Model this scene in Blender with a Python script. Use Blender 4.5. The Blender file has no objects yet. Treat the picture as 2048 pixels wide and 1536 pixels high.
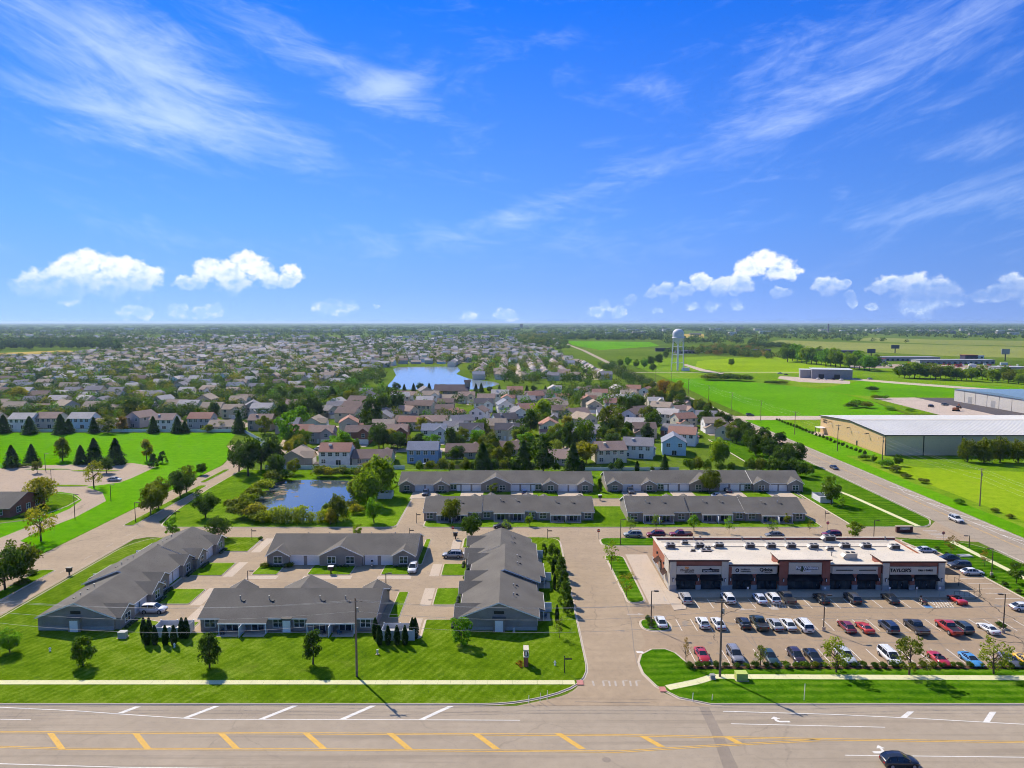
import bpy, bmesh, math, random
import numpy as np
from mathutils import Vector, Matrix
R = math.radians
scene = bpy.context.scene
COL = scene.collection

# ------------------------------------------------------------------ camera
CAM_H = 55.0                      # drone altitude, metres
FOC = 1421.0 / 2048.0             # focal length in picture widths
PITCH = math.atan((768.0 - 644.0) / 1421.0)
cam_d = bpy.data.cameras.new('camera')
cam_d.sensor_width = 36.0
cam_d.lens = 36.0 * FOC
cam_d.clip_start = 0.5
cam_d.clip_end = 120000.0
cam = bpy.data.objects.new('camera', cam_d)
cam.location = (0, 0, CAM_H)
cam.rotation_euler = (math.pi / 2 - PITCH, 0, 0)
COL.objects.link(cam)
scene.camera = cam

def G(x, y, z=0.0):
    """Site survey: ground point (metres) of a spot read off the photograph (2048 x 1536)."""
    u = (x - 1024.0) / 1421.0
    v = (y - 768.0) / 1421.0
    dy = math.cos(PITCH) - v * math.sin(PITCH)
    dz = -math.sin(PITCH) - v * math.cos(PITCH)
    t = (z - CAM_H) / dz
    return (u * t, dy * t)

# ------------------------------------------------------------------ daylight
SUN_AZ = -37.0                    # degrees from +Y towards +X
SUN_EL = 42.0
world = bpy.data.worlds.new('World')
scene.world = world
world.use_nodes = True
wt = world.node_tree
for n in list(wt.nodes):
    wt.nodes.remove(n)

class NT:
    """Small helper to write node graphs as expressions."""
    def __init__(self, tree):
        self.t = tree
    def n(self, typ, **kw):
        nd = self.t.nodes.new(typ)
        for k, v in kw.items():
            setattr(nd, k, v)
        return nd
    def put(self, sock, v):
        if v is None:
            return
        if isinstance(v, bpy.types.NodeSocket):
            self.t.links.new(v, sock)
        else:
            sock.default_value = v
    def m(self, op, a, b=None, c=None, clamp=False):
        nd = self.n('ShaderNodeMath', operation=op)
        nd.use_clamp = clamp
        for i, v in enumerate((a, b, c)):
            self.put(nd.inputs[i], v)
        return nd.outputs[0]
    def vm(self, op, a, b=None, c=None, out=0):
        nd = self.n('ShaderNodeVectorMath', operation=op)
        for i, v in enumerate((a, b, c)):
            self.put(nd.inputs[i], v)
        return nd.outputs[out]
    def mix(self, f, a, b, blend='MIX'):
        nd = self.n('ShaderNodeMix', data_type='RGBA', blend_type=blend)
        self.put(nd.inputs[0], f)
        self.put(nd.inputs[6], a)
        self.put(nd.inputs[7], b)
        return nd.outputs[2]
    def noise(self, vec, scale, detail=4.0, rough=0.55, dist=0.0, lac=2.0):
        nd = self.n('ShaderNodeTexNoise')
        self.put(nd.inputs['Vector'], vec)
        nd.inputs['Scale'].default_value = scale
        nd.inputs['Detail'].default_value = detail
        nd.inputs['Roughness'].default_value = rough
        nd.inputs['Distortion'].default_value = dist
        return nd.outputs[0]
    def ramp(self, f, stops, interp='LINEAR'):
        nd = self.n('ShaderNodeValToRGB')
        nd.color_ramp.interpolation = interp
        els = nd.color_ramp.elements
        while len(els) < len(stops):
            els.new(0.5)
        for e, (p, c) in zip(els, stops):
            e.position = p
            e.color = c if len(c) == 4 else (*c, 1)
        self.put(nd.inputs[0], f)
        return nd.outputs[0]
    def sstep(self, v, lo, hi, a=0.0, b=1.0):
        nd = self.n('ShaderNodeMapRange', interpolation_type='SMOOTHSTEP')
        self.put(nd.inputs[0], v)
        for i, k in enumerate((lo, hi, a, b)):
            nd.inputs[i + 1].default_value = k
        return nd.outputs[0]
    def lin(self, v, lo, hi, a=0.0, b=1.0):
        nd = self.n('ShaderNodeMapRange')
        self.put(nd.inputs[0], v)
        for i, k in enumerate((lo, hi, a, b)):
            nd.inputs[i + 1].default_value = k
        return nd.outputs[0]
    def comb(self, x, y, z=0.0):
        nd = self.n('ShaderNodeCombineXYZ')
        for i, v in enumerate((x, y, z)):
            self.put(nd.inputs[i], v)
        return nd.outputs[0]
    def sep(self, v):
        nd = self.n('ShaderNodeSeparateXYZ')
        self.put(nd.inputs[0], v)
        return nd.outputs

def sky_dir(px, py):
    """Azimuth and elevation (degrees) of a direction read off the photograph."""
    u = (px - 1024.0) / 1421.0
    v = (py - 768.0) / 1421.0
    dy = math.cos(PITCH) - v * math.sin(PITCH)
    dz = -math.sin(PITCH) - v * math.cos(PITCH)
    return math.degrees(math.atan2(u, dy)), math.degrees(math.atan2(dz, math.hypot(u, dy)))

W = NT(wt)
sky = W.n('ShaderNodeTexSky', sky_type='NISHITA')
sky.sun_disc = False
sky.sun_elevation = R(SUN_EL)
sky.sun_rotation = R(SUN_AZ)
sky.altitude = 200.0
sky.air_density = 1.0
sky.dust_density = 0.0
sky.ozone_density = 3.5
hsv = W.n('ShaderNodeHueSaturation')
hsv.inputs['Hue'].default_value = 0.5
hsv.inputs['Saturation'].default_value = 1.0
hsv.inputs['Value'].default_value = 1.0
wt.links.new(sky.outputs[0], hsv.inputs['Color'])
gen = W.n('ShaderNodeTexCoord').outputs['Generated']
dirn = W.vm('NORMALIZE', gen)
sx, sy, sz = W.sep(dirn)
wt.links.new(W.vm('NORMALIZE', W.comb(sx, sy, W.m('MULTIPLY_ADD', sz, 0.95, 0.30))), sky.inputs[0])   # clear dry air: no yellow band at the horizon
AZ = W.m('MULTIPLY', W.m('ARCTAN2', sx, sy), 180 / math.pi)
EL = W.m('MULTIPLY', W.m('ARCSINE', sz), 180 / math.pi)
P2 = W.comb(AZ, EL, 0.0)
# high thin cirrus: long bent streaks
bend = W.m('MULTIPLY_ADD', W.m('COSINE', W.m('MULTIPLY', AZ, math.pi / 180)), 33.0, EL)
wv = W.comb(W.m('MULTIPLY', AZ, 0.07), W.m('MULTIPLY', bend, 0.24), 3.1)
c1 = W.noise(wv, 1.15, 6.0, 0.62, 1.6)
c2 = W.noise(W.vm('ADD', wv, (7.3, 1.7, 4.0)), 4.0, 4.0, 0.65, 1.2)
cfib = W.m('ADD', W.m('MULTIPLY', c1, 0.72), W.m('MULTIPLY', c2, 0.36))
cover = W.lin(W.noise(W.comb(W.m('MULTIPLY', AZ, 0.03), W.m('MULTIPLY', bend, 0.07), 9.0), 1.0, 2.0, 0.5), 0.35, 0.75, 0.0, 0.22)
for (px, py, rx, ry, tilt, st) in [
        (170, 105, 230, 80, 18, .56), (430, 180, 230, 55, 27, .46), (300, 240, 220, 22, 9, .52), (620, 110, 270, 38, 22, .50),
        (775, 170, 75, 24, -8, .46), (230, 278, 170, 16, 4, .30), (1140, 80, 62, 17, 6, .42), (1300, 172, 62, 20, 8, .40), (1750, 140, 270, 40, -14, .25), (1640, 215, 150, 22, -16, .24), (1880, 200, 170, 20, -18, .28),
        (1850, 30, 260, 45, -8, .33), (1480, 275, 330, 34, -16, .14), (1120, 400, 200, 26, -15, .34), (1960, 285, 110, 28, -8, .42),
        (1980, 385, 170, 26, -10, .34), (900, 480, 330, 40, -5, .26), (120, 425, 260, 22, 10, .22), (420, 345, 90, 20, 5, .2)]:
    a, e = sky_dir(px, py)
    k = 180 / math.pi / 1421
    t = R(tilt)
    rot = W.n('ShaderNodeVectorRotate', rotation_type='Z_AXIS')
    wt.links.new(P2, rot.inputs['Vector'])
    rot.inputs['Center'].default_value = (a, e, 0)
    rot.inputs['Angle'].default_value = t
    ix, iy = 1 / (rx * k), 1 / (ry * k)
    q = W.vm('LENGTH', W.vm('MULTIPLY_ADD', rot.outputs[0], (ix, iy, 0), (-a * ix, -e * iy, 0)), out=1)
    cover = W.m('ADD', cover, W.sstep(q, 0.0, 1.75, st, 0.0))
cir = W.m('MULTIPLY', W.sstep(W.m('ADD', W.m('MULTIPLY_ADD', W.m('SUBTRACT', cfib, 0.54), 1.15, 0.54), W.m('MULTIPLY', cover, 0.60)), 0.60, 1.36), 0.56)
cir = W.m('MULTIPLY', cir, W.sstep(EL, 1.0, 6.0))
# low cumulus along the horizon
pn = W.vm('MULTIPLY', P2, (1.0, 1.25, 1.0))
fine = W.noise(pn, 0.85, 6.0, 0.62)
wn = W.n('ShaderNodeTexNoise')
wt.links.new(P2, wn.inputs['Vector'])
wn.inputs['Scale'].default_value = 1.1
wn.inputs['Detail'].default_value = 3.0
PW = W.vm('MULTIPLY_ADD', W.vm('SUBTRACT', wn.outputs[1], (0.5, 0.5, 0.5)), (1.5, 1.1, 0.0), P2)
md = None
PUFFS = [(70, 565, 30), (105, 560, 30), (140, 538, 30), (180, 522, 26), (165, 545, 34), (228, 535, 22), (262, 540, 28), (295, 550, 26), (130, 572, 34), (215, 568, 36), (280, 566, 26),
    (370, 566, 18), (395, 562, 18), (418, 538, 26), (455, 545, 32), (495, 524, 26), (520, 540, 26), (470, 565, 30), (535, 556, 20), (586, 543, 18), (575, 562, 18),
    (255, 625, 18), (285, 624, 16), (358, 623, 18), (400, 625, 14), (432, 618, 16), (645, 615, 18), (668, 610, 20), (695, 614, 18), (752, 611, 5),
    (940, 631, 15), (1003, 629, 15), (1020, 632, 14), (1195, 622, 18), (1210, 612, 16), (1235, 624, 16), (1262, 600, 12), (1300, 585, 14), (1330, 578, 17), (1368, 578, 17),
    (1402, 566, 20), (1440, 570, 22), (1482, 562, 24), (1500, 535, 26), (1530, 520, 26), (1556, 535, 28), (1580, 548, 18), (1470, 580, 16), (1556, 585, 14), (1575, 582, 9),
    (1385, 613, 14), (1425, 610, 15), (1470, 608, 15), (1316, 622, 8), (1350, 600, 12), (1650, 572, 20), (1676, 566, 16), (1692, 562, 9), (1760, 572, 18), (1788, 563, 20), (1830, 572, 28), (1872, 578, 26),
    (1905, 592, 22), (1700, 590, 10), (1706, 606, 9), (1745, 612, 12), (1840, 598, 36), (1965, 592, 18), (1995, 585, 20), (2035, 572, 26), (2060, 580, 30)]
K = 180 / math.pi / 1421
for (px, py, r) in PUFFS:
    a, e = sky_dir(px, py)
    ix, iy = 1 / (r * K * 1.12), 1 / (r * K * .84)
    d = W.vm('LENGTH', W.vm('MULTIPLY_ADD', PW, (ix, iy, 0), (-a * ix, -e * iy, 0)), out=1)
    md = d if md is None else W.m('MINIMUM', md, d)
# the same kind of cloud goes on all round the horizon outside the picture
band = W.m('MULTIPLY', W.sstep(EL, 0.3, 1.6), W.sstep(EL, 3.0, 6.5, 1.0, 0.0))
other = W.m('SUBTRACT', 1.75, W.m('MULTIPLY', W.m('MULTIPLY', band, W.noise(P2, 0.16, 3.0, 0.55)), 2.1))
out_f = W.sstep(W.m('ABSOLUTE', AZ), 37.0, 42.0)
md = W.m('ADD', W.m('MULTIPLY', md, W.m('SUBTRACT', 1.0, out_f)), W.m('MULTIPLY', other, out_f))
dens = W.m('ADD', md, W.m('MULTIPLY', W.m('SUBTRACT', fine, 0.5), 1.15))
cum = W.sstep(dens, 0.62, 1.12, 1.0, 0.0)
fine_lit = W.noise(W.vm('ADD', pn, (0.22, -0.34, 0.0)), 0.85, 6.0, 0.62)
relief = W.m('MULTIPLY_ADD', W.m('SUBTRACT', fine_lit, fine), 2.2, W.m('SUBTRACT', W.sstep(EL, 0.8, 4.6, 0.22, 0.95), W.m('MULTIPLY', W.sstep(dens, -0.2, 0.9, 1.0, 0.0), 0.28)), clamp=True)  # lit tops and shaded undersides painted into the cloud colour
white = W.mix(relief, (2.9, 3.8, 5.0, 1), (4.9, 5.05, 5.2, 1))
low = W.m('MULTIPLY', W.sstep(EL, 0.9, 1.9, 1.0, 0.0), 0.85)
cum_a = W.m('MULTIPLY', W.m('MULTIPLY', cum, W.lin(relief, 0.0, 0.7, 0.30, 0.95)), W.m('MAXIMUM', low, W.sstep(W.m('MULTIPLY_ADD', W.m('SUBTRACT', fine, 0.5), 2.5, EL), 1.6, 3.9, 0.22, 1.0)))
base = W.mix(1.0, hsv.outputs[0], W.ramp(W.m('DIVIDE', EL, 90.0), [(0.0, (.72, .66, .78)), (0.03, (.54, .60, .78)), (0.083, (.40, .58, .86)), (0.267, (.045, .38, 1.0)), (0.45, (.60, .80, 1.0)), (0.7, (.95, .97, 1.0))]), 'MULTIPLY')
skyc = W.mix(cir, base, (3.9, 4.6, 5.8, 1))
skyc = W.mix(cum_a, skyc, white)
bg = W.n('ShaderNodeBackground')
wt.links.new(skyc, bg.inputs['Color'])
bg.inputs['Strength'].default_value = 0.125
wo = W.n('ShaderNodeOutputWorld')
wt.links.new(bg.outputs[0], wo.inputs['Surface'])
world.cycles.sampling_method = 'MANUAL'
world.cycles.sample_map_resolution = 256

sun_d = bpy.data.lights.new('sun', 'SUN')
sun_d.energy = 3.6
sun_d.angle = R(0.53)
sun_d.color = (1.0, 0.90, 0.74)
sun = bpy.data.objects.new('sun', sun_d)
sdir = Vector((math.sin(R(SUN_AZ)) * math.cos(R(SUN_EL)), math.cos(R(SUN_AZ)) * math.cos(R(SUN_EL)), math.sin(R(SUN_EL))))
sun.rotation_euler = sdir.to_track_quat('Z', 'Y').to_euler()
sun.location = sdir * 300
COL.objects.link(sun)

vs = scene.view_settings
vs.view_transform = 'Standard'
vs.look = 'None'
vs.exposure = 0.85
vs.gamma = 1.0
vs.use_curve_mapping = False
cy = scene.cycles
cy.use_denoising = True
cy.use_adaptive_sampling = True
cy.adaptive_threshold = 0.03
cy.adaptive_min_samples = 6
cy.filter_width = 1.0
cy.max_bounces = 6
cy.diffuse_bounces = 2
cy.glossy_bounces = 2
cy.transmission_bounces = 2
cy.transparent_max_bounces = 6
cy.volume_bounces = 0
cy.sample_clamp_indirect = 4.0
cy.caustics_reflective = False
cy.caustics_refractive = False
scene.render.use_persistent_data = False

# ------------------------------------------------------------------ helpers
def tag(o, label=None, cat=None, group=None, kind=None):
    if label: o['label'] = label
    if cat: o['category'] = cat
    if group: o['group'] = group
    if kind: o['kind'] = kind
    return o

def empty(name, loc=(0, 0, 0), rz=0.0, label=None, cat=None, group=None):
    o = bpy.data.objects.new(name, None)
    o.empty_display_size = 0.5
    o.location = loc
    o.rotation_euler = (0, 0, rz)
    COL.objects.link(o)
    return tag(o, label, cat, group)

def link(name, me, parent=None, loc=(0, 0, 0), rz=0.0, scale=None, color=None):
    o = bpy.data.objects.new(name, me)
    o.location = loc
    o.rotation_euler = (0, 0, rz)
    if scale is not None:
        o.scale = scale if hasattr(scale, '__len__') else (scale,) * 3
    if color is not None:
        o.color = (*color[:3], 1)
    COL.objects.link(o)
    if parent is not None:
        o.parent = parent
    return o

class MB:
    """Collects boxes, prisms, tubes ... into one mesh."""
    def __init__(self):
        self.v, self.f, self.mi, self.sm = [], [], [], []
    def add(self, verts, faces, mi=0, smooth=False):
        b = len(self.v)
        self.v.extend([tuple(p) for p in verts])
        for f in faces:
            self.f.append(tuple(b + i for i in f))
            self.mi.append(mi)
            self.sm.append(smooth)
        return self
    def box(self, x0, x1, y0, y1, z0, z1, mi=0):
        return self.add([(x0, y0, z0), (x1, y0, z0), (x1, y1, z0), (x0, y1, z0), (x0, y0, z1), (x1, y0, z1), (x1, y1, z1), (x0, y1, z1)],
                        [(0, 3, 2, 1), (4, 5, 6, 7), (0, 1, 5, 4), (1, 2, 6, 5), (2, 3, 7, 6), (3, 0, 4, 7)], mi)
    def prism(self, poly, z0, z1, mi=0, bottom=False):
        n = len(poly)
        v = [(p[0], p[1], z0) for p in poly] + [(p[0], p[1], z1) for p in poly]
        f = [tuple(range(n, 2 * n))] + [(i, (i + 1) % n, n + (i + 1) % n, n + i) for i in range(n)]
        if bottom:
            f.append(tuple(reversed(range(n))))
        return self.add(v, f, mi)
    def extr_y(self, prof, y0, y1, mi=0):
        """Profile in x,z (counter-clockwise seen from -y) pushed from y0 to y1."""
        n = len(prof)
        v = [(p[0], y0, p[1]) for p in prof] + [(p[0], y1, p[1]) for p in prof]
        f = [tuple(range(n)), tuple(reversed(range(n, 2 * n)))] + [((i + 1) % n, i, n + i, n + (i + 1) % n) for i in range(n)]
        return self.add(v, f, mi)
    def extr_x(self, prof, x0, x1, mi=0):
        n = len(prof)
        v = [(x0, p[0], p[1]) for p in prof] + [(x1, p[0], p[1]) for p in prof]
        f = [tuple(reversed(range(n))), tuple(range(n, 2 * n))] + [(i, (i + 1) % n, n + (i + 1) % n, n + i) for i in range(n)]
        return self.add(v, f, mi)
    def tube(self, p0, p1, r0, r1=None, n=8, mi=0, smooth=True, caps=True):
        r1 = r0 if r1 is None else r1
        p0, p1 = Vector(p0), Vector(p1)
        d = (p1 - p0).normalized()
        a = d.orthogonal().normalized()
        b = d.cross(a)
        v = []
        for p, r in ((p0, r0), (p1, r1)):
            for i in range(n):
                t = 2 * math.pi * i / n
                v.append(p + (a * math.cos(t) + b * math.sin(t)) * r)
        self.add(v, [(i, (i + 1) % n, n + (i + 1) % n, n + i) for i in range(n)], mi, smooth)
        if caps:
            self.add(v[:n], [tuple(reversed(range(n)))], mi)
            self.add(v[n:], [tuple(range(n))], mi)
        return self
    def lathe(self, prof, c=(0, 0), n=24, mi=0, smooth=True):
        """(radius, z) rows turned about a vertical axis."""
        v = []
        for r, z in prof:
            for i in range(n):
                t = 2 * math.pi * i / n
                v.append((c[0] + r * math.cos(t), c[1] + r * math.sin(t), z))
        f = []
        for k in range(len(prof) - 1):
            for i in range(n):
                j = (i + 1) % n
                f.append((k * n + i, k * n + j, (k + 1) * n + j, (k + 1) * n + i))
        return self.add(v, f, mi, smooth)
    def ball(self, c, r, n=10, m=6, mi=0):
        rows = [(max(1e-3, math.sin(math.pi * k / m)) , -math.cos(math.pi * k / m)) for k in range(m + 1)]
        rr = r if hasattr(r, '__len__') else (r, r, r)
        v = []
        for (s, z) in rows:
            for i in range(n):
                t = 2 * math.pi * i / n
                v.append((c[0] + rr[0] * s * math.cos(t), c[1] + rr[1] * s * math.sin(t), c[2] + rr[2] * z))
        f = [(k * n + i, k * n + (i + 1) % n, (k + 1) * n + (i + 1) % n, (k + 1) * n + i) for k in range(m) for i in range(n)]
        return self.add(v, f, mi, True)
    def mesh(self, name, mats):
        me = bpy.data.meshes.new(name)
        me.from_pydata(self.v, [], self.f)
        for m in (mats if isinstance(mats, (list, tuple)) else [mats]):
            me.materials.append(m)
        me.polygons.foreach_set('material_index', self.mi)
        me.polygons.foreach_set('use_smooth', self.sm)
        me.update()
        return me
    def build(self, name, mats, parent=None, loc=(0, 0, 0), rz=0.0, color=None, scale=None):
        return link(name, self.mesh(name, mats), parent, loc, rz, scale, color)

ORD = ['zeroth', 'first', 'second', 'third', 'fourth', 'fifth', 'sixth', 'seventh', 'eighth', 'ninth', 'tenth', 'eleventh', 'twelfth', 'thirteenth',
       'fourteenth', 'fifteenth', 'sixteenth', 'seventeenth', 'eighteenth', 'nineteenth', 'twentieth']
def nth(i):
    if i >= 100:
        return 'hundredth' if i == 100 else 'hundred-and-' + nth(i - 100)
    if i <= 20:
        return ORD[i]
    tens = {2: 'twenty', 3: 'thirty', 4: 'forty', 5: 'fifty', 6: 'sixty', 7: 'seventy', 8: 'eighty', 9: 'ninety'}
    t, u = divmod(i, 10)
    if u == 0:
        return tens[t][:-1] + 'ieth'
    return tens[t] + '-' + ORD[u]

# ------------------------------------------------------------------ materials
def material(name, fn, rough=0.9, spec=0.2, metal=0.0):
    m = bpy.data.materials.new(name)
    m.use_nodes = True
    t = m.node_tree
    b = t.nodes['Principled BSDF']
    b.inputs['Roughness'].default_value = rough
    b.inputs['Specular IOR Level'].default_value = spec
    b.inputs['Metallic'].default_value = metal
    k = NT(t)
    r = fn(k, b)
    if r is not None:
        k.put(b.inputs['Base Color'], r if isinstance(r, bpy.types.NodeSocket) else (*r[:3], 1))
    return m

def pos(k):
    return k.n('ShaderNodeNewGeometry').outputs['Position']

def mottled(c, amt=0.12, s1=0.35, s2=6.0):
    """Plain colour with broad and fine weathering."""
    def fn(k, b):
        p = pos(k)
        f = k.m('ADD', k.m('MULTIPLY', k.noise(p, s1, 4), 0.6), k.m('MULTIPLY', k.noise(p, s2, 3), 0.4))
        return k.mix(k.lin(f, 0.3, 0.7), tuple(x * (1 - amt) for x in c) + (1,), tuple(min(1, x * (1 + amt)) for x in c) + (1,))
    return fn

def obj_col(amt=0.1, s=1.2):
    """Each object's own colour, with a little weathering."""
    def fn(k, b):
        c = k.n('ShaderNodeObjectInfo').outputs['Color']
        f = k.noise(pos(k), s, 4)
        return k.mix(1.0, c, k.ramp(f, [(0.3, (1 - amt,) * 3), (0.7, (1 + amt,) * 3)]), 'MULTIPLY')
    return fn

def grass(c_dark, c_mid, c_light, stripe=0.0, ang=0.0, period=1.6, dry=0.0, big=0.02):
    def fn(k, b):
        p = pos(k)
        broad = k.noise(p, big, 4, 0.6)
        mid = k.noise(p, 0.35, 4, 0.6)
        fine = k.noise(p, 3.2, 4, 0.7)
        f = k.m('ADD', k.m('ADD', k.m('MULTIPLY', broad, 0.34), k.m('MULTIPLY', mid, 0.30)), k.m('MULTIPLY', fine, 0.36))
        f = k.m('MULTIPLY_ADD', k.m('SUBTRACT', f, 0.5), 1.5, 0.5)
        if stripe:
            rot = k.n('ShaderNodeVectorRotate', rotation_type='Z_AXIS')
            k.put(rot.inputs['Vector'], p)
            rot.inputs['Angle'].default_value = R(ang)
            x, y, z = k.sep(rot.outputs[0])
            wob = k.m('MULTIPLY', k.m('SUBTRACT', k.noise(p, 0.12, 2), 0.5), 1.2)
            w = k.m('SINE', k.m('MULTIPLY', k.m('ADD', x, wob), 2 * math.pi / period))
            w = k.m('MULTIPLY', w, k.lin(k.noise(p, 0.09, 2), 0.3, 0.7, 0.15, 1.0))
            f = k.m('MULTIPLY_ADD', w, stripe, f)
        c = k.ramp(f, [(0.33, c_dark), (0.5, c_mid), (0.68, c_light)])
        if dry:
            c = k.mix(k.sstep(k.noise(p, 0.16, 5, 0.65), 0.58, 0.72, 0.0, dry), c, (0.16, 0.17, 0.035, 1))
        return c
    return fn

def asphalt(c, patch=0.12, cracks=0.0, streak=0.0):
    def fn(k, b):
        p = pos(k)
        f = k.m('ADD', k.m('MULTIPLY', k.noise(p, 0.10, 5, 0.6), 0.45), k.m('ADD', k.m('MULTIPLY', k.noise(p, 0.8, 4), 0.25), k.m('MULTIPLY', k.noise(p, 9.0, 3, 0.7), 0.30)))
        col = k.mix(k.lin(f, 0.36, 0.64), tuple(x * (1 - patch) for x in c) + (1,), tuple(x * (1 + patch) for x in c) + (1,))
        if streak:
            x, y, z = k.sep(p)
            s = k.noise(k.comb(k.m('MULTIPLY', x, 0.012), k.m('MULTIPLY', y, 0.55), 0.0), 1.6, 5, 0.6)
            col = k.mix(k.sstep(s, 0.50, 0.66, 0.0, streak), col, tuple(x * 0.66 for x in c) + (1,))
        if cracks:
            vo = k.n('ShaderNodeTexVoronoi', feature='DISTANCE_TO_EDGE')
            q = k.vm('ADD', p, k.vm('MULTIPLY', k.n_col(p, 0.35), (2.6, 2.6, 0)))
            k.put(vo.inputs['Vector'], q)
            vo.inputs['Scale'].default_value = 0.055
            e = k.sstep(vo.outputs['Distance'], 0.0015, 0.006, cracks, 0.0)
            e = k.m('MULTIPLY', e, k.sstep(k.noise(p, 0.07, 3), 0.42, 0.58))
            col = k.mix(e, col, (0.045, 0.042, 0.04, 1))
        return col
    return fn

def n_col(self, vec, scale):
    nd = self.n('ShaderNodeTexNoise')
    self.put(nd.inputs['Vector'], vec)
    nd.inputs['Scale'].default_value = scale
    return nd.outputs[1]
NT.n_col = n_col

def lap(c=None, pitch=0.18, amt=0.12):
    """Horizontal lap siding: shadow-line relief by bump."""
    def fn(k, b):
        p = pos(k)
        z = k.sep(p)[2]
        saw = k.m('FRACT', k.m('DIVIDE', z, pitch))
        bp = k.n('ShaderNodeBump')
        bp.inputs['Strength'].default_value = 0.5
        bp.inputs['Distance'].default_value = 0.02
        k.put(bp.inputs['Height'], saw)
        k.put(b.inputs['Normal'], bp.outputs[0])
        base = k.n('ShaderNodeObjectInfo').outputs['Color'] if c is None else (*c, 1)
        return k.mix(1.0, base, k.ramp(k.noise(p, 0.7, 4), [(0.3, (1 - amt,) * 3), (0.7, (1 + amt,) * 3)]), 'MULTIPLY')
    return fn

def shingle(c=None, amt=0.16):
    def fn(k, b):
        p = pos(k)
        f = k.m('ADD', k.m('MULTIPLY', k.noise(p, 0.22, 4), 0.5), k.m('MULTIPLY', k.noise(p, 4.5, 3, 0.8), 0.5))
        base = k.n('ShaderNodeObjectInfo').outputs['Color'] if c is None else (*c, 1)
        return k.mix(1.0, base, k.ramp(f, [(0.34, (1 - amt,) * 3), (0.66, (1 + amt,) * 3)]), 'MULTIPLY')
    return fn

def foliage(k, b):
    """Leaves: the tree's own colour, varied from leaf to leaf, with lit clump tops painted in; thin enough for the sun to shine through."""
    c = k.n('ShaderNodeObjectInfo').outputs['Color']
    at = k.n('ShaderNodeAttribute', attribute_name='tone')
    rnd = k.n('ShaderNodeObjectInfo').outputs['Random']
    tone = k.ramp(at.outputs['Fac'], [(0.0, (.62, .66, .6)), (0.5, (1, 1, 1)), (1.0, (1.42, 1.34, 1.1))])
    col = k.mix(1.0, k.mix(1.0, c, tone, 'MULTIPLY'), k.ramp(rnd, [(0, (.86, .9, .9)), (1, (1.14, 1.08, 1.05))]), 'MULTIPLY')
    tr = k.n('ShaderNodeBsdfTranslucent')
    k.put(tr.inputs['Color'], k.mix(1.0, col, (1.25, 1.3, 0.7, 1), 'MULTIPLY'))
    mx = k.n('ShaderNodeMixShader')
    mx.inputs[0].default_value = 0.5
    out = [n for n in k.t.nodes if n.type == 'OUTPUT_MATERIAL'][0]
    k.t.links.new(b.outputs[0], mx.inputs[1])
    k.t.links.new(tr.outputs[0], mx.inputs[2])
    k.t.links.new(mx.outputs[0], out.inputs['Surface'])
    return col

def foliage_mass(k, b):
    at = k.n('ShaderNodeAttribute', attribute_name='leaf_colour')
    tr = k.n('ShaderNodeBsdfTranslucent')
    k.put(tr.inputs['Color'], at.outputs['Color'])
    mx = k.n('ShaderNodeMixShader')
    mx.inputs[0].default_value = 0.25
    out = [n for n in k.t.nodes if n.type == 'OUTPUT_MATERIAL'][0]
    k.t.links.new(b.outputs[0], mx.inputs[1])
    k.t.links.new(tr.outputs[0], mx.inputs[2])
    k.t.links.new(mx.outputs[0], out.inputs['Surface'])
    return at.outputs['Color']

def plain(c):
    return lambda k, b: c

M = {}
LAWN = ((.050, .105, .003), (.098, .172, .005), (.19, .26, .030))
M['lawn_a'] = material('lawn_mown_diagonally', grass(*LAWN, stripe=0.06, ang=28, period=1.3, dry=.35), 1, 0)
M['lawn_b'] = material('lawn_mown_lengthwise', grass((.024, .092, .002), (.060, .150, .004), (.125, .225, .014), stripe=0.12, ang=90, period=1.9, dry=.25), 1, 0)
M['lawn_c'] = material('lawn_plain', grass((.055, .125, .003), (.105, .20, .006), (.19, .29, .025), stripe=0.03, ang=10, dry=.25), 1, 0)
M['ground'] = material('ground_grass', grass((.05, .095, .010), (.095, .155, .015), (.165, .215, .03), dry=.5, big=.004), 1, 0)
M['field_green'] = material('field_bright_green', grass((.06, .20, .002), (.098, .275, .003), (.145, .335, .010), stripe=.03, ang=80, period=6, dry=.3, big=.01), 1, 0)
M['field_yellow'] = material('field_yellow_green', grass((.14, .24, .005), (.21, .33, .008), (.29, .38, .02), dry=.25, big=.01), 1, 0)
M['field_rough'] = material('field_rough_grass', grass((.07, .16, .005), (.14, .25, .010), (.24, .32, .03), dry=.5, big=.012), 1, 0)
M['crop'] = material('crop_field', grass((.16, .19, .05), (.21, .24, .06), (.27, .28, .08), big=.002, stripe=.04, ang=80, period=14), 1, 0)
M['wheat'] = material('ripe_crop', grass((.33, .25, .06), (.42, .31, .08), (.5, .36, .1)), 1, 0)
M['highway'] = material('highway_asphalt', asphalt((.335, .275, .205), .12, .15, .5), .92, .15)
M['street'] = material('street_asphalt', asphalt((.345, .262, .175), .16, .3, .2), .92, .15)
M['lot'] = material('parking_asphalt', asphalt((.318, .235, .155), .15, .85), .92, .15)
M['old_lot'] = material('pale_parking_asphalt', asphalt((.36, .275, .20), .12, .3), .92, .15)
M['fresh'] = material('fresh_dark_asphalt', asphalt((.09, .08, .085), .12), .92, .15)
M['patch'] = material('road_patch', asphalt((.255, .21, .165), .14), .92, .15)
M['concrete'] = material('concrete', asphalt((.47, .38, .29), .08), .9, .2)
M['walk'] = material('sidewalk_concrete', asphalt((.60, .57, .33), .10), .9, .2)
M['kerb'] = material('kerb_concrete', asphalt((.50, .42, .33), .08), .9, .2)
M['gravel'] = material('gravel', asphalt((.46, .37, .30), .14), .95, .1)
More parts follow.
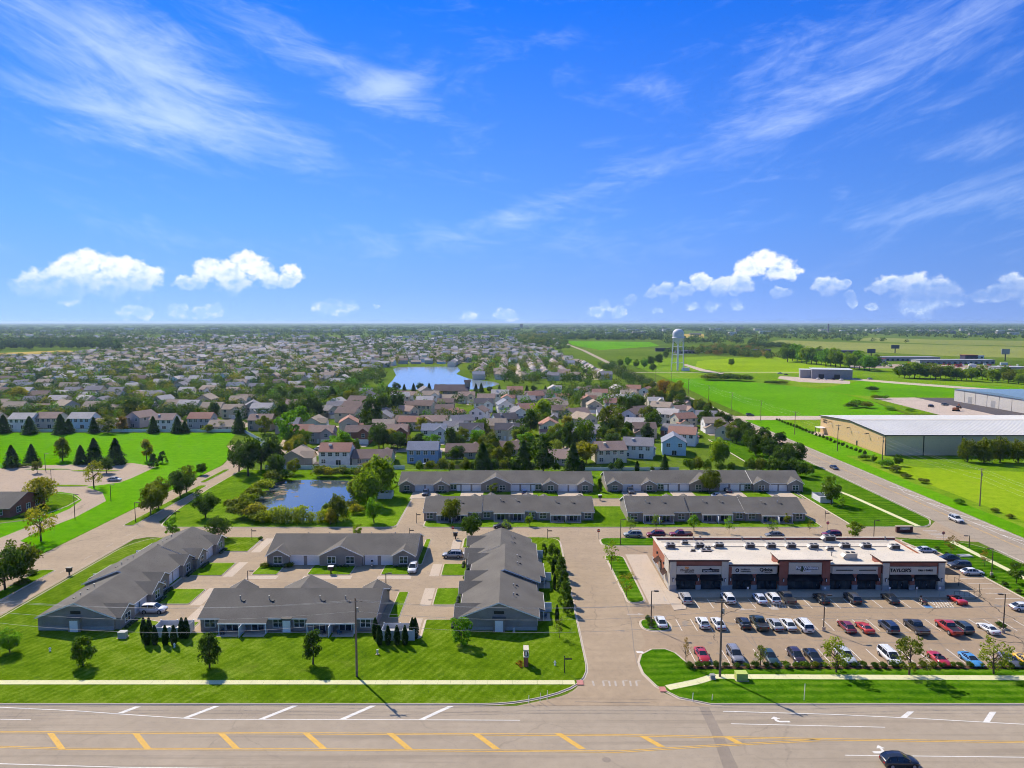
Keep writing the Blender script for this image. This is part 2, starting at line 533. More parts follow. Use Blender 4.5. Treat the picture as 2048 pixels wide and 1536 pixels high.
M['mulch'] = material('mulch', mottled((.10, .06, .04), .35), 1, 0)
M['pink'] = material('tactile_paving', mottled((.45, .20, .17), .15), .9, .2)
M['paint_w'] = material('white_road_paint', mottled((.66, .63, .58), .14, 1.5, 9), .8, .2)
M['paint_f'] = material('faded_road_paint', mottled((.41, .355, .30), .14, 1.5, 9), .8, .2)
M['paint_y'] = material('yellow_road_paint', mottled((.60, .36, .08), .14, 1.5, 9), .8, .2)
M['paint_b'] = material('blue_road_paint', mottled((.10, .25, .45), .14), .8, .2)
M['siding'] = material('grey_lap_siding', lap((.285, .255, .225)), .8, .25)
M['siding_c'] = material('house_siding', lap(None, .2, .06), .8, .25)
M['shingle'] = material('charcoal_shingles', shingle((.142, .130, .112), .24), .95, .15)
M['shingle_c'] = material('house_shingles', shingle(None), .95, .15)
M['white'] = material('white_trim', mottled((.86, .84, .80), .04), .6, .3)
M['white_vinyl'] = material('white_vinyl', mottled((.66, .66, .66), .08), .5, .3)
M['pane'] = material('window_glass', mottled((.03, .045, .055), .4, 2.0), .08, .6)
M['brick'] = material('red_brick', mottled((.36, .135, .075), .22, .8, 9), .9, .2)
M['brick_dk'] = material('dark_red_brick', mottled((.30, .11, .075), .22, .8, 9), .9, .2)
M['stucco'] = material('beige_stucco', mottled((.56, .50, .40), .07), .9, .2)
M['cornice'] = material('brown_cornice', mottled((.085, .035, .03), .15), .7, .3)
M['membrane'] = material('white_roof_membrane', mottled((.60, .53, .43), .14, .15, 2), .8, .2)
M['block'] = material('grey_stone_base', mottled((.36, .35, .33), .12), .9, .2)
M['awning'] = material('black_awning', mottled((.012, .012, .015), .2), .8, .2)
M['awning_br'] = material('brown_awning', mottled((.10, .05, .035), .2), .8, .2)
M['metal_gr'] = material('grey_metal', mottled((.36, .35, .33), .14), .5, .4, .2)
M['metal_dk'] = material('dark_metal', mottled((.02, .02, .022), .2), .5, .4)
M['bronze'] = material('bronze_pole', mottled((.06, .045, .035), .2), .5, .4)
M['wood_pole'] = material('weathered_wood', mottled((.20, .15, .11), .25, 2, 14), .95, .1)
M['wood_fence'] = material('fence_wood', mottled((.42, .30, .17), .2), .95, .1)
M['trunk'] = material('bark', mottled((.10, .075, .055), .3, 2, 14), 1, .05)
M['leaf'] = material('foliage', foliage, .75, .12)
M['leaf_mass'] = material('foliage_mass', foliage_mass, .8, .08)
M['water'] = material('water', plain((.24, .30, .32)), .10, .9)
M['water'].node_tree.nodes['Principled BSDF'].inputs['IOR'].default_value = 1.8
M['pond_water'] = material('pond_water', plain((.075, .10, .12)), .03, .8)
M['pond_water'].node_tree.nodes['Principled BSDF'].inputs['IOR'].default_value = 1.9
M['lily'] = material('pond_weed', mottled((.20, .15, .09), .3, 1, 5), .9, .1)
M['obj'] = material('painted_surface', obj_col(.06), .7, .25)
M['tank'] = material('white_tank_paint', mottled((.62, .63, .68), .10), .55, .3)
M['wh_tan'] = material('tan_metal_wall', mottled((.60, .40, .20), .05, .05, 1), .6, .3)
M['wh_grey'] = material('olive_grey_metal_wall', mottled((.70, .53, .34), .06, .1, 1), .6, .3)
M['wh_roof'] = material('white_metal_roof', mottled((.50, .49, .46), .10, .05, 1), .5, .3)
M['sign_w'] = material('sign_white', plain((.75, .75, .75)), .5, .3)
M['red'] = material('sign_red', plain((.5, .02, .02)), .5, .3)
M['orange'] = material('sign_orange', plain((.75, .28, .03)), .5, .3)
M['lens_r'] = material('red_lamp', plain((.35, .01, .01)), .25, .5)
M['lens_w'] = material('clear_lamp', plain((.7, .7, .72)), .15, .6)
M['tyre'] = material('tyre_rubber', plain((.018, .018, .019)), .85, .2)
M['rim'] = material('alloy_rim', plain((.42, .42, .44)), .35, .5, .6)
M['glass_car'] = material('tinted_glass', plain((.012, .016, .02)), .05, .8)
def carpaint(k, b):
    b.inputs['Coat Weight'].default_value = 0.7
    b.inputs['Coat Roughness'].default_value = 0.05
    return k.n('ShaderNodeObjectInfo').outputs['Color']
M['car'] = material('car_paint', carpaint, .35, .5)
for nm in ('water', 'pond_water'):
    k = NT(M[nm].node_tree)
    b = M[nm].node_tree.nodes['Principled BSDF']
    bp = k.n('ShaderNodeBump')
    bp.inputs['Strength'].default_value = 0.02 if nm == 'water' else 0.03
    bp.inputs['Distance'].default_value = 0.3
    k.put(bp.inputs['Height'], k.noise(k.vm('MULTIPLY', pos(k), (1, 2.2, 1)), .7, 3))
    k.put(b.inputs['Normal'], bp.outputs[0])

# ------------------------------------------------------------------ the setting: ground, roads, lawns
def rounded(pts, rad, seg=5):
    """Polygon with its corners rounded; rad may be one number or one per corner."""
    n = len(pts)
    out = []
    for i in range(n):
        r = rad[i] if hasattr(rad, '__len__') else rad
        p = Vector(pts[i]).to_2d()
        a = (Vector(pts[i - 1]).to_2d() - p)
        b = (Vector(pts[(i + 1) % n]).to_2d() - p)
        if r <= 0:
            out.append(tuple(p))
            continue
        r = min(r, a.length * .48, b.length * .48)
        a, b = p + a.normalized() * r, p + b.normalized() * r
        for k in range(seg + 1):
            t = k / seg
            q = a * (1 - t) ** 2 + p * 2 * t * (1 - t) + b * t * t
            out.append(tuple(q))
    return out

def ccw(poly):
    a = sum(poly[i - 1][0] * poly[i][1] - poly[i][0] * poly[i - 1][1] for i in range(len(poly)))
    return poly if a > 0 else list(reversed(poly))

def inset(poly, d):
    poly = ccw(poly)
    n = len(poly)
    out = []
    for i in range(n):
        p0, p1, p2 = Vector(poly[i - 1]), Vector(poly[i]), Vector(poly[(i + 1) % n])
        e1, e2 = (p1 - p0), (p2 - p1)
        if e1.length < 1e-6 or e2.length < 1e-6:
            out.append(tuple(p1))
            continue
        n1 = Vector((-e1.y, e1.x)).normalized()
        n2 = Vector((-e2.y, e2.x)).normalized()
        m = (n1 + n2)
        k = max(0.35, 1 + n1.dot(n2))
        out.append(tuple(p1 + m * (d / k)))
    return out

def tri_sheet(poly, z, mi=0, mb=None):
    mb = mb or MB()
    poly = ccw(poly)
    from mathutils.geometry import tessellate_polygon
    tr = tessellate_polygon([[Vector((p[0], p[1], 0)) for p in poly]])
    f = []
    for t in tr:
        a, b, c = (poly[i] for i in t)
        f.append(t if (b[0] - a[0]) * (c[1] - a[1]) - (c[0] - a[0]) * (b[1] - a[1]) > 0 else t[::-1])
    return mb.add([(p[0], p[1], z) for p in poly], f, mi)

def sheet(name, poly, z, mat, kind='structure', parent=None):
    o = tri_sheet(poly, z).build(name, mat, parent)
    if parent is None:
        tag(o, kind=kind)
    return o

def rect(x0, x1, y0, y1):
    return [(x0, y0), (x1, y0), (x1, y1), (x0, y1)]

def px(*pts):
    return [G(*p) for p in pts]

def strip(pts, w, z, mat, name, parent):
    """Painted line along a polyline."""
    mb = MB()
    P = [Vector(p) for p in pts]
    L, Rr = [], []
    for i, p in enumerate(P):
        d = (P[min(i + 1, len(P) - 1)] - P[max(i - 1, 0)]).normalized()
        nrm = Vector((-d.y, d.x)) * w / 2
        L.append(p + nrm)
        Rr.append(p - nrm)
    for i in range(len(P) - 1):
        mb.add([(Rr[i].x, Rr[i].y, z), (Rr[i + 1].x, Rr[i + 1].y, z), (L[i + 1].x, L[i + 1].y, z), (L[i].x, L[i].y, z)], [(0, 1, 2, 3)])
    return mb.build(name, mat, parent)

# the ground: one sheet to the horizon
gmb = MB()
S = 45000.0
ground = tri_sheet(rect(-S, S, -S, S), 0.0).build('ground', M['ground'])
tag(ground, kind='structure')

LAWNS = []
def lawn(poly, mat='lawn_c', kerb=0.4, z=0.15):
    """Raised turf with a concrete kerb all round."""
    poly = ccw(poly)
    inner = inset(poly, kerb) if kerb else poly
    mb = MB()
    n = len(inner)
    tri_sheet(inner, z, 0, mb)
    mb.add([(p[0], p[1], 0.0) for p in inner] + [(p[0], p[1], z) for p in inner], [(i, (i + 1) % n, n + (i + 1) % n, n + i) for i in range(n)])
    o = tag(mb.build('lawn', M[mat]), kind='structure')
    if kerb:
        k = MB()
        a, b = poly, inset(poly, kerb * .62)
        n = len(a)
        v = [(p[0], p[1], .045) for p in a] + [(p[0], p[1], .055) for p in b] + [(p[0], p[1], z + .012) for p in inset(poly, kerb * .70)] + [(p[0], p[1], z + .012) for p in inset(poly, kerb * 1.05)] + [(p[0], p[1], z - .03) for p in inset(poly, kerb * 1.06)]
        f = []
        for r in range(4):
            f += [(r * n + i, r * n + (i + 1) % n, (r + 1) * n + (i + 1) % n, (r + 1) * n + i) for i in range(n)]
        k.add(v, f)
        k.build('kerb', M['kerb'], o)
    LAWNS.append(o)
    return o

# --- the highway in front
highway = sheet('highway', rect(-900, 900, 62, 97.7), 0.030, M['highway'])
def hl(name, mat, w, *pts):
    return strip(px(*pts), w, 0.042, M[mat], name, highway)
def bar(x0, y0, x1, y1, w, mat, name='hatch_bar'):
    a, b = Vector(G(x0, y0)), Vector(G(x1, y1))
    h = Vector((w / 2, 0))
    mb = MB().add([(*(a - h), .041), (*(b - h), .041), (*(b + h), .041), (*(a + h), .041)], [(3, 2, 1, 0)])
    return mb.build(name, M[mat], highway)
hl('edge_line', 'paint_w', .16, (-700, 1411), (0, 1415), (150, 1422), (290, 1432), (400, 1439), (700, 1439.5), (1040, 1441))
hl('lane_line', 'paint_w', .15, (-80, 1437.5), (62, 1440))
hl('lane_line', 'paint_w', .15, (-460, 1432), (-300, 1434))
for x0, y0, x1, y1 in [(240, 1427, 276, 1413.5), (372, 1436, 434, 1412.5), (522, 1439, 590, 1412), (684, 1439, 746, 1412), (842, 1440, 902, 1412.5)]:
    bar(x0, y0, x1, y1, .85, 'paint_w')
for dy in (-1.2, 1.8):
    hl('centre_line', 'paint_y', .13, (-700, 1454 + dy), (-200, 1462 + dy), (0, 1464.5 + dy), (600, 1467 + dy), (1240, 1470.5 + dy), (1660, 1479 + dy), (2048, 1484.5 + dy), (2700, 1493 + dy))
    hl('centre_line', 'paint_y', .13, (-700, 1480 + dy), (-200, 1489 + dy), (0, 1494 + dy), (140, 1498 + dy), (600, 1499 + dy), (1240, 1503.5 + dy), (1420, 1492 + dy), (1640, 1480.5 + dy))
for x0, x1 in [(97, 124), (267, 296), (438, 474), (608, 648), (776, 818), (946, 993), (1112, 1165)]:
    bar(x0 + 4, 1467, x1, 1498.5, .95, 'paint_y')
bar(1284, 1472, 1324, 1494.5, .95, 'paint_y')
bar(1456, 1475, 1478, 1487, .95, 'paint_y')
hl('edge_line', 'paint_w', .16, (-700, 1512), (0, 1528), (240, 1535), (700, 1540), (2600, 1548))
hl('edge_line', 'paint_w', .16, (1446, 1423), (1660, 1429), (1830, 1437), (2000, 1446.5), (2048, 1449), (2700, 1463))
hl('lane_line', 'paint_w', .15, (1462, 1448), (1770, 1455))
hl('lane_line', 'paint_w', .15, (1690, 1511), (2048, 1515), (2600, 1519))
bar(1806, 1436, 1822, 1423.5, .95, 'paint_w')
bar(1972, 1445.5, 1986, 1424, .95, 'paint_w')
bar(2150, 1452, 2160, 1425, .95, 'paint_w')
def arrow(cx, cy, sx, sy):
    # curved left-turn arrow: shaft, bend and head
    mb = MB()
    sh = [(-1.6, -.9), (-1.6, -.62), (.1, -.62), (.45, -.45), (.6, -.1), (.6, .25), (1.25, .25), (.42, 1.0), (-.45, .25), (.28, .25), (.22, -.05), (.08, -.3), (-.15, -.42), (-1.6, -.42)]
    sh = [(-1.6, -.95), (.35, -.95), (.85, -.75), (1.05, -.3), (1.05, .2), (1.7, .2), (.75, 1.0), (-.2, .2), (.5, .2), (.5, -.15), (.3, -.45), (-1.6, -.45)]
    return tri_sheet([(cx + p[0] * sx, cy + p[1] * sy) for p in sh], .043).build('turn_arrow', M['paint_w'], highway)
c = G(1560, 1439.5); arrow(c[0], c[1], -.75, .75)
c = G(1756, 1499); arrow(c[0], c[1], .6, .95)
sheet('asphalt_patch', px((1398, 1415), (1418, 1415), (1446, 1470), (1478, 1540), (1448, 1540), (1424, 1470)), .036, M['patch'], parent=highway)
mb = MB()
cx, cy_ = G(1213, 1520)
mb.prism([(cx + .55 * math.cos(t * math.pi / 8), cy_ + .55 * math.sin(t * math.pi / 8)) for t in range(16)], .030, .044)
mb.build('manhole_cover', M['patch'], highway)

# --- streets of the estate
sheet('entrance_street', rounded([(0.5, 97.65), (30.5, 97.65), (22.5, 100), (20.0, 110), (23.6, 118), (23.6, 181), (12.1, 181), (12.1, 108), (9, 101)], [0, 0, 6, 3, 0, 0, 0, 4, 3]), .036, M['street'])
sheet('estate_street', [(-96.2, 178.0), (98, 178.0), (117.4, 174), (117.4, 193), (112, 186.8), (92, 186.8), (-92, 186.6), (-96.2, 190)], .033, M['street'])
sheet('connecting_street', rect(-31.2, -24.0, 186.4, 219), .0335, M['street'])
sheet('back_street', rect(-31.2, 91.8, 208.6, 217.7), .0325, M['street'])
sheet('connecting_street', rect(83.6, 91.8, 186.4, 208.7), .0335, M['street'])
court = sheet('courtyard_drive', rect(-71.2, -8.6, 119, 178.4), .0345, M['street'])
west_street = sheet('west_street', [(-111.8, 60), (-96.0, 60), (-96.0, 176), (-92.5, 179), (-92.5, 186), (-97.5, 192), (-100.5, 230), (-101, 262), (-104.5, 285), (-112, 303), (-121, 318), (-127, 313), (-116, 292), (-111.5, 270)], .038, M['street'])
right_road = sheet('east_road', [(116.9, 60), (130.8, 60), (130.8, 480), (131.5, 640), (133, 900), (143, 1376), (140, 1900), (132, 1900), (135, 1376), (126, 900), (122.5, 640), (117.2, 480)], .034, M['highway'])
side_road = sheet('side_road', rounded([(129.5, 397), (600, 410), (600, 417), (129.5, 414)], 0), .026, M['concrete'])
sheet('lot_lane', rect(117, 330, 775, 781), .024, M['concrete'])
plot = sheet('plaza_parking_lot', [(19.9, 109.6), (101.8, 109.6), (101.8, 172), (97, 178.2), (23, 178.2), (23, 118), (19.9, 112)], .041, M['lot'])

# --- lawns
lawn(rounded([(-95.6, 97.8), (1.5, 97.8), (12.2, 104), (12.3, 178.1), (-12.4, 178.1), (-12.4, 169), (-8.9, 169), (-8.9, 127.6), (-16.2, 127.6), (-16.2, 119.6), (-21.5, 119.6), (-21.5, 122), (-57, 122), (-57, 126.5), (-64.5, 126.5), (-71, 129), (-71, 166.2), (-63.2, 166.2), (-63.2, 178.1), (-91.5, 178.1), (-95.6, 171)],
             [0, 6, 8, 5, 2, 0, 0, 0, .6, .6, .6, 0, 0, .5, .5, 0, 0, .6, 2, 6, 4]), 'lawn_a')
def patchlawn(x0, x1, y0, y1, mat='lawn_c'):
    lawn(rounded(rect(x0, x1, y0, y1), .7, 3), mat, .22)
for y0, y1 in ((134.4, 142.6), (150.0, 158.6)):
    patchlawn(-71.0, -63.0, y0, y1)
    sheet('concrete_apron', rect(-62.7, -60.6, y0 - .3, y1 + .4), .0405, M['concrete'])
for x0, x1 in ((-57.0, -51.2), (-44.9, -35.2), (-28.8, -22.3)):
    patchlawn(x0, x1, 150.6, 157.0)
    sheet('concrete_apron', rect(x0 - .3, x1 + .5, 148.3, 150.3), .0405, M['concrete'])
patchlawn(-21.9, -20.4, 157.2, 176.5)
for y0, y1 in ((134.0, 143.0), (150.0, 157.8)):
    patchlawn(-15.6, -9.2, y0, y1)
    sheet('concrete_apron', rect(-18.0, -15.9, y0, y1), .0405, M['concrete'])
sheet('concrete_apron', rect(-14.9, -12.8, 168.5, 176), .0405, M['concrete'])
sheet('concrete_apron', rect(-18.9, -16.6, 119.8, 128), .0405, M['concrete'])
sheet('concrete_apron', rect(-60.5, -57.4, 127, 134), .0405, M['concrete'])
sheet('concrete_apron', [(-62.6, 166), (-60.4, 166), (-60.4, 177), (-62.6, 177)], .0405, M['concrete'])
patchlawn(-23.2, -20.9, 128, 141)
lawn(rounded(rect(-24.2, 83.8, 186.4, 208.8), 2.5), 'lawn_c')
lawn(rounded([(-95, 186.5), (-31.0, 186.5), (-31.0, 217.6), (91.4, 217.6), (91.4, 262), (-101, 262), (-100.5, 230), (-98, 200)], [4, 3, 0, 1, 0, 0, 0, 4]), 'lawn_c')
lawn(rounded([(91.9, 186.8), (112.5, 186.8), (116.8, 194), (116.9, 330), (91.9, 330)], [3, 5, 2, 0, 0]), 'lawn_b')
# north edge of back-street gardens: drives to the garages are laid over the turf
def drives(spans, y0, y1, z=.175):
    for a, b in spans:
        o = tag(MB().box(a, b, y0, y1, .0, z).build('driveway', M['concrete']), kind='structure')
lawn([(28.6, 97.8), (24.3, 99.6), (21.6, 103), (20.3, 107), (20.2, 110.6), (21.2, 113.6), (23.4, 115.6), (25.9, 115.7), (27.4, 114.2), (28.8, 109.9), (101.6, 109.9), (116.7, 109.9), (116.7, 97.8)], 'lawn_b')
lawn(rounded(rect(23.2, 29.0, 122.2, 127.9), 2.6), 'lawn_b')
lawn(rounded([(22.6, 134.6), (26.6, 135.4), (26.4, 163.4), (21.7, 164.2)], 2.0), 'lawn_b')
lawn(rounded(rect(22.0, 93.0, 170.6, 177.4), 2.5), 'lawn_b')
lawn(rounded([(101.9, 109.9), (116.7, 109.9), (116.7, 168), (112, 175), (103, 177.0), (97.5, 176), (98.5, 170), (101.9, 166)], [0, 0, 4, 4, 3, 2, 2, 1]), 'lawn_b')
sheet('drive_through_lane', [(26.9, 134.6), (32.0, 134.6), (32.0, 164.5), (26.9, 164.5)], .0455, M['concrete'])
lawn(rounded([(-102.4, 60), (-101.2, 60), (-101.2, 154), (-105, 154), (-105, 60)], 1), 'lawn_c', .3)
lawn(rounded(rect(-105.6, -102.4, 188, 236), 1.5), 'lawn_c', .3)
lawn(rounded(rect(-107.6, -105.2, 240, 262), 1.1), 'lawn_c', .3)

# --- west side: church-like lot, drive and open turf
sheet('west_lawn', [(-520, 60), (-112.0, 60), (-112.0, 270), (-116.5, 292), (-127.5, 313), (-137, 350), (-520, 352)], .012, M['field_green'])
sheet('west_parking_lot', px((-420, 948), (0, 937), (32, 932), (265, 926), (312, 934), (262, 957), (240, 965), (172, 974), (205, 985), (212, 1002), (150, 1035), (70, 1066), (40, 1082), (62, 1090), (20, 1112), (-30, 1140), (-60, 1100), (15, 1070), (65, 1050), (140, 1017), (164, 1000), (150, 988), (120, 984), (60, 990), (-60, 1000), (-420, 1010)), .022, M['old_lot'])
for c, rx, ry in ((G(95, 939), 9.0, 1.4), (G(190, 942), 9.5, 1.6), (G(132, 972), 8.0, 1.6)):
    lawn([(c[0] + rx * math.cos(t * math.pi / 10), c[1] + ry * math.sin(t * math.pi / 10)) for t in range(20)], 'field_rough', .3)
lawn(px((-40, 1052), (62, 1040), (135, 1013), (160, 999), (146, 990), (112, 986), (64, 993), (-40, 1003)), 'lawn_c', .3)

# --- east side: rough verge, fields
sheet('east_verge', [(130.9, 60), (500, 60), (500, 397), (130.9, 396)], .008, M['field_rough'])
sheet('mown_verge', [(130.9, 60), (137.5, 60), (137.5, 396), (130.9, 396)], .014, M['field_green'])
sheet('mown_verge', [(137.5, 290), (153, 290), (153, 396), (137.5, 396)], .0142, M['field_green'])
sheet('meadow', px((1765, 925), (1840, 935), (2400, 960), (2400, 1120), (2048, 1042), (1900, 985), (1820, 955)), .016, M['field_yellow'])
sheet('green_field', px((1494, 831), (1420, 800), (1370, 775), (1335, 757), (1420, 757), (1540, 768), (1640, 778), (1740, 800), (1780, 818), (1810, 828), (1700, 833)), .018, M['field_green'])
sheet('rough_field', px((1335, 757), (1240, 722), (1420, 712), (1640, 722), (1980, 745), (2700, 760), (2700, 830), (1820, 827), (1740, 800), (1640, 778), (1540, 768), (1420, 757)), .015, M['field_rough'])
sheet('yellow_field', px((1395, 722), (1520, 712), (1640, 722), (1720, 738), (1650, 748), (1480, 745), (1390, 736)), .02, M['field_yellow'])
sheet('green_strip', px((1640, 778), (1720, 762), (2048, 776), (1960, 792), (1800, 795), (1700, 790)), .019, M['field_green'])
sheet('crop_field', px((1135, 682), (1300, 684), (1320, 692), (1200, 700), (1145, 690)), .02, M['field_green'])
sheet('crop_field', px((1560, 680), (1660, 684), (1900, 690), (2300, 700), (2300, 722), (1900, 712), (1740, 704), (1640, 697), (1500, 690)), .02, M['crop'])
sheet('crop_field', px((1740, 675), (1860, 679), (2300, 686), (2300, 697), (1900, 689), (1700, 681)), .02, M['crop'])
sheet('wheat_field', px((1366, 668), (1408, 668), (1408, 675), (1366, 675)), .02, M['wheat'])
sheet('wheat_field', px((0, 706), (120, 701), (190, 702), (150, 712), (0, 718)), .02, M['wheat'])
sheet('crop_field', px((-300, 722), (0, 708), (60, 708), (110, 712), (0, 722)), .018, M['crop'])
sheet('gravel_yard', px((1745, 796), (1830, 795), (2000, 830), (1880, 830)), .024, M['gravel'])
sheet('paved_yard', px((1830, 795), (1945, 797), (2300, 835), (2300, 850), (2000, 832)), .0245, M['fresh'])
sheet('gravel_track', px((1560, 752), (1640, 757), (1700, 762), (1700, 768), (1600, 764), (1555, 757)), .024, M['gravel'])
sheet('farm_road', px((1700, 756), (1800, 764), (1990, 778), (2100, 786), (2100, 790), (1985, 782), (1800, 768), (1690, 759)), .025, M['concrete'])
sheet('gravel_track', px((1372, 728), (1410, 739), (1450, 747), (1440, 748), (1400, 742), (1366, 730)), .0245, M['gravel'])

# --- sidewalks laid as single slabs
def sidewalk(pts, w, step, z=.165):
    root = tag(bpy.data.objects.new('sidewalk', None), kind='structure')
    COL.objects.link(root)
    me = {}
    for a, b in zip(pts[:-1], pts[1:]):
        a, b = Vector(a), Vector(b)
        L = (b - a).length
        n = max(1, round(L / step))
        ang = math.atan2(b.y - a.y, b.x - a.x)
        key = round(L / n, 2)
        if key not in me:
            s = L / n / 2 - .012
            me[key] = MB().box(-s, s, -w / 2, w / 2, -.1, 0).mesh('slab', M['walk'])
        for i in range(n):
            c = a + (b - a) * ((i + .5) / n)
            link('slab', me[key], root, (c.x, c.y, z + random.uniform(-.004, .004)), ang)
    return root
random.seed(3)
sidewalk([(-95, 104.2), (9.6, 104.2)], 1.25, 1.9)
sidewalk([(23.4, 102.6), (28.4, 104.4), (31.3, 106.0), (116, 105.2)], 1.45, 1.9)
sidewalk([(110.2, 110.4), (110.2, 174)], 1.5, 2.4)
sidewalk([(109.6, 187.6), (107.2, 222), (104.6, 235)], 1.5, 2.4)
for x, y in ((10.4, 104.2), (22.6, 102.2)):
    tag(MB().box(x - .5, x + .5, y - .7, y + .7, .1, .168).build('tactile_paving', M['pink']), kind='structure')

# --- markings on estate street, lot and east road
sheet('crosswalk_paint', px((1183, 1362), (1187, 1362), (1190, 1372), (1186, 1372)), .046, M['paint_f'])
for x in (1204, 1216, 1228, 1244, 1258, 1270):
    sheet('crosswalk_paint', px((x, 1362), (x + 4, 1362), (x + 6, 1373), (x + 2, 1373)), .046, M['paint_f'])
for x in (1210, 1250, 1276):
    sheet('crosswalk_paint', px((x - 5, 1361.5), (x + 5, 1361.5), (x + 5, 1363), (x - 5, 1363)), .0465, M['paint_f'])
sheet('stop_bar', px((1272, 1303), (1285, 1303), (1288, 1306.5), (1274, 1306.5)), .052, M['paint_w'], parent=plot)
def stall(x0, x1, y0, y1, w=.12, z=.050):
    a, b = Vector((x0, y0)), Vector((x1, y1))
    return strip([a, b], w, z, M['paint_w'], 'stall_line', plot)
X = 30.6
STALLS = [30.4 + 2.72 * i for i in range(26)]
for i, x in enumerate(STALLS):
    if x < 95:
        stall(x, x, 122.6, 127.6)
        stall(x - .6, x - .6, 110.6, 115.6)
    if 35 < x < 90:
        stall(x + .3, x + .3, 132.6, 137.4)
for i in range(17):
    y = 121 + 2.75 * i
    stall(96.3, 101.4, y, y)
for i in range(7):          # striped access aisle
    stall(50.0 + i * .55, 51.2 + i * .55, 132.8, 136.5)
    stall(82.0 + i * .55, 83.2 + i * .55, 132.8, 136.5)
def lot_arrow(cx, cy, ang, s=1.0, mat='paint_f'):
    sh = [(-1.8, -.18), (.3, -.18), (.3, -.6), (1.5, 0), (.3, .6), (.3, .18), (-1.8, .18)]
    ca, sa = math.cos(ang), math.sin(ang)
    tri_sheet([(cx + s * (p[0] * ca - p[1] * sa), cy + s * (p[0] * sa + p[1] * ca)) for p in sh], .0505).build('lane_arrow', M[mat], plot)
lot_arrow(*G(1492, 1219), math.pi)
lot_arrow(*G(1273, 1229), 0)
lot_arrow(*G(1330, 1199), -math.pi / 2, .8)
# dark seams where the lot was laid in strips and re-sealed
for pts in ([(1305, 1255), (1400, 1250), (1500, 1248), (1560, 1252)], [(1290, 1268), (1500, 1275), (1700, 1284), (2040, 1290)], [(1480, 1222), (1600, 1230), (1800, 1238), (2030, 1246)],
            [(1640, 1225), (1800, 1226), (1960, 1240)], [(1488, 1268), (1500, 1285), (1518, 1300)], [(1500, 1268), (1512, 1290), (1522, 1306)], [(1960, 1215), (2000, 1245), (2048, 1275)],
            [(1780, 1225), (1800, 1240)], [(1875, 1282), (1892, 1300), (1930, 1325)], [(1910, 1282), (1950, 1312)], [(1240, 1170), (1262, 1240), (1268, 1300), (1275, 1330)], [(1150, 1404), (1300, 1406)]):
    strip(px(*pts), .16, .0495, M['patch'], 'sealed_seam', plot)
def rl(x, y0, y1, mat='paint_w', w=.15):
    return strip([(x, y0), (x, y1)], w, .044, M[mat], 'lane_line', right_road)
rl(117.6, 60, 168); rl(117.6, 196, 470)
rl(130.0, 60, 390); rl(130.3, 420, 640)
for x in (124.0, 124.35):
    rl(x, 60, 900, 'paint_y', .12)
for y in range(150, 232, 11):
    strip([(126.9, y + 8), (129.7, y)], .28, .0445, M['paint_w'], 'hatch_bar', right_road)
strip([(124.4, 150), (126.9, 160), (126.9, 226), (129.9, 236)], .15, .0446, M['paint_w'], 'lane_line', right_road)
for i in range(6):
    sheet('crosswalk_paint', rect(108.6 + i * .02, 112.4, 177.6 + i * 1.2, 178.1 + i * 1.2), .048, M['paint_f'])
WL = lambda pts, m='paint_f', w=.14: strip(pts, w, .046, M[m], 'lane_line', west_street)
WL([(-96.7, 70), (-96.7, 181)])
for y in range(80, 186, 9):
    WL([(-99.4, y), (-99.4, y + 3)])
WL([(-111, 70), (-111, 160)])

# oil stains in the stalls, manholes and drains
ro = random.Random(14)
for i in range(46):
    x = ro.choice(STALLS) + 1.36 + ro.uniform(-.3, .3)
    y = ro.choice((125.0, 113.0, 134.8)) + ro.uniform(-1.2, 1.2)
    if not 30 < x < 95:
        continue
    r = ro.uniform(.25, .7)
    tri_sheet([(x + r * ro.uniform(.6, 1.2) * math.cos(t * .524), y + r * ro.uniform(.8, 1.6) * math.sin(t * .524)) for t in range(12)], .0486 + i * .00001).build('oil_stain', M['patch'], plot)
for a in ((1228, 1166), (470, 1170), (860, 1200), (1245, 1262), (700, 1061), (1420, 1286), (205, 1130)):
    x, y = G(*a)
    tag(MB().prism([(x + .42 * math.cos(t * math.pi / 8), y + .42 * math.sin(t * math.pi / 8)) for t in range(16)], .03, .052).build('manhole_cover', M['patch']), kind='structure')

# ------------------------------------------------------------------ single-storey apartment rows
EAVE, RIDGE, DEPTH = 2.55, 5.15, 13.6

def window_mesh(w, h, lights=2, key={}):
    """White frame with a mullion and a recessed pane; faces -y, centred on its sill line."""
    k = (round(w, 2), round(h, 2), lights)
    if k not in key:
        mb = MB()
        f = .09
        mb.box(-w / 2 - f, w / 2 + f, -.07, .02, -f, 0)
        mb.box(-w / 2 - f, w / 2 + f, -.07, .02, h, h + f)
        mb.box(-w / 2 - f, -w / 2, -.07, .02, 0, h)
        mb.box(w / 2, w / 2 + f, -.07, .02, 0, h)
        for i in range(1, lights):
            x = -w / 2 + w * i / lights
            mb.box(x - .045, x + .045, -.065, .02, 0, h)
        mb.box(-w / 2, w / 2, -.06, .02, h * .5 - .03, h * .5 + .03)
        mb.add([(-w / 2, -.025, 0), (w / 2, -.025, 0), (w / 2, -.025, h), (-w / 2, -.025, h)], [(0, 1, 2, 3)], 1)
        key[k] = mb.mesh('window', [M['white'], M['pane']])
    return key[k]

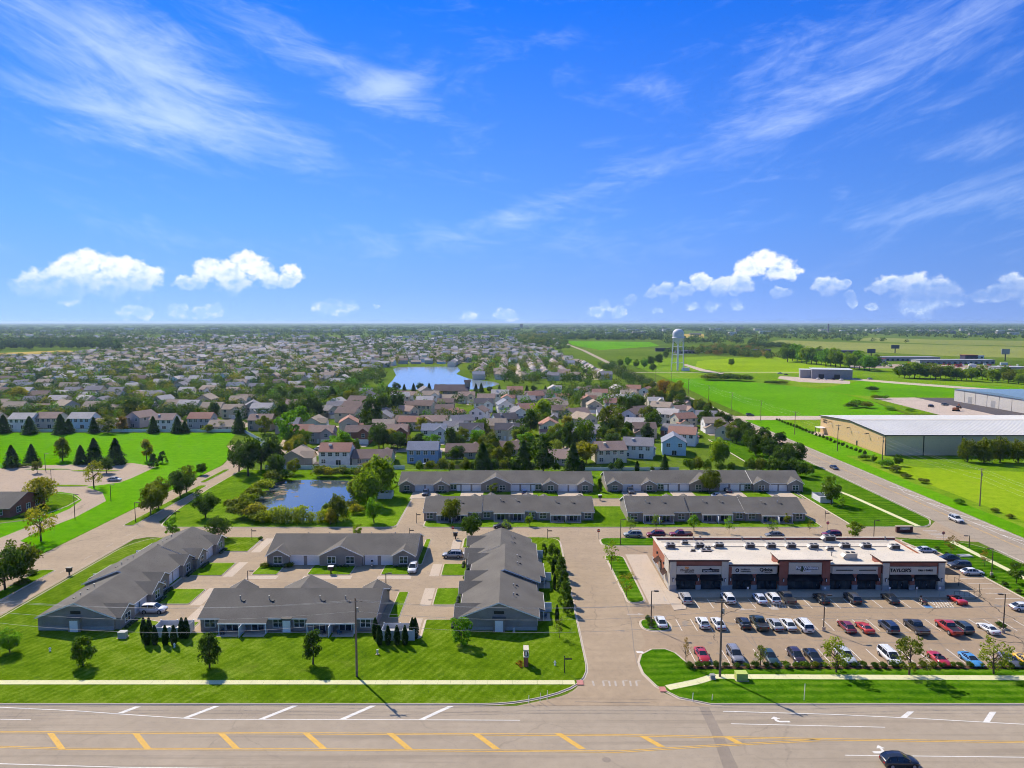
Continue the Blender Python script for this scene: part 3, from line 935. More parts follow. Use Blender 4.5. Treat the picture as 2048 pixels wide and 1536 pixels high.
def garage_mesh(w, h, key={}):
    k = (w, h)
    if k not in key:
        mb = MB()
        n = 4
        for i in range(n):
            mb.box(-w / 2, w / 2, -.05, 0, h * i / n + .012, h * (i + 1) / n - .012)
        mb.add([(-w / 2, -.02, 0), (w / 2, -.02, 0), (w / 2, -.02, h), (-w / 2, -.02, h)], [(0, 1, 2, 3)])
        for s in (-1, 1):
            mb.box(s * (w / 2 + .05) - .05, s * (w / 2 + .05) + .05, -.07, 0, 0, h + .1)
        mb.box(-w / 2, w / 2, -.07, 0, h, h + .1)
        key[k] = mb.mesh('garage_door', M['white'])
    return key[k]

def door_mesh(w=.95, h=2.05, key={}):
    k = (w, h)
    if k not in key:
        mb = MB().box(-w / 2, w / 2, -.05, 0, 0, h)
        mb.box(-w / 2 - .08, -w / 2, -.07, 0, 0, h + .08).box(w / 2, w / 2 + .08, -.07, 0, 0, h + .08).box(-w / 2, w / 2, -.07, 0, h, h + .08)
        for z0, z1 in ((.15, .9), (1.05, 1.85)):
            for s in (-1, 1):
                mb.box(s * .2 - .14, s * .2 + .14, -.065, -.05, z0, z1)
        key[k] = mb.mesh('door', M['white'])
    return key[k]

def slider_mesh(w=2.2, h=2.1, key={}):
    k = (w, h)
    if k not in key:
        mb = MB()
        for x in (-w / 2, 0, w / 2):
            mb.box(x - .06, x + .06, -.06, 0, 0, h)
        mb.box(-w / 2, w / 2, -.06, 0, h - .08, h).box(-w / 2, w / 2, -.06, 0, 0, .08)
        mb.add([(-w / 2, -.02, 0), (w / 2, -.02, 0), (w / 2, -.02, h), (-w / 2, -.02, h)], [(0, 1, 2, 3)], 1)
        key[k] = mb.mesh('patio_door', [M['white'], M['pane']])
    return key[k]

def gable_roof(mb, x0, x1, y0, y1, eave, ridge, over=.42, th=.16, hip=False):
    """Ridge along x; two slopes with thickness, closed verges."""
    ym = (y0 + y1) / 2
    s = (ridge - eave) / (ym - y0)
    a, b = y0 - over, y1 + over
    za = eave - over * s
    xa, xb = x0 - .3, x1 + .3
    for (ya, yb, zA, zB) in ((a, ym, za, ridge), (ym, b, ridge, za)):
        mb.add([(xa, ya, zA), (xb, ya, zA), (xb, yb, zB), (xa, yb, zB), (xa, ya, zA + th), (xb, ya, zA + th), (xb, yb, zB + th), (xa, yb, zB + th)],
               [(0, 3, 2, 1), (4, 5, 6, 7), (0, 1, 5, 4), (1, 2, 6, 5), (2, 3, 7, 6), (3, 0, 4, 7)])

def apartment(name, loc, rz, sections, label, ridge_vents=True, chim=()):
    """sections: (x0, x1, push back, rise, layout). Local -y is the garage side, +y the patio side."""
    root = empty('apartment_building', loc, rz, label, 'apartment building', 'grey apartment rows')
    wall, roof, trim = MB(), MB(), MB()
    for si, (x0, x1, push, rise, lay) in enumerate(sections):
        y0, y1 = push, push + DEPTH
        ev, rg = EAVE + rise, RIDGE + rise
        ym = (y0 + y1) / 2
        wall.extr_x([(y0, 0), (y1, 0), (y1, ev), (ym, rg), (y0, ev)], x0, x1)
        gable_roof(roof, x0, x1, y0, y1, ev, rg)
        s = (rg - ev) / (ym - y0)
        # white fascia and verge boards
        for yy in (y0 - .42, y1 + .42):
            sg = -1 if yy < ym else 1
            trim.box(x0 - .3, x1 + .3, min(yy, yy + sg * .05), max(yy, yy + sg * .05), ev - .42 * s - .06, ev - .42 * s + .12)
        for xx, sg in ((x0 - .3, -1), (x1 + .3, 1)):
            for (ya, yb, za, zb) in ((y0 - .42, ym, ev - .42 * s, rg), (ym, y1 + .42, rg, ev - .42 * s)):
                xo = xx + sg * .03
                trim.add([(xx, ya, za - .08), (xx, yb, zb - .08), (xx, yb, zb + .13), (xx, ya, za + .13), (xo, ya, za - .08), (xo, yb, zb - .08), (xo, yb, zb + .13), (xo, ya, za + .13)],
                         [(0, 1, 2, 3), (7, 6, 5, 4), (0, 4, 5, 1), (2, 6, 7, 3), (0, 3, 7, 4), (1, 5, 6, 2)])
        L = x1 - x0
        for kind, t in lay:
            x = x0 + t * L
            if kind == 'gar':
                link('garage_door', garage_mesh(2.7, 2.15), root, (x, y0 - .004, 0.02))
            elif kind == 'door':
                link('door', door_mesh(), root, (x, y0 - .004, 0.02))
            elif kind == 'win':
                link('window', window_mesh(1.75, 1.5), root, (x, y0 - .004, .75))
            elif kind in ('gable', 'biggable'):
                w = 4.9 if kind == 'gable' else 9.6
                pr = .9
                gz = ev + (1.35 if kind == 'gable' else 2.25)
                wall.extr_y([(x - w / 2, 0), (x + w / 2, 0), (x + w / 2, ev), (x, gz), (x - w / 2, ev)], y0 - pr, y0 + .5)
                back = y0 + (gz - ev) / s + .8
                sl = (gz - ev) / (w / 2)
                o = .4
                for sg in (-1, 1):
                    xa, xb = x + sg * (w / 2 + o), x
                    za, zb = ev - o * sl, gz
                    v = [(xa, y0 - pr - o, za), (xb, y0 - pr - o, zb), (xb, back, zb), (xa, y0 + .6, za)]
                    v += [(p[0], p[1], p[2] + .15) for p in v]
                    roof.add(v, [(0, 1, 2, 3), (7, 6, 5, 4), (0, 4, 5, 1), (1, 5, 6, 2), (2, 6, 7, 3), (3, 7, 4, 0)])
                    trim.add([(xa, y0 - pr - o - .03, za - .07), (xb, y0 - pr - o - .03, zb - .07), (xb, y0 - pr - o - .03, zb + .16), (xa, y0 - pr - o - .03, za + .16),
                              (xa, y0 - pr - o, za - .07), (xb, y0 - pr - o, zb - .07), (xb, y0 - pr - o, zb + .16), (xa, y0 - pr - o, za + .16)],
                             [(0, 1, 2, 3), (7, 6, 5, 4), (0, 4, 5, 1), (2, 6, 7, 3), (0, 3, 7, 4), (1, 5, 6, 2)])
                ww = [(0,)] if kind == 'gable' else [(-2.1,), (2.1,)]
                for (dx,) in ww:
                    link('window', window_mesh(1.75, 1.5), root, (x + dx, y0 - pr - .004, .75))
                bed = MB()
                for i in range(5):
                    bed.ball((x - 1.6 + i * .8 + random.uniform(-.2, .2), y0 - pr - .7, .25), (.45, .4, random.uniform(.3, .5)), 7, 4)
                bed.build('shrub_bed', M['obj'], root, color=(.03, .055, .02))
            elif kind == 'pwin':
                link('window', window_mesh(1.75, 1.45), root, (x, y1 + .004, .8), math.pi)
            elif kind == 'pdoor':
                wall.box(x - .75, x + .75, y1 - .1, y1 + .75, 0, 2.55)
                gz = MB().box(x - .95, x + .95, y1, y1 + .95, 2.55, 2.66)
                gz.build('closet_roof', M['shingle'], root)
                link('door', door_mesh(1.2, 2.1), root, (x, y1 + .754, .02), math.pi)
            elif kind == 'patio':
                # lowered roof over two patios with a white screen between them
                w = 8.6
                yo = y1 + 1.55
                zo = ev - (yo - y1) * s
                roof.add([(x - w / 2, y1 + .3, ev - .3 * s + .02), (x + w / 2, y1 + .3, ev - .3 * s + .02), (x + w / 2, yo, zo + .02), (x - w / 2, yo, zo + .02),
                          (x - w / 2, y1 + .3, ev - .3 * s + .17), (x + w / 2, y1 + .3, ev - .3 * s + .17), (x + w / 2, yo, zo + .17), (x - w / 2, yo, zo + .17)],
                         [(0, 1, 2, 3), (7, 6, 5, 4), (0, 4, 5, 1), (1, 5, 6, 2), (2, 6, 7, 3), (3, 7, 4, 0)])
                trim.box(x - w / 2 - .02, x + w / 2 + .02, yo, yo + .05, zo - .05, zo + .18)
                for dx in (-w / 2 + .15, w / 2 - .15):
                    link('post', MB().box(-.07, .07, -.07, .07, 0, zo).mesh('post', M['white']), root, (x + dx, yo - .2, 0))
                for dx in (-2.3, 2.3):
                    link('patio_door', slider_mesh(), root, (x + dx, y1 + .004, .05), math.pi)
                    link('patio_slab', MB().box(-1.9, 1.9, 0, 2.6, 0, .17).mesh('patio_slab', M['concrete']), root, (x + dx, y1 + .02, .01))
                link('privacy_screen', MB().box(-.05, .05, 0, 3.0, .1, 1.95).mesh('privacy_screen', M['white_vinyl']), root, (x, y1 + .02, .05))
                for q in range(2):
                    fx = x + random.choice((-1, 1)) * random.uniform(1, 3.4)
                    fm = MB().box(-.3, .3, -.3, .3, .35, .42).box(-.3, .3, .24, .3, .42, .9)
                    for ax in (-.26, .26):
                        for ay in (-.26, .26):
                            fm.box(ax - .03, ax + .03, ay - .03, ay + .03, 0, .35)
                    fm.build('patio_chair', M['obj'], root, (fx, y1 + 1.6, .18), random.uniform(0, 6), color=random.choice([(.03, .03, .04), (.2, .2, .22), (.04, .09, .16)]))
            elif kind == 'vent':
                link('roof_vent', MB().tube((0, 0, -.2), (0, 0, .55), .07, n=7).tube((0, 0, .45), (0, 0, .6), .14, n=8).mesh('roof_vent', M['metal_gr']), root, (x, ym + 2.6, rg - 2.6 * s + .1))
                link('roof_vent', MB().box(-.2, .2, -.2, .2, 0, .22).mesh('roof_vent', M['metal_dk']), root, (x - .9, ym + 3.2, rg - 3.2 * s + .1))
            elif kind == 'endgable0' or kind == 'endgable1':
                ex, sg = (x0, -1) if kind.endswith('0') else (x1, 1)
                rr = -math.pi / 2 if sg < 0 else math.pi / 2
                ymid = y0 + t * DEPTH if t else ym
                box = MB().box(-1.05, 1.05, -.7, .05, 0, 2.55)
                box.build('closet', M['siding'], root, (ex, ymid, 0), rr)
                MB().box(-1.2, 1.2, -.85, .05, 2.56, 2.66).build('closet_roof', M['shingle'], root, (ex, ymid, 0), rr)
                link('door', door_mesh(1.25, 2.1), root, (ex + sg * .704, ymid + sg * .0, .02), rr)
                MB().box(-.9, .9, -.05, 0, 0, .55).add([], []).build('attic_vent', M['metal_dk'], root, (ex, ymid, 3.15), rr)
                w2 = DEPTH / 2 - 1.2
                for yy in (y0 + w2 / 2 + .1, y1 - w2 / 2 - .1):
                    MB().box(-w2 / 2, w2 / 2, -.06, 0, 0, .8).build('stone_base', M['block'], root, (ex, yy, 0), rr)
    wall.build('wall', M['siding'], root)
    roof.build('roof', M['shingle'], root)
    trim.build('fascia', M['white'], root)
    return root

random.seed(11)
GAR4 = [('gable', .077), ('door', .148), ('gar', .20), ('gar', .31), ('door', .378), ('biggable', .5), ('door', .632), ('gar', .70), ('gar', .81), ('door', .866), ('gable', .923)]
PAT4 = [('pwin', .055), ('patio', .245), ('pwin', .435), ('pdoor', .50), ('pwin', .555), ('patio', .745), ('pwin', .945), ('vent', .2), ('vent', .35), ('vent', .65), ('vent', .82)]
SEC2 = [('gable', .16), ('door', .30), ('gar', .41), ('gar', .62), ('door', .73), ('gable', .845)]
SECP = [('pwin', .10), ('patio', .5), ('pwin', .90), ('vent', .38), ('vent', .66)]
MIDG = [('win', .045), ('door', .10), ('gar', .18), ('gar', .295), ('door', .365), ('biggable', .5), ('door', .635), ('gar', .705), ('gar', .82), ('door', .90), ('win', .955)]

# C: garages face the camera; B: patios face the camera
apartment('c', (-55.4, 157.2, 0), 0, [(0, 33.5, 0, 0, GAR4 + PAT4)], 'grey four-unit apartment row with four white garage doors facing the courtyard')
apartment('b', (-24.4, 122.6 + DEPTH, 0), math.pi, [(0, 31.2, 0, 0, GAR4 + PAT4)], 'grey apartment row with patios and white screens facing the front lawn')
# A: west row seen end-on; garages face east
ta = [('gable', .18), ('door', .32), ('gar', .44), ('gar', .66), ('gable', .88)]
apartment('a', (-71.0, 122.6, 0), math.pi / 2, [(0, 15.5, 0, 0, ta + SECP[3:] + [('endgable0', 0)]), (15.5, 31.5, .9, .35, SEC2 + SECP), (31.5, 46.5, 0, .1, SEC2 + SECP)],
          'long grey apartment row along the west street, gable end to the lawn')
# D: east row seen end-on; garages face west
apartment('d', (-8.8, 168.4, 0), -math.pi / 2, [(0, 13.6, -.6, .05, SEC2 + SECP), (13.6, 29.5, .5, .4, SEC2 + SECP), (29.5, 45.8, -.3, .1, SEC2 + SECP + [('endgable1', 0)])],
          'long grey apartment row beside the entrance street, gable end to the lawn')
apartment('e', (22.6, 193.2 + DEPTH, 0), math.pi, [(0, 15.6, 0, 0, SECP + SEC2), (15.6, 31.2, -.7, .25, SECP + SEC2), (31.2, 47, .2, .05, SECP + SEC2)],
          'grey three-section apartment row with patios, between the two estate streets, west')
apartment('f', (81.0, 192.4 + DEPTH, 0), math.pi, [(0, 16.4, 0, 0, SECP + SEC2), (16.4, 32.6, -.5, .15, SECP + SEC2), (32.6, 49, .3, .3, SECP + SEC2)],
          'grey three-section apartment row with patios, right behind the flat-roofed plaza')
apartment('g', (-36.6, 227.0, 0), 0, [(0, 16.2, 0, 0, SEC2 + SECP), (16.2, 46.5, .6, .25, MIDG + SECP), (46.5, 62.8, 0, .05, SEC2 + SECP)],
          'rear grey apartment row with eight white garage doors, nearer the pond')
apartment('h', (30.8, 227.4, 0), 0, [(0, 16.2, 0, 0, SEC2 + SECP), (16.2, 47.5, .6, .25, MIDG + SECP), (47.5, 63.6, 0, .3, SEC2 + SECP)],
          'rear grey apartment row with eight white garage doors, nearer the east road')
def gdrive(x0, x1, y0=217.6, y1=227.2):
    tag(MB().box(x0, x1, y0, y1, .0, .17).build('driveway', M['concrete']), kind='structure')
for bx in (-36.6, 30.8):
    for a, b in ((4.6, 12.6), (20.2, 27.4), (36.2, 43.4), (51.2, 59.2)):
        gdrive(bx + a, bx + b)

# ------------------------------------------------------------------ shopping plaza
PF, PB = 142.0, 160.6            # front and back wall
plaza = empty('shopping_plaza', (0, 0, 0), 0, 'flat-roofed brick and beige shopping plaza behind the parked cars', 'shopping plaza')
def pp(name, mb, mat, **k):
    return mb.build(name, mat, plaza, **k)

def text_mesh(body, size, mat, align='CENTER', bold=0.0, shear=0.0):
    cu = bpy.data.curves.new('lettering', 'FONT')
    cu.body = body
    cu.size = size
    cu.align_x = align
    cu.align_y = 'CENTER'
    cu.extrude = .03
    cu.offset = bold
    cu.shear = shear
    ob = bpy.data.objects.new('lettering', cu)
    me = bpy.data.meshes.new_from_object(ob)
    bpy.data.objects.remove(ob)
    me.materials.clear()
    me.materials.append(mat)
    return me

def letters(body, size, x, y, z, mat, parent, bold=.0, rz=0.0, shear=0.0):
    o = link('lettering', text_mesh(body, size, mat, bold=bold, shear=shear), parent, (x, y, z))
    o.rotation_euler = (math.pi / 2, 0, rz)
    return o

def word_blocks(x, y, z, w, h, mat, parent, seed):
    """A word too small to read: a row of letter-sized strokes."""
    rnd = random.Random(seed)
    mb = MB()
    t = x - w / 2
    while t < x + w / 2 - h * .3:
        lw = h * rnd.uniform(.35, .62)
        hh = h * rnd.choice((1, .72, .72, .8))
        mb.box(t, t + h * .14, y - .04, y, z - h / 2, z - h / 2 + hh)
        mb.box(t + h * .14, t + lw, y - .04, y, z - h / 2 + hh * .82, z - h / 2 + hh)
        mb.box(t + lw - h * .13, t + lw, y - .04, y, z - h / 2 + (0 if rnd.random() < .6 else hh * .5), z - h / 2 + hh * .82)
        t += lw + h * .16
    return mb.build('lettering', mat, parent)

# main body and roof deck
pp('wall', MB().box(32.6, 88.3, PF + .35, PB, 0, 4.75), M['brick'])
pp('roof', MB().box(32.7, 88.2, PF + .6, PB - .1, 4.76, 4.95), M['membrane'])
# parapets
mbp = MB()
mbp.box(32.55, 32.95, PF + 4, PB + .05, 4.7, 5.45).box(87.95, 88.35, PF + 3, PB - 6, 4.7, 5.35).box(88.0, 88.36, PB - 6, PB, 4.7, 5.0)
pp('parapet', mbp, M['brick'])
pp('parapet', MB().box(32.55, 88.35, PB - .35, PB + .06, 4.7, 5.4), M['brick_dk'])
mbc = MB()
mbc.box(32.42, 33.08, PF + 4, PB + .15, 5.45, 5.55).box(32.42, 88.45, PB - .45, PB + .18, 5.41, 5.5).box(87.85, 88.48, PF + 3, PB - 6, 5.35, 5.44)
pp('coping', mbc, M['membrane'])
# front blocks: (x0, x1, height, forward)
def tower(x0, x1, h, fw, facing):
    y0 = PF - fw
    pp('tower', MB().box(x0, x1, y0 + .06, PF + (4.0 if facing != 'low' else .7), 3.6, h - .38), M['brick_dk'] if facing != 'low' else M['stucco'])
    back = PF + (4.05 if facing != 'low' else .75)
    pp('cornice', MB().box(x0 - .12, x1 + .12, y0 - .12, back + .05, h - .38, h - .2).box(x0 - .3, x1 + .3, y0 - .3, back + .15, h - .2, h - .02), M['cornice'])
    pp('coping', MB().box(x0 - .32, x1 + .32, y0 - .32, back + .17, h - .018, h + .05), M['membrane'])
tower(32.3, 44.3, 6.6, .35, 'tower')
tower(44.5, 54.5, 5.55, 0.0, 'low')
tower(54.7, 65.1, 6.7, .5, 'tower')
tower(65.3, 75.7, 5.55, 0.0, 'low')
tower(75.9, 88.6, 6.3, .35, 'tower')
def sign_panel(x0, x1, y, z0, z1):
    o = pp('sign_panel', MB().box(x0, x1, y - .1, y + .1, z0, z1), M['stucco'])
    pp('panel_border', MB().box(x0 - .08, x1 + .08, y - .13, y, z0 - .09, z0).box(x0 - .08, x1 + .08, y - .13, y, z1, z1 + .09), M['stucco'])
    return o
s1 = sign_panel(33.65, 42.9, PF - .4, 3.65, 5.2)
s2 = sign_panel(45.1, 54.2, PF - .08, 3.6, 4.95)
s3 = sign_panel(56.6, 63.3, PF - .55, 3.7, 5.95)
s4 = sign_panel(65.7, 75.0, PF - .08, 3.6, 4.95)
s5 = sign_panel(77.4, 86.9, PF - .4, 3.6, 5.05)
ys = PF - .52
# orange ring logo and script name
mb = MB()
for i in range(16):
    a, b = 2 * math.pi * i / 16, 2 * math.pi * (i + 1) / 16
    mb.add([(35.75 + .38 * math.cos(a), ys, 4.98 + .38 * math.sin(a)), (35.75 + .38 * math.cos(b), ys, 4.98 + .38 * math.sin(b)), (35.75 + .24 * math.cos(b), ys, 4.98 + .24 * math.sin(b)), (35.75 + .24 * math.cos(a), ys, 4.98 + .24 * math.sin(a))], [(3, 2, 1, 0)])
mb.box(35.6, 35.9, ys - .02, ys, 4.85, 5.1)
mb.build('ring_logo', M['orange'], s1)
word_blocks(35.9, ys, 4.42, 2.9, .46, M['cornice'], s1, 4)
word_blocks(36.3, ys, 4.02, 2.0, .24, M['awning'], s1, 9)
mb = MB().box(38.9, 42.4, ys - .02, ys + .02, 4.0, 4.62).add([(40.3, ys - .02, 4.62), (41.1, ys - .02, 4.62), (40.55, ys - .02, 4.95)], [(0, 1, 2)])
bx = mb.build('sign_box', M['awning'], s1)
word_blocks(40.0, ys - .03, 4.3, 1.8, .3, M['sign_w'], s1, 12)
word_blocks(41.7, ys - .03, 4.3, 1.2, .24, M['metal_gr'], s1, 15)
yl = PF - .2
mb = MB()
for r0, r1, mi in ((.55, .46, 0), (.42, .2, 1)):
    for i in range(18):
        a, b = 2 * math.pi * i / 18, 2 * math.pi * (i + 1) / 18
        mb.add([(46.2 + r0 * math.cos(a), yl, 4.28 + r0 * math.sin(a)), (46.2 + r0 * math.cos(b), yl, 4.28 + r0 * math.sin(b)), (46.2 + r1 * math.cos(b), yl, 4.28 + r1 * math.sin(b)), (46.2 + r1 * math.cos(a), yl, 4.28 + r1 * math.sin(a))], [(3, 2, 1, 0)], mi)
mb.build('round_logo', [M['sign_w'], M['awning']], s2)
word_blocks(48.0, yl, 4.5, 2.0, .36, M['awning'], s2, 21)
word_blocks(48.0, yl, 4.05, 2.0, .30, M['awning'], s2, 22)
letters('Qdoba', .95, 52.1, yl, 4.38, M['awning'], s2, .025)
word_blocks(52.5, yl, 3.85, 1.4, .18, M['awning'], s2, 24)
yc = PF - .68
MB().ball((59.35, yc + .02, 4.75), (.55, .04, .6), 12, 8).build('leaf_logo', M['obj'], s3, color=(.03, .06, .02))
letters('Pet', .82, 58.5, yc - .05, 4.95, M['sign_w'], s3, .02)
letters('Wellness', .82, 61.0, yc - .05, 4.95, M['sign_w'], s3, .02)
letters('Clinic', .72, 60.3, yc - .05, 4.35, M['sign_w'], s3, .015)
MB().box(58.0, 62.6, yc, yc + .03, 4.55, 5.2).build('dark_backing', M['obj'], s3, color=(.05, .06, .1))
for x in (68.2, 72.9):
    MB().box(x - 1.75, x + 1.75, yl - .05, yl, 4.22, 4.4).build('raceway_bar', M['awning'], s4)
letters("TAYLOR'S", .98, 79.5, ys, 4.35, M['awning'], s5, .03)
letters('BAR & TABLE', .5, 84.6, ys, 4.35, M['awning'], s5, .025)
# storefront bays: glass, mullions, awnings, piers
def bay(x0, x1, y, door_at, mat_aw='awning', ztop=3.55, out=1.15, zlow=2.45):
    pp('storefront_glass', MB().box(x0, x1, y - .02, y + .02, .12, ztop), M['pane'])
    for x in [x0 + (x1 - x0) * i / 4 for i in range(5)]:
        pp('mullion', MB().box(x - .05, x + .05, y - .08, y - .022, .12, ztop), M['metal_dk'])
    pp('sill', MB().box(x0, x1, y - .09, y - .024, 0, .4), M['metal_dk'])
    dx = x0 + (x1 - x0) * door_at
    d = pp('door', MB().box(dx - .5, dx - .42, y - .14, y - .09, .05, 2.3).box(dx + .42, dx + .5, y - .14, y - .09, .05, 2.3).box(dx - .42, dx + .42, y - .14, y - .09, 2.2, 2.3).box(dx - .42, dx + .42, y - .14, y - .09, .05, .25), M['metal_dk'])
    MB().box(dx + .3, dx + .34, y - .2, y - .141, .9, 1.3).build('handle', M['metal_gr'], d)
    a0, a1 = x0 - .25, x1 + .25
    pp('awning', MB().add([(a0, y - .05, ztop + .25), (a1, y - .05, ztop + .25), (a1, y - out, zlow), (a0, y - out, zlow), (a0, y - .05, zlow), (a1, y - .05, zlow), (a1, y - out, zlow - .18), (a0, y - out, zlow - .18)],
                          [(0, 3, 2, 1), (0, 4, 3), (1, 2, 5), (3, 7, 6, 2)]), M[mat_aw])
def pier(x0, x1, y0, h, mat='stucco', base=1.1):
    o = pp('pier', MB().box(x0, x1, y0, PF + .5, 0, h), M[mat])
    if base:
        MB().box(x0 - .06, x1 + .06, y0 - .06, PF + .4, .0, base).box(x0 - .1, x1 + .1, y0 - .1, PF + .4, base, base + .1).build('stone_base', M['block'], o)
    xm = (x0 + x1) / 2
    MB().box(xm - .15, xm + .15, y0 - .2, y0 - .0, 2.0, 2.75).build('wall_lamp', M['metal_dk'], o)
    MB().box(xm - .09, xm + .09, y0 - .23, y0 - .201, 2.08, 2.65).build('lamp_glass', M['sign_w'], o)
G1 = PF + .3
pier(32.3, 33.6, PF - .55, 6.2); pier(42.95, 44.3, PF - .55, 6.2); pier(37.8, 38.7, PF - .2, 3.6, 'brick_dk')
bay(33.7, 37.7, G1, .3); bay(38.8, 42.9, G1, .55)
pier(44.5, 45.2, PF - .15, 5.0, 'brick_dk'); pier(49.2, 50.2, PF - .15, 3.6, 'brick_dk')
bay(45.3, 49.1, G1, .45); bay(50.3, 54.4, G1, .55)
pier(54.7, 56.4, PF - .55, 6.25, 'brick_dk'); pier(63.5, 65.1, PF - .55, 6.25, 'brick_dk')
bay(56.6, 63.3, G1, .86, ztop=3.0, out=1.4)
pier(69.9, 70.9, PF - .15, 3.6, 'brick_dk'); pier(74.9, 75.7, PF - .15, 5.0, 'brick_dk')
bay(65.3, 69.8, G1, .4); bay(71.0, 74.8, G1, .6)
pier(75.95, 77.2, PF - .55, 5.85); pier(87.3, 88.6, PF - .55, 5.85); pier(81.7, 82.7, PF - .2, 3.6, 'brick_dk')
bay(77.3, 81.6, G1, .6); bay(82.8, 87.2, G1, .5)
# side wall to the drive-through: stucco end, brown awnings, service window
pp('pier', MB().box(32.28, 32.62, PF + .6, PF + 4.6, 0, 6.2), M['stucco'])
for y in (PF + 3.2, PF + 10.4):
    pp('awning', MB().add([(32.5, y - 1.5, 3.4), (32.5, y + 1.5, 3.4), (31.3, y + 1.5, 2.5), (31.3, y - 1.5, 2.5)], [(0, 1, 2, 3), (3, 2, 1, 0)]), M['awning_br'])
    w = pp('service_window', MB().box(32.44, 32.58, y - 1.1, y + 1.1, 1.0, 2.6), M['pane'])
pp('stone_base', MB().box(32.42, 32.6, PF + 4.7, PB, 0, 1.0), M['block'])
for y in (PF + 6, PF + 13):
    MB().box(32.3, 32.6, y - .15, y + .15, 3.4, 3.9).build('wall_lamp', M['metal_dk'], plaza)
# roof plant
def rooftop(px_, py_, s=1.0, kind=0):
    x, y = G(px_, py_, 4.95)
    r = empty('rooftop_unit', (x, y, 4.95), 0)
    r.parent = plaza
    m = MB().box(-.95 * s, .95 * s, -.6 * s, .6 * s, .12, 1.05 * s)
    m.box(-1.02 * s, 1.02 * s, -.67 * s, .67 * s, 0, .12)
    m.build('casing', M['metal_gr'] if kind == 0 else M['stucco'], r)
    m = MB()
    for dx in (-.45, .45):
        m.tube((dx * s, 0, 1.05 * s), (dx * s, 0, 1.15 * s), .34 * s, n=10)
    m.build('fan', M['metal_dk'], r)
    MB().add([(-.95 * s, -.6 * s, .9 * s), (-.95 * s, .6 * s, .9 * s), (-1.45 * s, .6 * s, .45 * s), (-1.45 * s, -.6 * s, .45 * s), (-.95 * s, -.6 * s, .45 * s), (-.95 * s, .6 * s, .45 * s)], [(0, 1, 2, 3), (0, 3, 4), (1, 5, 2)]).build('intake_hood', M['metal_gr'], r)
    if kind == 0:
        MB().box(-.8 * s, .8 * s, -.62 * s, -.601 * s, .25, .9 * s).build('louvre', M['metal_dk'], r)
for a in [(1341, 1096), (1399, 1096), (1438, 1095), (1500, 1096), (1542, 1096), (1582, 1096), (1627, 1097), (1690, 1096), (1732, 1096), (1789, 1098)]:
    rooftop(*a)
rooftop(1412, 1110, 1.2); rooftop(1415, 1099, .7); rooftop(1370, 1088, .7); rooftop(1386, 1103, .5); rooftop(1700, 1117, 1.25, 1); rooftop(1618, 1110, .5); rooftop(1640, 1110, .6); rooftop(1658, 1082, 1.3); rooftop(1660, 1100, .7)
for a in [(1387, 1080), (1400, 1079), (1484, 1081), (1522, 1080), (1570, 1082), (1635, 1108), (1663, 1112), (1770, 1080), (1393, 1112), (1845, 1115)]:
    x, y = G(*a, 4.95)
    MB().tube((x, y, 4.9), (x, y, 5.75), .1, n=7).tube((x, y, 5.6), (x, y, 5.85), .2, n=8).build('vent_pipe', M['metal_gr'], plaza)
for y in (PB - 2.2, PB - 5.6):
    MB().box(34, 86, y - .06, y + .06, 4.955, 5.1).build('gas_pipe', M['stucco'], plaza)
MB().tube((84.8, PF + 4.6, 4.9), (84.8, PF + 4.6, 6.8), .04, n=6).build('roof_mast', M['metal_gr'], plaza)
# walk in front of the shops
tag(MB().box(32.4, 93.5, 138.0, PF + .4, 0, .135).build('shop_walk', M['concrete']), kind='structure')
tag(MB().prism(ccw([(31.0, 131.6), (33.4, 132.2), (34.0, 134.2), (33.0, 138), (30.9, 148), (31.0, 134)]), 0, .14).build('shop_walk', M['concrete']), kind='structure')
sheet('painted_panel', rect(79.9, 81.4, 132.6, 134), .0508, M['paint_b'], parent=plot)
sheet('painted_panel', rect(49.8, 51.3, 132.0, 133.2), .0508, M['paint_f'], parent=plot)
# terrace railing at the east end
tr = empty('terrace_railing', (88.7, 138.3, .13), 0, 'black metal railing round the terrace at the east end of the plaza', 'railing')
m = MB()
for i in range(6):
    m.tube((i * 1.0, 0, 0), (i * 1.0, 0, 1.05), .03, n=6)
m.tube((0, 0, 1.05), (5, 0, 1.05), .03, n=6).tube((0, 0, .15), (5, 0, .15), .025, n=6)
m.build('rail', M['metal_dk'], tr)
m = MB()
for i in range(6):
    m.tube((5, i * 1.6, 0), (5, i * 1.6, 1.05), .03, n=6)
m.tube((5, 0, 1.05), (5, 8, 1.05), .03, n=6)
m.build('rail', M['metal_dk'], tr)
MB().tube((5, 0, 0), (5, 0, 2.6), .05, n=6).build('post', M['metal_dk'], tr)
cp = empty('terrace_canopy', (91.2, 146.2, .13), 0, 'dark canopy over the terrace at the east end of the plaza', 'canopy')
MB().add([(-2.5, -2.2, 2.5), (2.3, -2.2, 2.3), (2.3, 2.2, 2.3), (-2.5, 2.2, 2.5), (-2.5, -2.2, 2.6), (2.3, -2.2, 2.4), (2.3, 2.2, 2.4), (-2.5, 2.2, 2.6)], [(0, 3, 2, 1), (4, 5, 6, 7), (0, 1, 5, 4), (1, 2, 6, 5), (2, 3, 7, 6), (3, 0, 4, 7)]).build('canopy_top', M['awning'], cp)
for x in (-2.3, 2.1):
    for y in (-2, 2):
        MB().tube((x, y, 0), (x, y, 2.4), .05, n=6).build('post', M['metal_dk'], cp)

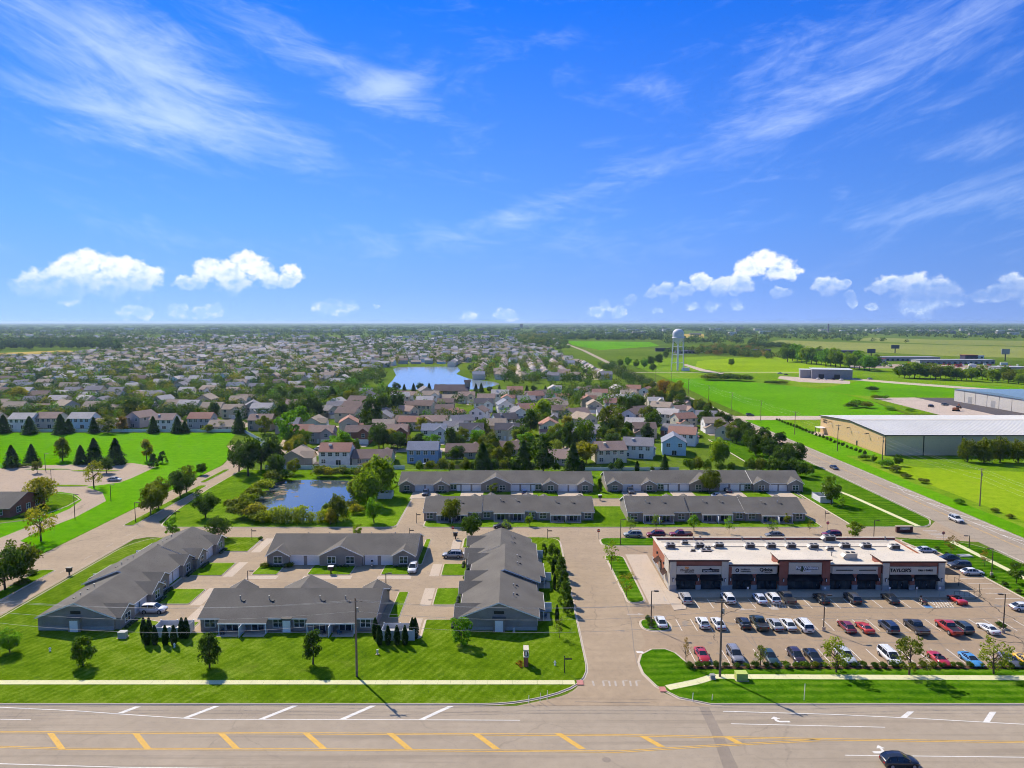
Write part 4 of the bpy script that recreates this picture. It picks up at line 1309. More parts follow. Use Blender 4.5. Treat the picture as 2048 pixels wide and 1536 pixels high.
# ------------------------------------------------------------------ plants
def leaf_mesh(name, P, N, size, tone, asp=1.0, mat='leaf', droop=None):
    """One small four-sided leaf spray per point, facing N."""
    n = len(P)
    rng = np.random.default_rng(n + 7)
    N = N / (np.linalg.norm(N, axis=1, keepdims=True) + 1e-9)
    a = np.cross(N, rng.normal(size=(n, 3)))
    a /= (np.linalg.norm(a, axis=1, keepdims=True) + 1e-9)
    b = np.cross(N, a)
    s = (size * rng.uniform(.7, 1.35, n))[:, None] if np.isscalar(size) else (size * rng.uniform(.7, 1.35, n))[:, None]
    k = rng.uniform(.15, .35, (n, 1))
    V = np.stack([P - a * s * asp, P - b * s * .62 + N * s * k, P + a * s * asp, P + b * s * .62 + N * s * k * .5], 1).reshape(-1, 3)
    F = np.arange(4 * n).reshape(n, 4)
    me = bpy.data.meshes.new(name)
    me.vertices.add(4 * n)
    me.vertices.foreach_set('co', V.astype(np.float32).ravel())
    me.loops.add(4 * n)
    me.loops.foreach_set('vertex_index', F.astype(np.int32).ravel())
    me.polygons.add(n)
    me.polygons.foreach_set('loop_start', np.arange(0, 4 * n, 4, dtype=np.int32))
    me.polygons.foreach_set('loop_total', np.full(n, 4, dtype=np.int32))
    me.update(calc_edges=True)
    if tone is not None:
        at = me.attributes.new('tone', 'FLOAT', 'POINT')
        at.data.foreach_set('value', np.repeat(tone, 4).astype(np.float32))
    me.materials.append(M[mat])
    return me

def clumped(rng, centres, radii, per, squash=.8):
    """Leaves over the outside of overlapping clumps."""
    C = np.repeat(centres, per, 0)
    r = np.repeat(radii, per)
    n = len(C)
    d = rng.normal(size=(n, 3))
    d[:, 2] += .35
    d /= np.linalg.norm(d, axis=1, keepdims=True)
    rr = r * rng.uniform(.55, 1.08, n) ** .6
    P = C + d * rr[:, None] * np.array([1, 1, squash])
    N = d + rng.normal(size=(n, 3)) * .55
    ct = rng.uniform(.12, .88, len(centres))
    tone = np.clip(np.repeat(ct, per) + rng.normal(size=n) * .16 + .10 * d[:, 2], 0, 1)  # random leaf tone, plus lit clump tops put into the colour
    return P, N, tone

def crown_points(kind, seed):
    rng = np.random.default_rng(seed)
    if kind in ('round', 'oval', 'wide', 'sparse', 'bright', 'young', 'airy'):
        nc, per, leaf = {'round': (52, 60, .030), 'oval': (50, 60, .028), 'wide': (58, 58, .030), 'sparse': (26, 20, .026), 'bright': (30, 58, .036), 'young': (20, 46, .038), 'airy': (36, 26, .028)}[kind]
        rx, rz, zc = {'round': (.50, .54, .51), 'oval': (.38, .55, .50), 'wide': (.66, .52, .50), 'sparse': (.42, .44, .57), 'bright': (.53, .55, .49), 'young': (.39, .50, .52), 'airy': (.52, .54, .52)}[kind]
        d = rng.normal(size=(nc, 3))
        d /= np.linalg.norm(d, axis=1, keepdims=True)
        rad = rng.uniform(.25, 1.0, nc) ** .5
        rad *= rng.uniform(.84, 1.10, nc)
        c = d * rad[:, None] * np.array([rx, rx, rz]) * .80
        if kind == 'oval':
            t = np.clip(c[:, 2] / rz, -1, 1)
            c[:, :2] *= (1.0 - .42 * np.clip(t, 0, 1) - .12 * np.clip(-t, 0, 1))[:, None]
        if kind in ('wide', 'round'):
            c[:, 2] = np.where(c[:, 2] < 0, c[:, 2] * .75, c[:, 2])
        c[:, 2] += zc
        r = rng.uniform(.7, 1.2, nc) * {'round': .135, 'oval': .115, 'wide': .155, 'sparse': .10, 'bright': .14, 'young': .12, 'airy': .105}[kind]
        P, N, T = clumped(rng, c, r, per)
        return P, N, T, leaf, 1.0
    if kind == 'spruce':
        n = 2600
        t = rng.uniform(0, 1, n) ** 1.25
        tier = (t * 11) % 1.0
        r = (1 - t) ** .80 * .385 * (.62 + .42 * (1 - tier)) + .012
        u = rng.uniform(.35, 1.0, n) ** .5
        a = rng.uniform(0, 2 * np.pi, n)
        lobes = 1 + .16 * np.sin(a * 5 + np.floor(t * 11) * 2.1)
        rr = r * u * lobes
        P = np.stack([np.cos(a) * rr, np.sin(a) * rr, .05 + t * .95 - u * r * .22], 1)
        N = np.stack([np.cos(a) * .55, np.sin(a) * .55, np.full(n, .65)], 1) + rng.normal(size=(n, 3)) * .35
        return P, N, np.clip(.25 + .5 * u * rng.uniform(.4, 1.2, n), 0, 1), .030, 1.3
    if kind == 'column':
        n = 1500
        t = rng.uniform(0, 1, n)
        r = .165 * np.clip(np.sin(np.pi * (t * .86 + .10)) ** .6, 0, 1) * (1 - .55 * t ** 2.2)
        a = rng.uniform(0, 2 * np.pi, n)
        u = rng.uniform(.75, 1.05, n)
        P = np.stack([np.cos(a) * r * u, np.sin(a) * r * u, .01 + t * .99], 1)
        N = np.stack([np.cos(a), np.sin(a), np.full(n, .35)], 1) + rng.normal(size=(n, 3)) * .45
        return P, N, rng.uniform(.1, .8, n), .030, 1.2
    if kind == 'pine':
        nc = 34
        t = rng.uniform(.12, 1.0, nc)
        a = rng.uniform(0, 2 * np.pi, nc)
        r = .26 * (1 - t) ** .7 + .03
        c = np.stack([np.cos(a) * r, np.sin(a) * r, t * .95], 1)
        P, N, T = clumped(rng, c, rng.uniform(.07, .11, nc), 50, 1.2)
        return P, N, T, .026, 1.6
    if kind == 'shrub':
        nc = 22
        d = rng.normal(size=(nc, 3))
        d /= np.linalg.norm(d, axis=1, keepdims=True)
        c = d * np.array([.42, .42, .36]) * rng.uniform(.4, 1, (nc, 1))
        c[:, 2] = np.abs(c[:, 2]) + .30
        P, N, T = clumped(rng, c, rng.uniform(.16, .27, nc), 66)
        return P, N, T, .048, 1.0
    if kind == 'willow':
        nc = 44
        d = rng.normal(size=(nc, 3))
        d /= np.linalg.norm(d, axis=1, keepdims=True)
        c = d * np.array([.42, .42, .40]) * rng.uniform(.5, 1, (nc, 1))
        c[:, 2] = c[:, 2] * .9 + .50
        P, N, T = clumped(rng, c, rng.uniform(.09, .19, nc), 62, 1.5)
        P[:, 2] = np.maximum(P[:, 2], .02)
        return P, N, T, .034, 1.5
    if kind == 'reed':
        n = 500
        x = rng.normal(size=(n, 2)) * .28
        z = rng.uniform(.05, 1, n)
        P = np.stack([x[:, 0], x[:, 1], z], 1)
        N = np.stack([rng.normal(size=n), rng.normal(size=n), np.full(n, .15)], 1)
        return P, N, rng.uniform(.2, .9, n), .06, 1.4

CROWN = {}
NVAR = {'round': 5, 'airy': 3, 'oval': 4, 'wide': 3, 'sparse': 3, 'bright': 3, 'young': 2, 'spruce': 3, 'column': 2, 'pine': 2, 'shrub': 4, 'willow': 3, 'reed': 2}
for kd, nv in NVAR.items():
    CROWN[kd] = [leaf_mesh('crown', *(lambda q: (q[0], q[1], q[3], q[2], q[4]))(crown_points(kd, 31 * i + len(kd) * 7 + 5))) for i in range(nv)]

def trunk_mesh(kind, seed):
    rnd = random.Random(seed)
    mb = MB()
    th = {'spruce': .9, 'pine': .92, 'column': .8, 'oval': .55, 'sparse': .5, 'airy': .7}.get(kind, .5)
    r = {'spruce': .014, 'pine': .016, 'column': .012, 'sparse': .010, 'young': .013}.get(kind, .020)
    bx, by = rnd.uniform(-.02, .02), rnd.uniform(-.02, .02)
    mb.tube((0, 0, -.01), (bx, by, th * .5), r * 1.25, r * .9, 7)
    mb.tube((bx, by, th * .5), (bx * 1.4, by * 1.4, th), r * .9, r * .35, 6)
    if kind not in ('spruce', 'column'):
        for i in range(12 if kind in ('sparse', 'airy') else 5):
            a = rnd.uniform(0, 6.28)
            z0 = rnd.uniform(.26, th * .85)
            l = rnd.uniform(.18, .30)
            mb.tube((bx * z0 / th, by * z0 / th, z0), (math.cos(a) * l, math.sin(a) * l, z0 + rnd.uniform(.12, .28)), r * .5, r * .15, 5)
    return mb.mesh('trunk', M['trunk'])
TRUNK = {kd: [trunk_mesh(kd, s) for s in range(2)] for kd in NVAR if kd not in ('shrub', 'reed')}

GREEN = {'dark': (0.066, 0.125, 0.018), 'deep': (0.05, 0.098, 0.02), 'mid': (0.115, 0.195, 0.02), 'fresh': (0.14, 0.3, 0.02), 'lime': (0.2, 0.3, 0.02), 'olive': (0.15, 0.185, 0.02), 'gold': (0.27, 0.265, 0.024), 'rust': (0.25, 0.165, 0.035), 'blue': (0.055, 0.105, 0.036), 'spruce': (0.04, 0.082, 0.022), 'yellowgreen': (0.24, 0.3, 0.024), 'plum': (0.079, 0.032, 0.032), 'orange': (0.32, 0.208, 0.023)}
PLANT_N = {}
def tree(kind, x, y, h, col, label, group=None, wide=1.0, name=None, cat='tree', z=0.0):
    i = PLANT_N[kind] = PLANT_N.get(kind, -1) + 1
    c = GREEN[col] if isinstance(col, str) else col
    rz = random.uniform(0, 6.28)
    if kind in ('shrub', 'reed'):
        o = link(name or 'shrub', CROWN[kind][i % NVAR[kind]], None, (x, y, z), rz, (h * wide, h * wide, h), c)
        tag(o, label, cat if cat != 'tree' else 'shrub', group)
        return o
    nm = name or {'spruce': 'spruce_tree', 'pine': 'pine_tree', 'column': 'arborvitae_tree', 'willow': 'willow_tree'}.get(kind, 'leafy_tree')
    root = empty(nm, (x, y, z), rz, label, cat, group)
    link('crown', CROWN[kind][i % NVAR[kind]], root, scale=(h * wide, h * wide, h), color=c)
    link('trunk', TRUNK[kind][i % 2], root, scale=(h, h, h))
    return root

def treep(kind, px_, py_, hpx, col, label, group=None, wide=1.0, z=0.0, **k):
    x, y = G(px_, py_)
    depth = y * math.cos(PITCH) + CAM_H * math.sin(PITCH)
    return tree(kind, x, y, hpx * depth / 1421.0, col, label, group, wide, z=z, **k)

random.seed(5)
gl_ = 'young trees on the front lawn'
treep('round', 20, 1306, 50, 'fresh', 'small round tree at the left picture edge of the front lawn', gl_, 1.0, .15)
treep('oval', 166, 1333, 66, 'mid', 'narrow young tree on the lawn before the west row', gl_, 1.0, .15)
treep('oval', 419, 1338, 78, 'dark', 'dark pear-shaped young tree on the lawn below the patio row, west of its twin', gl_, .8, .15)
treep('oval', 626, 1330, 76, 'dark', 'dark pear-shaped young tree on the lawn nearest the utility pole', gl_, .76, .15)
treep('bright', 922, 1290, 58, 'fresh', 'bright round tree at the corner of the east row on the lawn', gl_, .9, .15)
treep('sparse', 1119, 1277, 46, 'olive', 'thin nearly bare sapling on the lawn beside the entrance street', gl_, .55, .15)
# arborvitae round the two bin enclosures
for xs, lab, g in (((288, 294, 299, 310, 331, 348, 364, 373), 'west', 'arborvitae round the west bin enclosure'), ((751, 759, 776, 794, 810, 825, 831), 'east', 'arborvitae round the east bin enclosure')):
    for i, x in enumerate(xs):
        back = (x in (299, 373, 751, 831, 364, 288, 825))
        treep('column', x, 1278 if back else 1291, 40 if not back else 42, 'spruce', 'arborvitae round the white fence %s of the patio row, %s from left' % (lab, nth(i + 1)), g, 1.05, .15)
# row of evergreens between east row and entrance street
for i, (x, y, h, k, c) in enumerate([(1088, 1113, 26, 'pine', 'dark'), (1104, 1124, 36, 'pine', 'mid'), (1114, 1138, 42, 'pine', 'dark'), (1106, 1150, 30, 'column', 'spruce'), (1122, 1158, 44, 'pine', 'mid'), (1109, 1180, 32, 'column', 'spruce'),
                                     (1127, 1184, 46, 'pine', 'dark'), (1130, 1208, 44, 'pine', 'mid'), (1136, 1228, 40, 'pine', 'dark'), (1114, 1246, 36, 'column', 'spruce')]):
    treep(k, x, y, h, c, '%s evergreen from far end beside the east row and entrance street' % nth(i + 1), 'evergreens along the entrance street', 1.0 if k == 'pine' else .8, .15)
# estate street trees
ge = 'trees along the estate streets'
for k, x, y, h, c, w, lab in [
        ('oval', 661, 1050, 36, 'gold', .95, 'small golden tree on the grass below the pond'), ('round', 748, 1046, 52, 'fresh', .75, 'fresh green tree at the bend above the courtyard row'), ('young', 716, 1074, 28, 'lime', 1.0, 'small lime tree rising behind the roof of the courtyard row'),
        ('round', 900, 1046, 54, 'olive', .85, 'full round tree before the patios of the middle west row'), ('round', 943, 1078, 52, 'dark', .95, 'dark reddish-green tree at the north end of the east row'), ('young', 1059, 1052, 27, 'lime', .9, 'small pale tree before the east end of the middle west row'),
        ('bright', 1388, 1062, 32, 'fresh', .9, 'bright green young tree before the patios behind the plaza'), ('round', 1419, 988, 52, 'olive', .95, 'broad round tree at the middle of the rear row nearer the road'), ('young', 988, 990, 26, 'olive', 1.0, 'small tree before the middle gable of the rear row near the pond'),
        ('oval', 1200, 984, 30, 'dark', .6, 'narrow dark tree in the gap between the two rear rows'), ('sparse', 1013, 1068, 30, 'lime', 1.0, 'loose lime tree rising behind the ridge of the east row'), ('round', 1662, 1010, 58, 'mid', .75, 'tall tree by the white bin fence at the end of the back street'),
        ('sparse', 1684, 1022, 28, 'dark', .9, 'small spreading tree on the lawn inside the east road bend'), ('sparse', 1262, 1066, 34, 'mid', 1.0, 'loose young tree by the lamp at the northwest corner of the plaza'), ('sparse', 1312, 1063, 34, 'mid', 1.0, 'loose young tree behind the northwest corner of the plaza roof'),
        ('sparse', 1458, 1068, 36, 'fresh', 1.0, 'loose young tree behind the plaza roof between two pale trees'), ('sparse', 1545, 1070, 36, 'mid', 1.0, 'loose dark young tree behind the middle of the plaza roof'), ('sparse', 1620, 1066, 26, 'olive', .9, 'tiny sapling behind the plaza roof near the street bend'),
        ('bright', 1710, 1074, 34, 'lime', 1.1, 'loose yellow-green tree behind the northeast corner of the plaza'), ('young', 1574, 1050, 24, 'olive', .9, 'small yellowish tree before the east end of the patios behind the plaza')]:
    treep(k, x, y, h, c, lab, ge, w, .15)
gp = 'young trees in the plaza islands'
for k, x, y, h, c, w, lab in [
        ('sparse', 1223, 1140, 60, 'lime', .95, 'loose yellow-green tree in the grass island, farther from the camera'), ('sparse', 1253, 1196, 56, 'gold', .85, 'thin yellow tree in the grass island, nearer the camera'), ('sparse', 1372, 1330, 58, 'rust', .30, 'bare sapling at the west end of the plaza shrubs'),
        ('airy', 1521, 1332, 44, 'olive', .75, 'slim olive tree among the plaza shrubs'), ('airy', 1672, 1346, 74, 'yellowgreen', .95, 'loose golden-green tree, west one of three before the front row'), ('airy', 1818, 1351, 84, 'olive', 1.05, 'largest of three trees before the front row of cars'),
        ('airy', 1987, 1349, 76, 'yellowgreen', .95, 'golden-green tree, east one of three before the front row'), ('sparse', 1902, 1108, 38, 'rust', 1.05, 'rusty thin tree by the stop sign on the verge east of the plaza'), ('sparse', 1969, 1134, 36, 'rust', .85, 'rusty thin tree, middle of the verge east of the plaza'),
        ('young', 2032, 1168, 48, 'mid', .95, 'green tree on the verge at the right picture edge')]:
    treep(k, x, y, h, c, lab, gp, w, .15)
# clipped shrubs along the lot
sx_ = [1377 + 19.5 * i for i in range(36)]
mulch = sheet('mulch_bed', [(28.9, 108.4), (101, 108.4), (101, 109.55), (28.9, 109.55)], .158, M['mulch'])
for i, x in enumerate(sx_):
    if x < 2060:
        X_, Y_ = G(x + random.uniform(-3, 3), 1337 - (x - 1377) * .0025)
        tree('shrub', X_, 109.0 + random.uniform(-.15, .15), random.uniform(.95, 1.35), random.choice(['dark', 'mid', 'dark', 'olive']), 'clipped shrub before the front row of cars, %s from the west' % nth(i + 1), 'clipped shrubs before the plaza lot', 1.15, z=.15)
for i in range(13):
    tree('shrub', 102.9 + random.uniform(-.2, .2), 120 + i * 4.0, random.uniform(.9, 1.3), random.choice(['dark', 'deep', 'mid']), 'low shrub along the stalls east of the plaza, %s from camera' % nth(i + 1), 'low shrubs along the eastern stalls', 1.1, z=.15)
for i, (x, y) in enumerate([(1296, 1242), (1300, 1248), (1303, 1256), (1998, 1254), (2006, 1258)]):
    treep('shrub', x, y, 13, 'dark', ['dark shrub on the small island, farthest of three', 'dark shrub on the small island, middle of three', 'dark shrub on the small island, nearest of three', 'shrub at the foot of the lamp in the east island', 'low shrub in the rounded east island'][i], 'shrubs on the lot islands', 1.1, z=.15)
lawn(rounded(rect(93.6, 96.2, 118.2, 126.4), 1.2), 'field_rough', .3)
# west side
gw = 'trees along the west street'
for k, x, y, h, c, w, lab in [
        ('wide', 10, 1180, 92, 'dark', .85, 'large dark tree on the median at the left picture edge'), ('round', 44, 1160, 84, 'olive', .9, 'large olive tree just behind the one at the left picture edge'), ('airy', 82, 1082, 76, 'gold', .9, 'golden-green tree at the mouth of the west lot drive'),
        ('airy', 188, 976, 58, 'gold', .85, 'yellowing tree on the tip beside the west parking lot'), ('wide', 84, 1012, 60, 'gold', .95, 'broad yellow tree on the loop lawn by the brick house'), ('round', 301, 1030, 66, 'olive', .85, 'tree on the street median, nearest the camera of four'),
        ('round', 317, 1018, 66, 'olive', .8, 'tree on the street median, second from the camera of four'), ('round', 361, 996, 60, 'dark', .9, 'tree on the street median, third from the camera of four'), ('round', 373, 986, 58, 'olive', .75, 'tree on the street median, farthest from the camera of four'),
        ('round', 411, 1036, 58, 'dark', 1.0, 'dark full tree on the grass between west street and pond'), ('wide', 437, 1078, 48, 'dark', .9, 'low dark spreading tree behind the north end of the west row'), ('bright', 346, 1070, 36, 'fresh', .9, 'bright bush-like tree at the north tip of the west row'),
        ('round', 402, 950, 26, 'deep', 1.0, 'small dark tree far up the west street median'), ('young', 75, 946, 32, 'olive', 1.0, 'small round tree in the west lot island beside the lamp'), ('round', 213, 946, 34, 'dark', 1.0, 'small dark round tree in the middle island of the west lot'),
        ('oval', 125, 922, 52, 'olive', .8, 'tall olive tree on the green field between the spruces'), ('oval', 294, 922, 48, 'gold', .75, 'slim golden tree on the green field, right of the spruces'), ('pine', 307, 934, 26, 'deep', 1.2, 'small dark leaning evergreen on the green field, nearer of two'), ('pine', 325, 926, 24, 'deep', 1.3, 'small dark evergreen on the green field, farther of two')]:
    treep(k, x, y, h, c, lab, gw, w)
for i, (x, y, h) in enumerate([(24, 934, 44), (64, 926, 38), (162, 928, 38), (189, 926, 50), (232, 928, 52)]):
    treep('spruce', x, y, h, 'blue', '%s spruce from the left at the edge of the west parking lot' % nth(i + 1), 'spruces along the west lot', 1.15)
for i, (x, y, h, w) in enumerate([(50, 934, 10, 2.0), (29, 1028, 18, 1.2), (48, 1035, 12, 1.3), (62, 1150, 14, 1.8), (45, 1168, 14, 2), (521, 1080, 9, 1.2), (530, 1135, 14, 1.2), (578, 1134, 12, 1.6), (936, 1182, 24, .8), (933, 1160, 14, 1.0)]):
    treep('shrub', x, y, h, random.choice(['dark', 'olive', 'mid']), ['low hedge shrub between the two left spruces', 'dark shrub by the wall of the brick house', 'round shrub before the brick house', 'rough shrub on the near street median, farther one', 'rough shrub on the near street median, nearer one',
          'round shrub at the corner north of the courtyard row', 'round shrub at the southwest corner of the courtyard row', 'low shrub under the first gable of the courtyard row', 'flowering shrub at the west wall of the east row, nearer one', 'shrub at the west wall of the east row, farther one'][i], None, w)

# ------------------------------------------------------------------ pond with its planting
pond_poly = rounded(px((512, 1012), (505, 995), (540, 985), (536, 968), (600, 960), (700, 962), (722, 966), (715, 990), (704, 1010), (690, 1030), (640, 1043), (570, 1043), (530, 1036)), 4)
pond = tag(tri_sheet(pond_poly, .165).build('pond', M['pond_water']), kind='structure')
lm = MB()
rng_ = random.Random(8)
for i in range(46):
    x, y = G(rng_.choice((rng_.gauss(560, 20), rng_.uniform(540, 716))), rng_.gauss(966, 4))
    if i < 26:
        x, y = G(rng_.gauss(556, 16), rng_.gauss(985, 9))
    r = rng_.uniform(.4, 1.5)
    lm.add([(x + r * rng_.uniform(.7, 1.2) * math.cos(t), y + r * .8 * math.sin(t), .169 + i * .0002) for t in [k * .785 for k in range(8)]], [tuple(range(8))])
tag(lm.build('pond_weed', M['lily']), kind='stuff')
gq = 'planting round the pond'
for i, (k, x, y, h, c, w, lab) in enumerate([
        ('round', 497, 953, 80, 'deep', .72, 'tall dark tree at the bend of the west street, nearest of the dark clump'), ('round', 478, 944, 66, 'dark', .7, 'dark tree on the street side of the clump above the pond'), ('round', 522, 940, 70, 'deep', .75, 'dark tree in the middle of the clump above the pond'),
        ('oval', 548, 936, 66, 'dark', .8, 'dark tree on the pond side of the clump'), ('round', 552, 958, 54, 'dark', .8, 'dark tree before the white fence left of the pond'), ('wide', 588, 950, 34, 'olive', .8, 'low olive tree against the fence above the pond'),
        ('willow', 736, 1012, 72, 'lime', .85, 'yellow-green willow on the east bank, nearest the water'), ('willow', 764, 994, 78, 'lime', .85, 'tall yellow-green willow on the east bank by the white bin fence'), ('willow', 712, 1000, 44, 'yellowgreen', 1.0, 'low willow leaning over the east end of the pond'), ('willow', 745, 968, 50, 'yellowgreen', 1.0, 'willow at the north end of the east bank'),
        ('willow', 675, 1042, 50, 'olive', .8, 'grey-green willow standing in the near bank of the pond'), ('willow', 655, 1040, 34, 'mid', .9, 'green willow left of the grey-green one on the near bank')]):
    treep(k, x, y, h, c, lab, gq, w, .15)
SH = [(528, 985, 30, 'yellowgreen'), (510, 1000, 28, 'olive'), (496, 1012, 30, 'yellowgreen'), (485, 1036, 38, 'olive'), (505, 1040, 34, 'gold'), (545, 965, 26, 'olive'), (570, 962, 24, 'mid'), (640, 954, 26, 'olive'), (655, 955, 22, 'gold'), (682, 954, 24, 'olive'), (702, 955, 22, 'mid'), (722, 956, 24, 'olive'), (700, 1020, 22, 'olive'), (715, 1028, 20, 'gold'), (540, 974, 18, 'mid'), (470, 1020, 26, 'olive'), (520, 1046, 26, 'yellowgreen')]
SH.sort()
for i, (x, y, h, c) in enumerate(SH):
    treep('shrub', x, y, h * 1.2, c, '%s bank shrub round the pond, %s from the left' % ({'gold': 'golden', 'olive': 'olive', 'mid': 'green', 'yellowgreen': 'yellow-green'}[c], nth(i + 1)), 'shrubs on the pond banks', 1.25, .15)
RD = [(536, 1044), (548, 1045), (560, 1046), (574, 1046), (590, 1046), (604, 1046), (622, 1046), (640, 1046), (655, 1045), (668, 1046), (690, 1040), (718, 1000), (722, 980)]
for i, (x, y) in enumerate(RD):
    treep('reed', x, y, random.uniform(20, 34), 'yellowgreen', 'tuft of pale reeds on the pond bank, %s from the left' % nth(i + 1), 'reeds on the near bank of the pond', .8, .15, name='reed_tuft', cat='reeds')

# ------------------------------------------------------------------ vehicles
# station: x, floor z, shoulder z, half width    /  glasshouse: x, roof z, roof half width (belt where roof z == belt)
CARS = {
    'sedan': dict(L=4.75, W=1.84, base=[(-2.37, .42, .66, .70), (-2.25, .26, .82, .82), (-1.9, .22, .92, .90), (-1.0, .2, .93, .92), (.2, .2, .92, .92), (1.0, .2, .90, .92), (1.7, .22, .80, .90), (2.15, .26, .70, .82), (2.37, .40, .58, .66)],
                  glass=[(-1.95, .93, .70), (-1.15, 1.38, .56), (-.45, 1.45, .58), (.35, 1.42, .58), (1.25, .90, .72)], wheel=.33, wx=(-1.42, 1.42)),
    'hatch': dict(L=4.4, W=1.84, base=[(-2.2, .42, .80, .74), (-2.1, .26, 1.0, .84), (-1.8, .22, 1.02, .91), (-.9, .2, 1.0, .92), (.2, .2, .97, .92), (.95, .2, .95, .92), (1.6, .22, .86, .9), (2.0, .26, .74, .82), (2.2, .40, .6, .66)],
                  glass=[(-2.08, 1.02, .72), (-1.6, 1.48, .58), (-.7, 1.56, .6), (.15, 1.53, .6), (1.1, .95, .74)], wheel=.34, wx=(-1.35, 1.35)),
    'suv': dict(L=4.75, W=1.92, base=[(-2.37, .5, .95, .80), (-2.28, .32, 1.1, .88), (-1.9, .28, 1.12, .95), (-.9, .26, 1.1, .96), (.3, .26, 1.08, .96), (1.05, .26, 1.06, .96), (1.75, .28, 1.0, .94), (2.2, .32, .9, .86), (2.37, .45, .74, .72)],
                glass=[(-2.3, 1.12, .80), (-2.0, 1.64, .66), (-.8, 1.73, .68), (.3, 1.69, .67), (1.2, 1.07, .80)], wheel=.37, wx=(-1.42, 1.42)),
    'van': dict(L=5.1, W=1.98, base=[(-2.55, .45, .95, .84), (-2.45, .28, 1.08, .92), (-2.0, .24, 1.1, .98), (-.9, .22, 1.08, .99), (.4, .22, 1.06, .99), (1.4, .22, 1.02, .98), (2.0, .25, .92, .93), (2.4, .3, .78, .84), (2.55, .42, .64, .68)],
                glass=[(-2.5, 1.1, .84), (-2.25, 1.68, .70), (-.8, 1.76, .72), (.7, 1.72, .7), (1.75, 1.0, .82)], wheel=.35, wx=(-1.55, 1.5)),
    'sport': dict(L=4.55, W=1.92, base=[(-2.27, .38, .72, .76), (-2.15, .24, .84, .88), (-1.7, .2, .90, .95), (-.9, .18, .84, .93), (.1, .18, .78, .91), (.9, .18, .78, .92), (1.5, .2, .74, .94), (2.05, .22, .60, .86), (2.27, .32, .46, .62)],
                  glass=[(-1.7, .88, .66), (-.8, 1.16, .52), (-.3, 1.2, .54), (.1, 1.17, .54), (.95, .78, .70)], wheel=.34, wx=(-1.35, 1.32)),
    'convertible': dict(L=4.5, W=1.88, base=[(-2.25, .38, .74, .74), (-2.1, .24, .86, .86), (-1.6, .2, .90, .93), (-.9, .18, .86, .92), (.1, .18, .84, .92), (.9, .18, .83, .92), (1.5, .2, .76, .92), (2.05, .22, .62, .84), (2.25, .34, .5, .62)],
                        glass=[(-.9, .86, .6), (-.3, .93, .55), (.1, .95, .55), (.3, 1.18, .55), (.95, .83, .70)], wheel=.33, wx=(-1.35, 1.32)),
    'pickup': dict(L=5.8, W=2.02, base=[(-2.9, .55, 1.05, .92), (-2.8, .42, 1.12, .98), (-2.0, .36, 1.12, 1.0), (-.75, .34, 1.12, 1.0), (.4, .34, 1.12, 1.0), (1.3, .34, 1.1, 1.0), (2.1, .36, 1.06, .98), (2.7, .42, .98, .92), (2.9, .52, .8, .8)],
                   glass=[(-.8, 1.13, .84), (-.62, 1.78, .70), (-.1, 1.86, .72), (.55, 1.82, .71), (1.4, 1.1, .84)], wheel=.41, wx=(-1.75, 1.85)),
}
CAR_MESH = {}
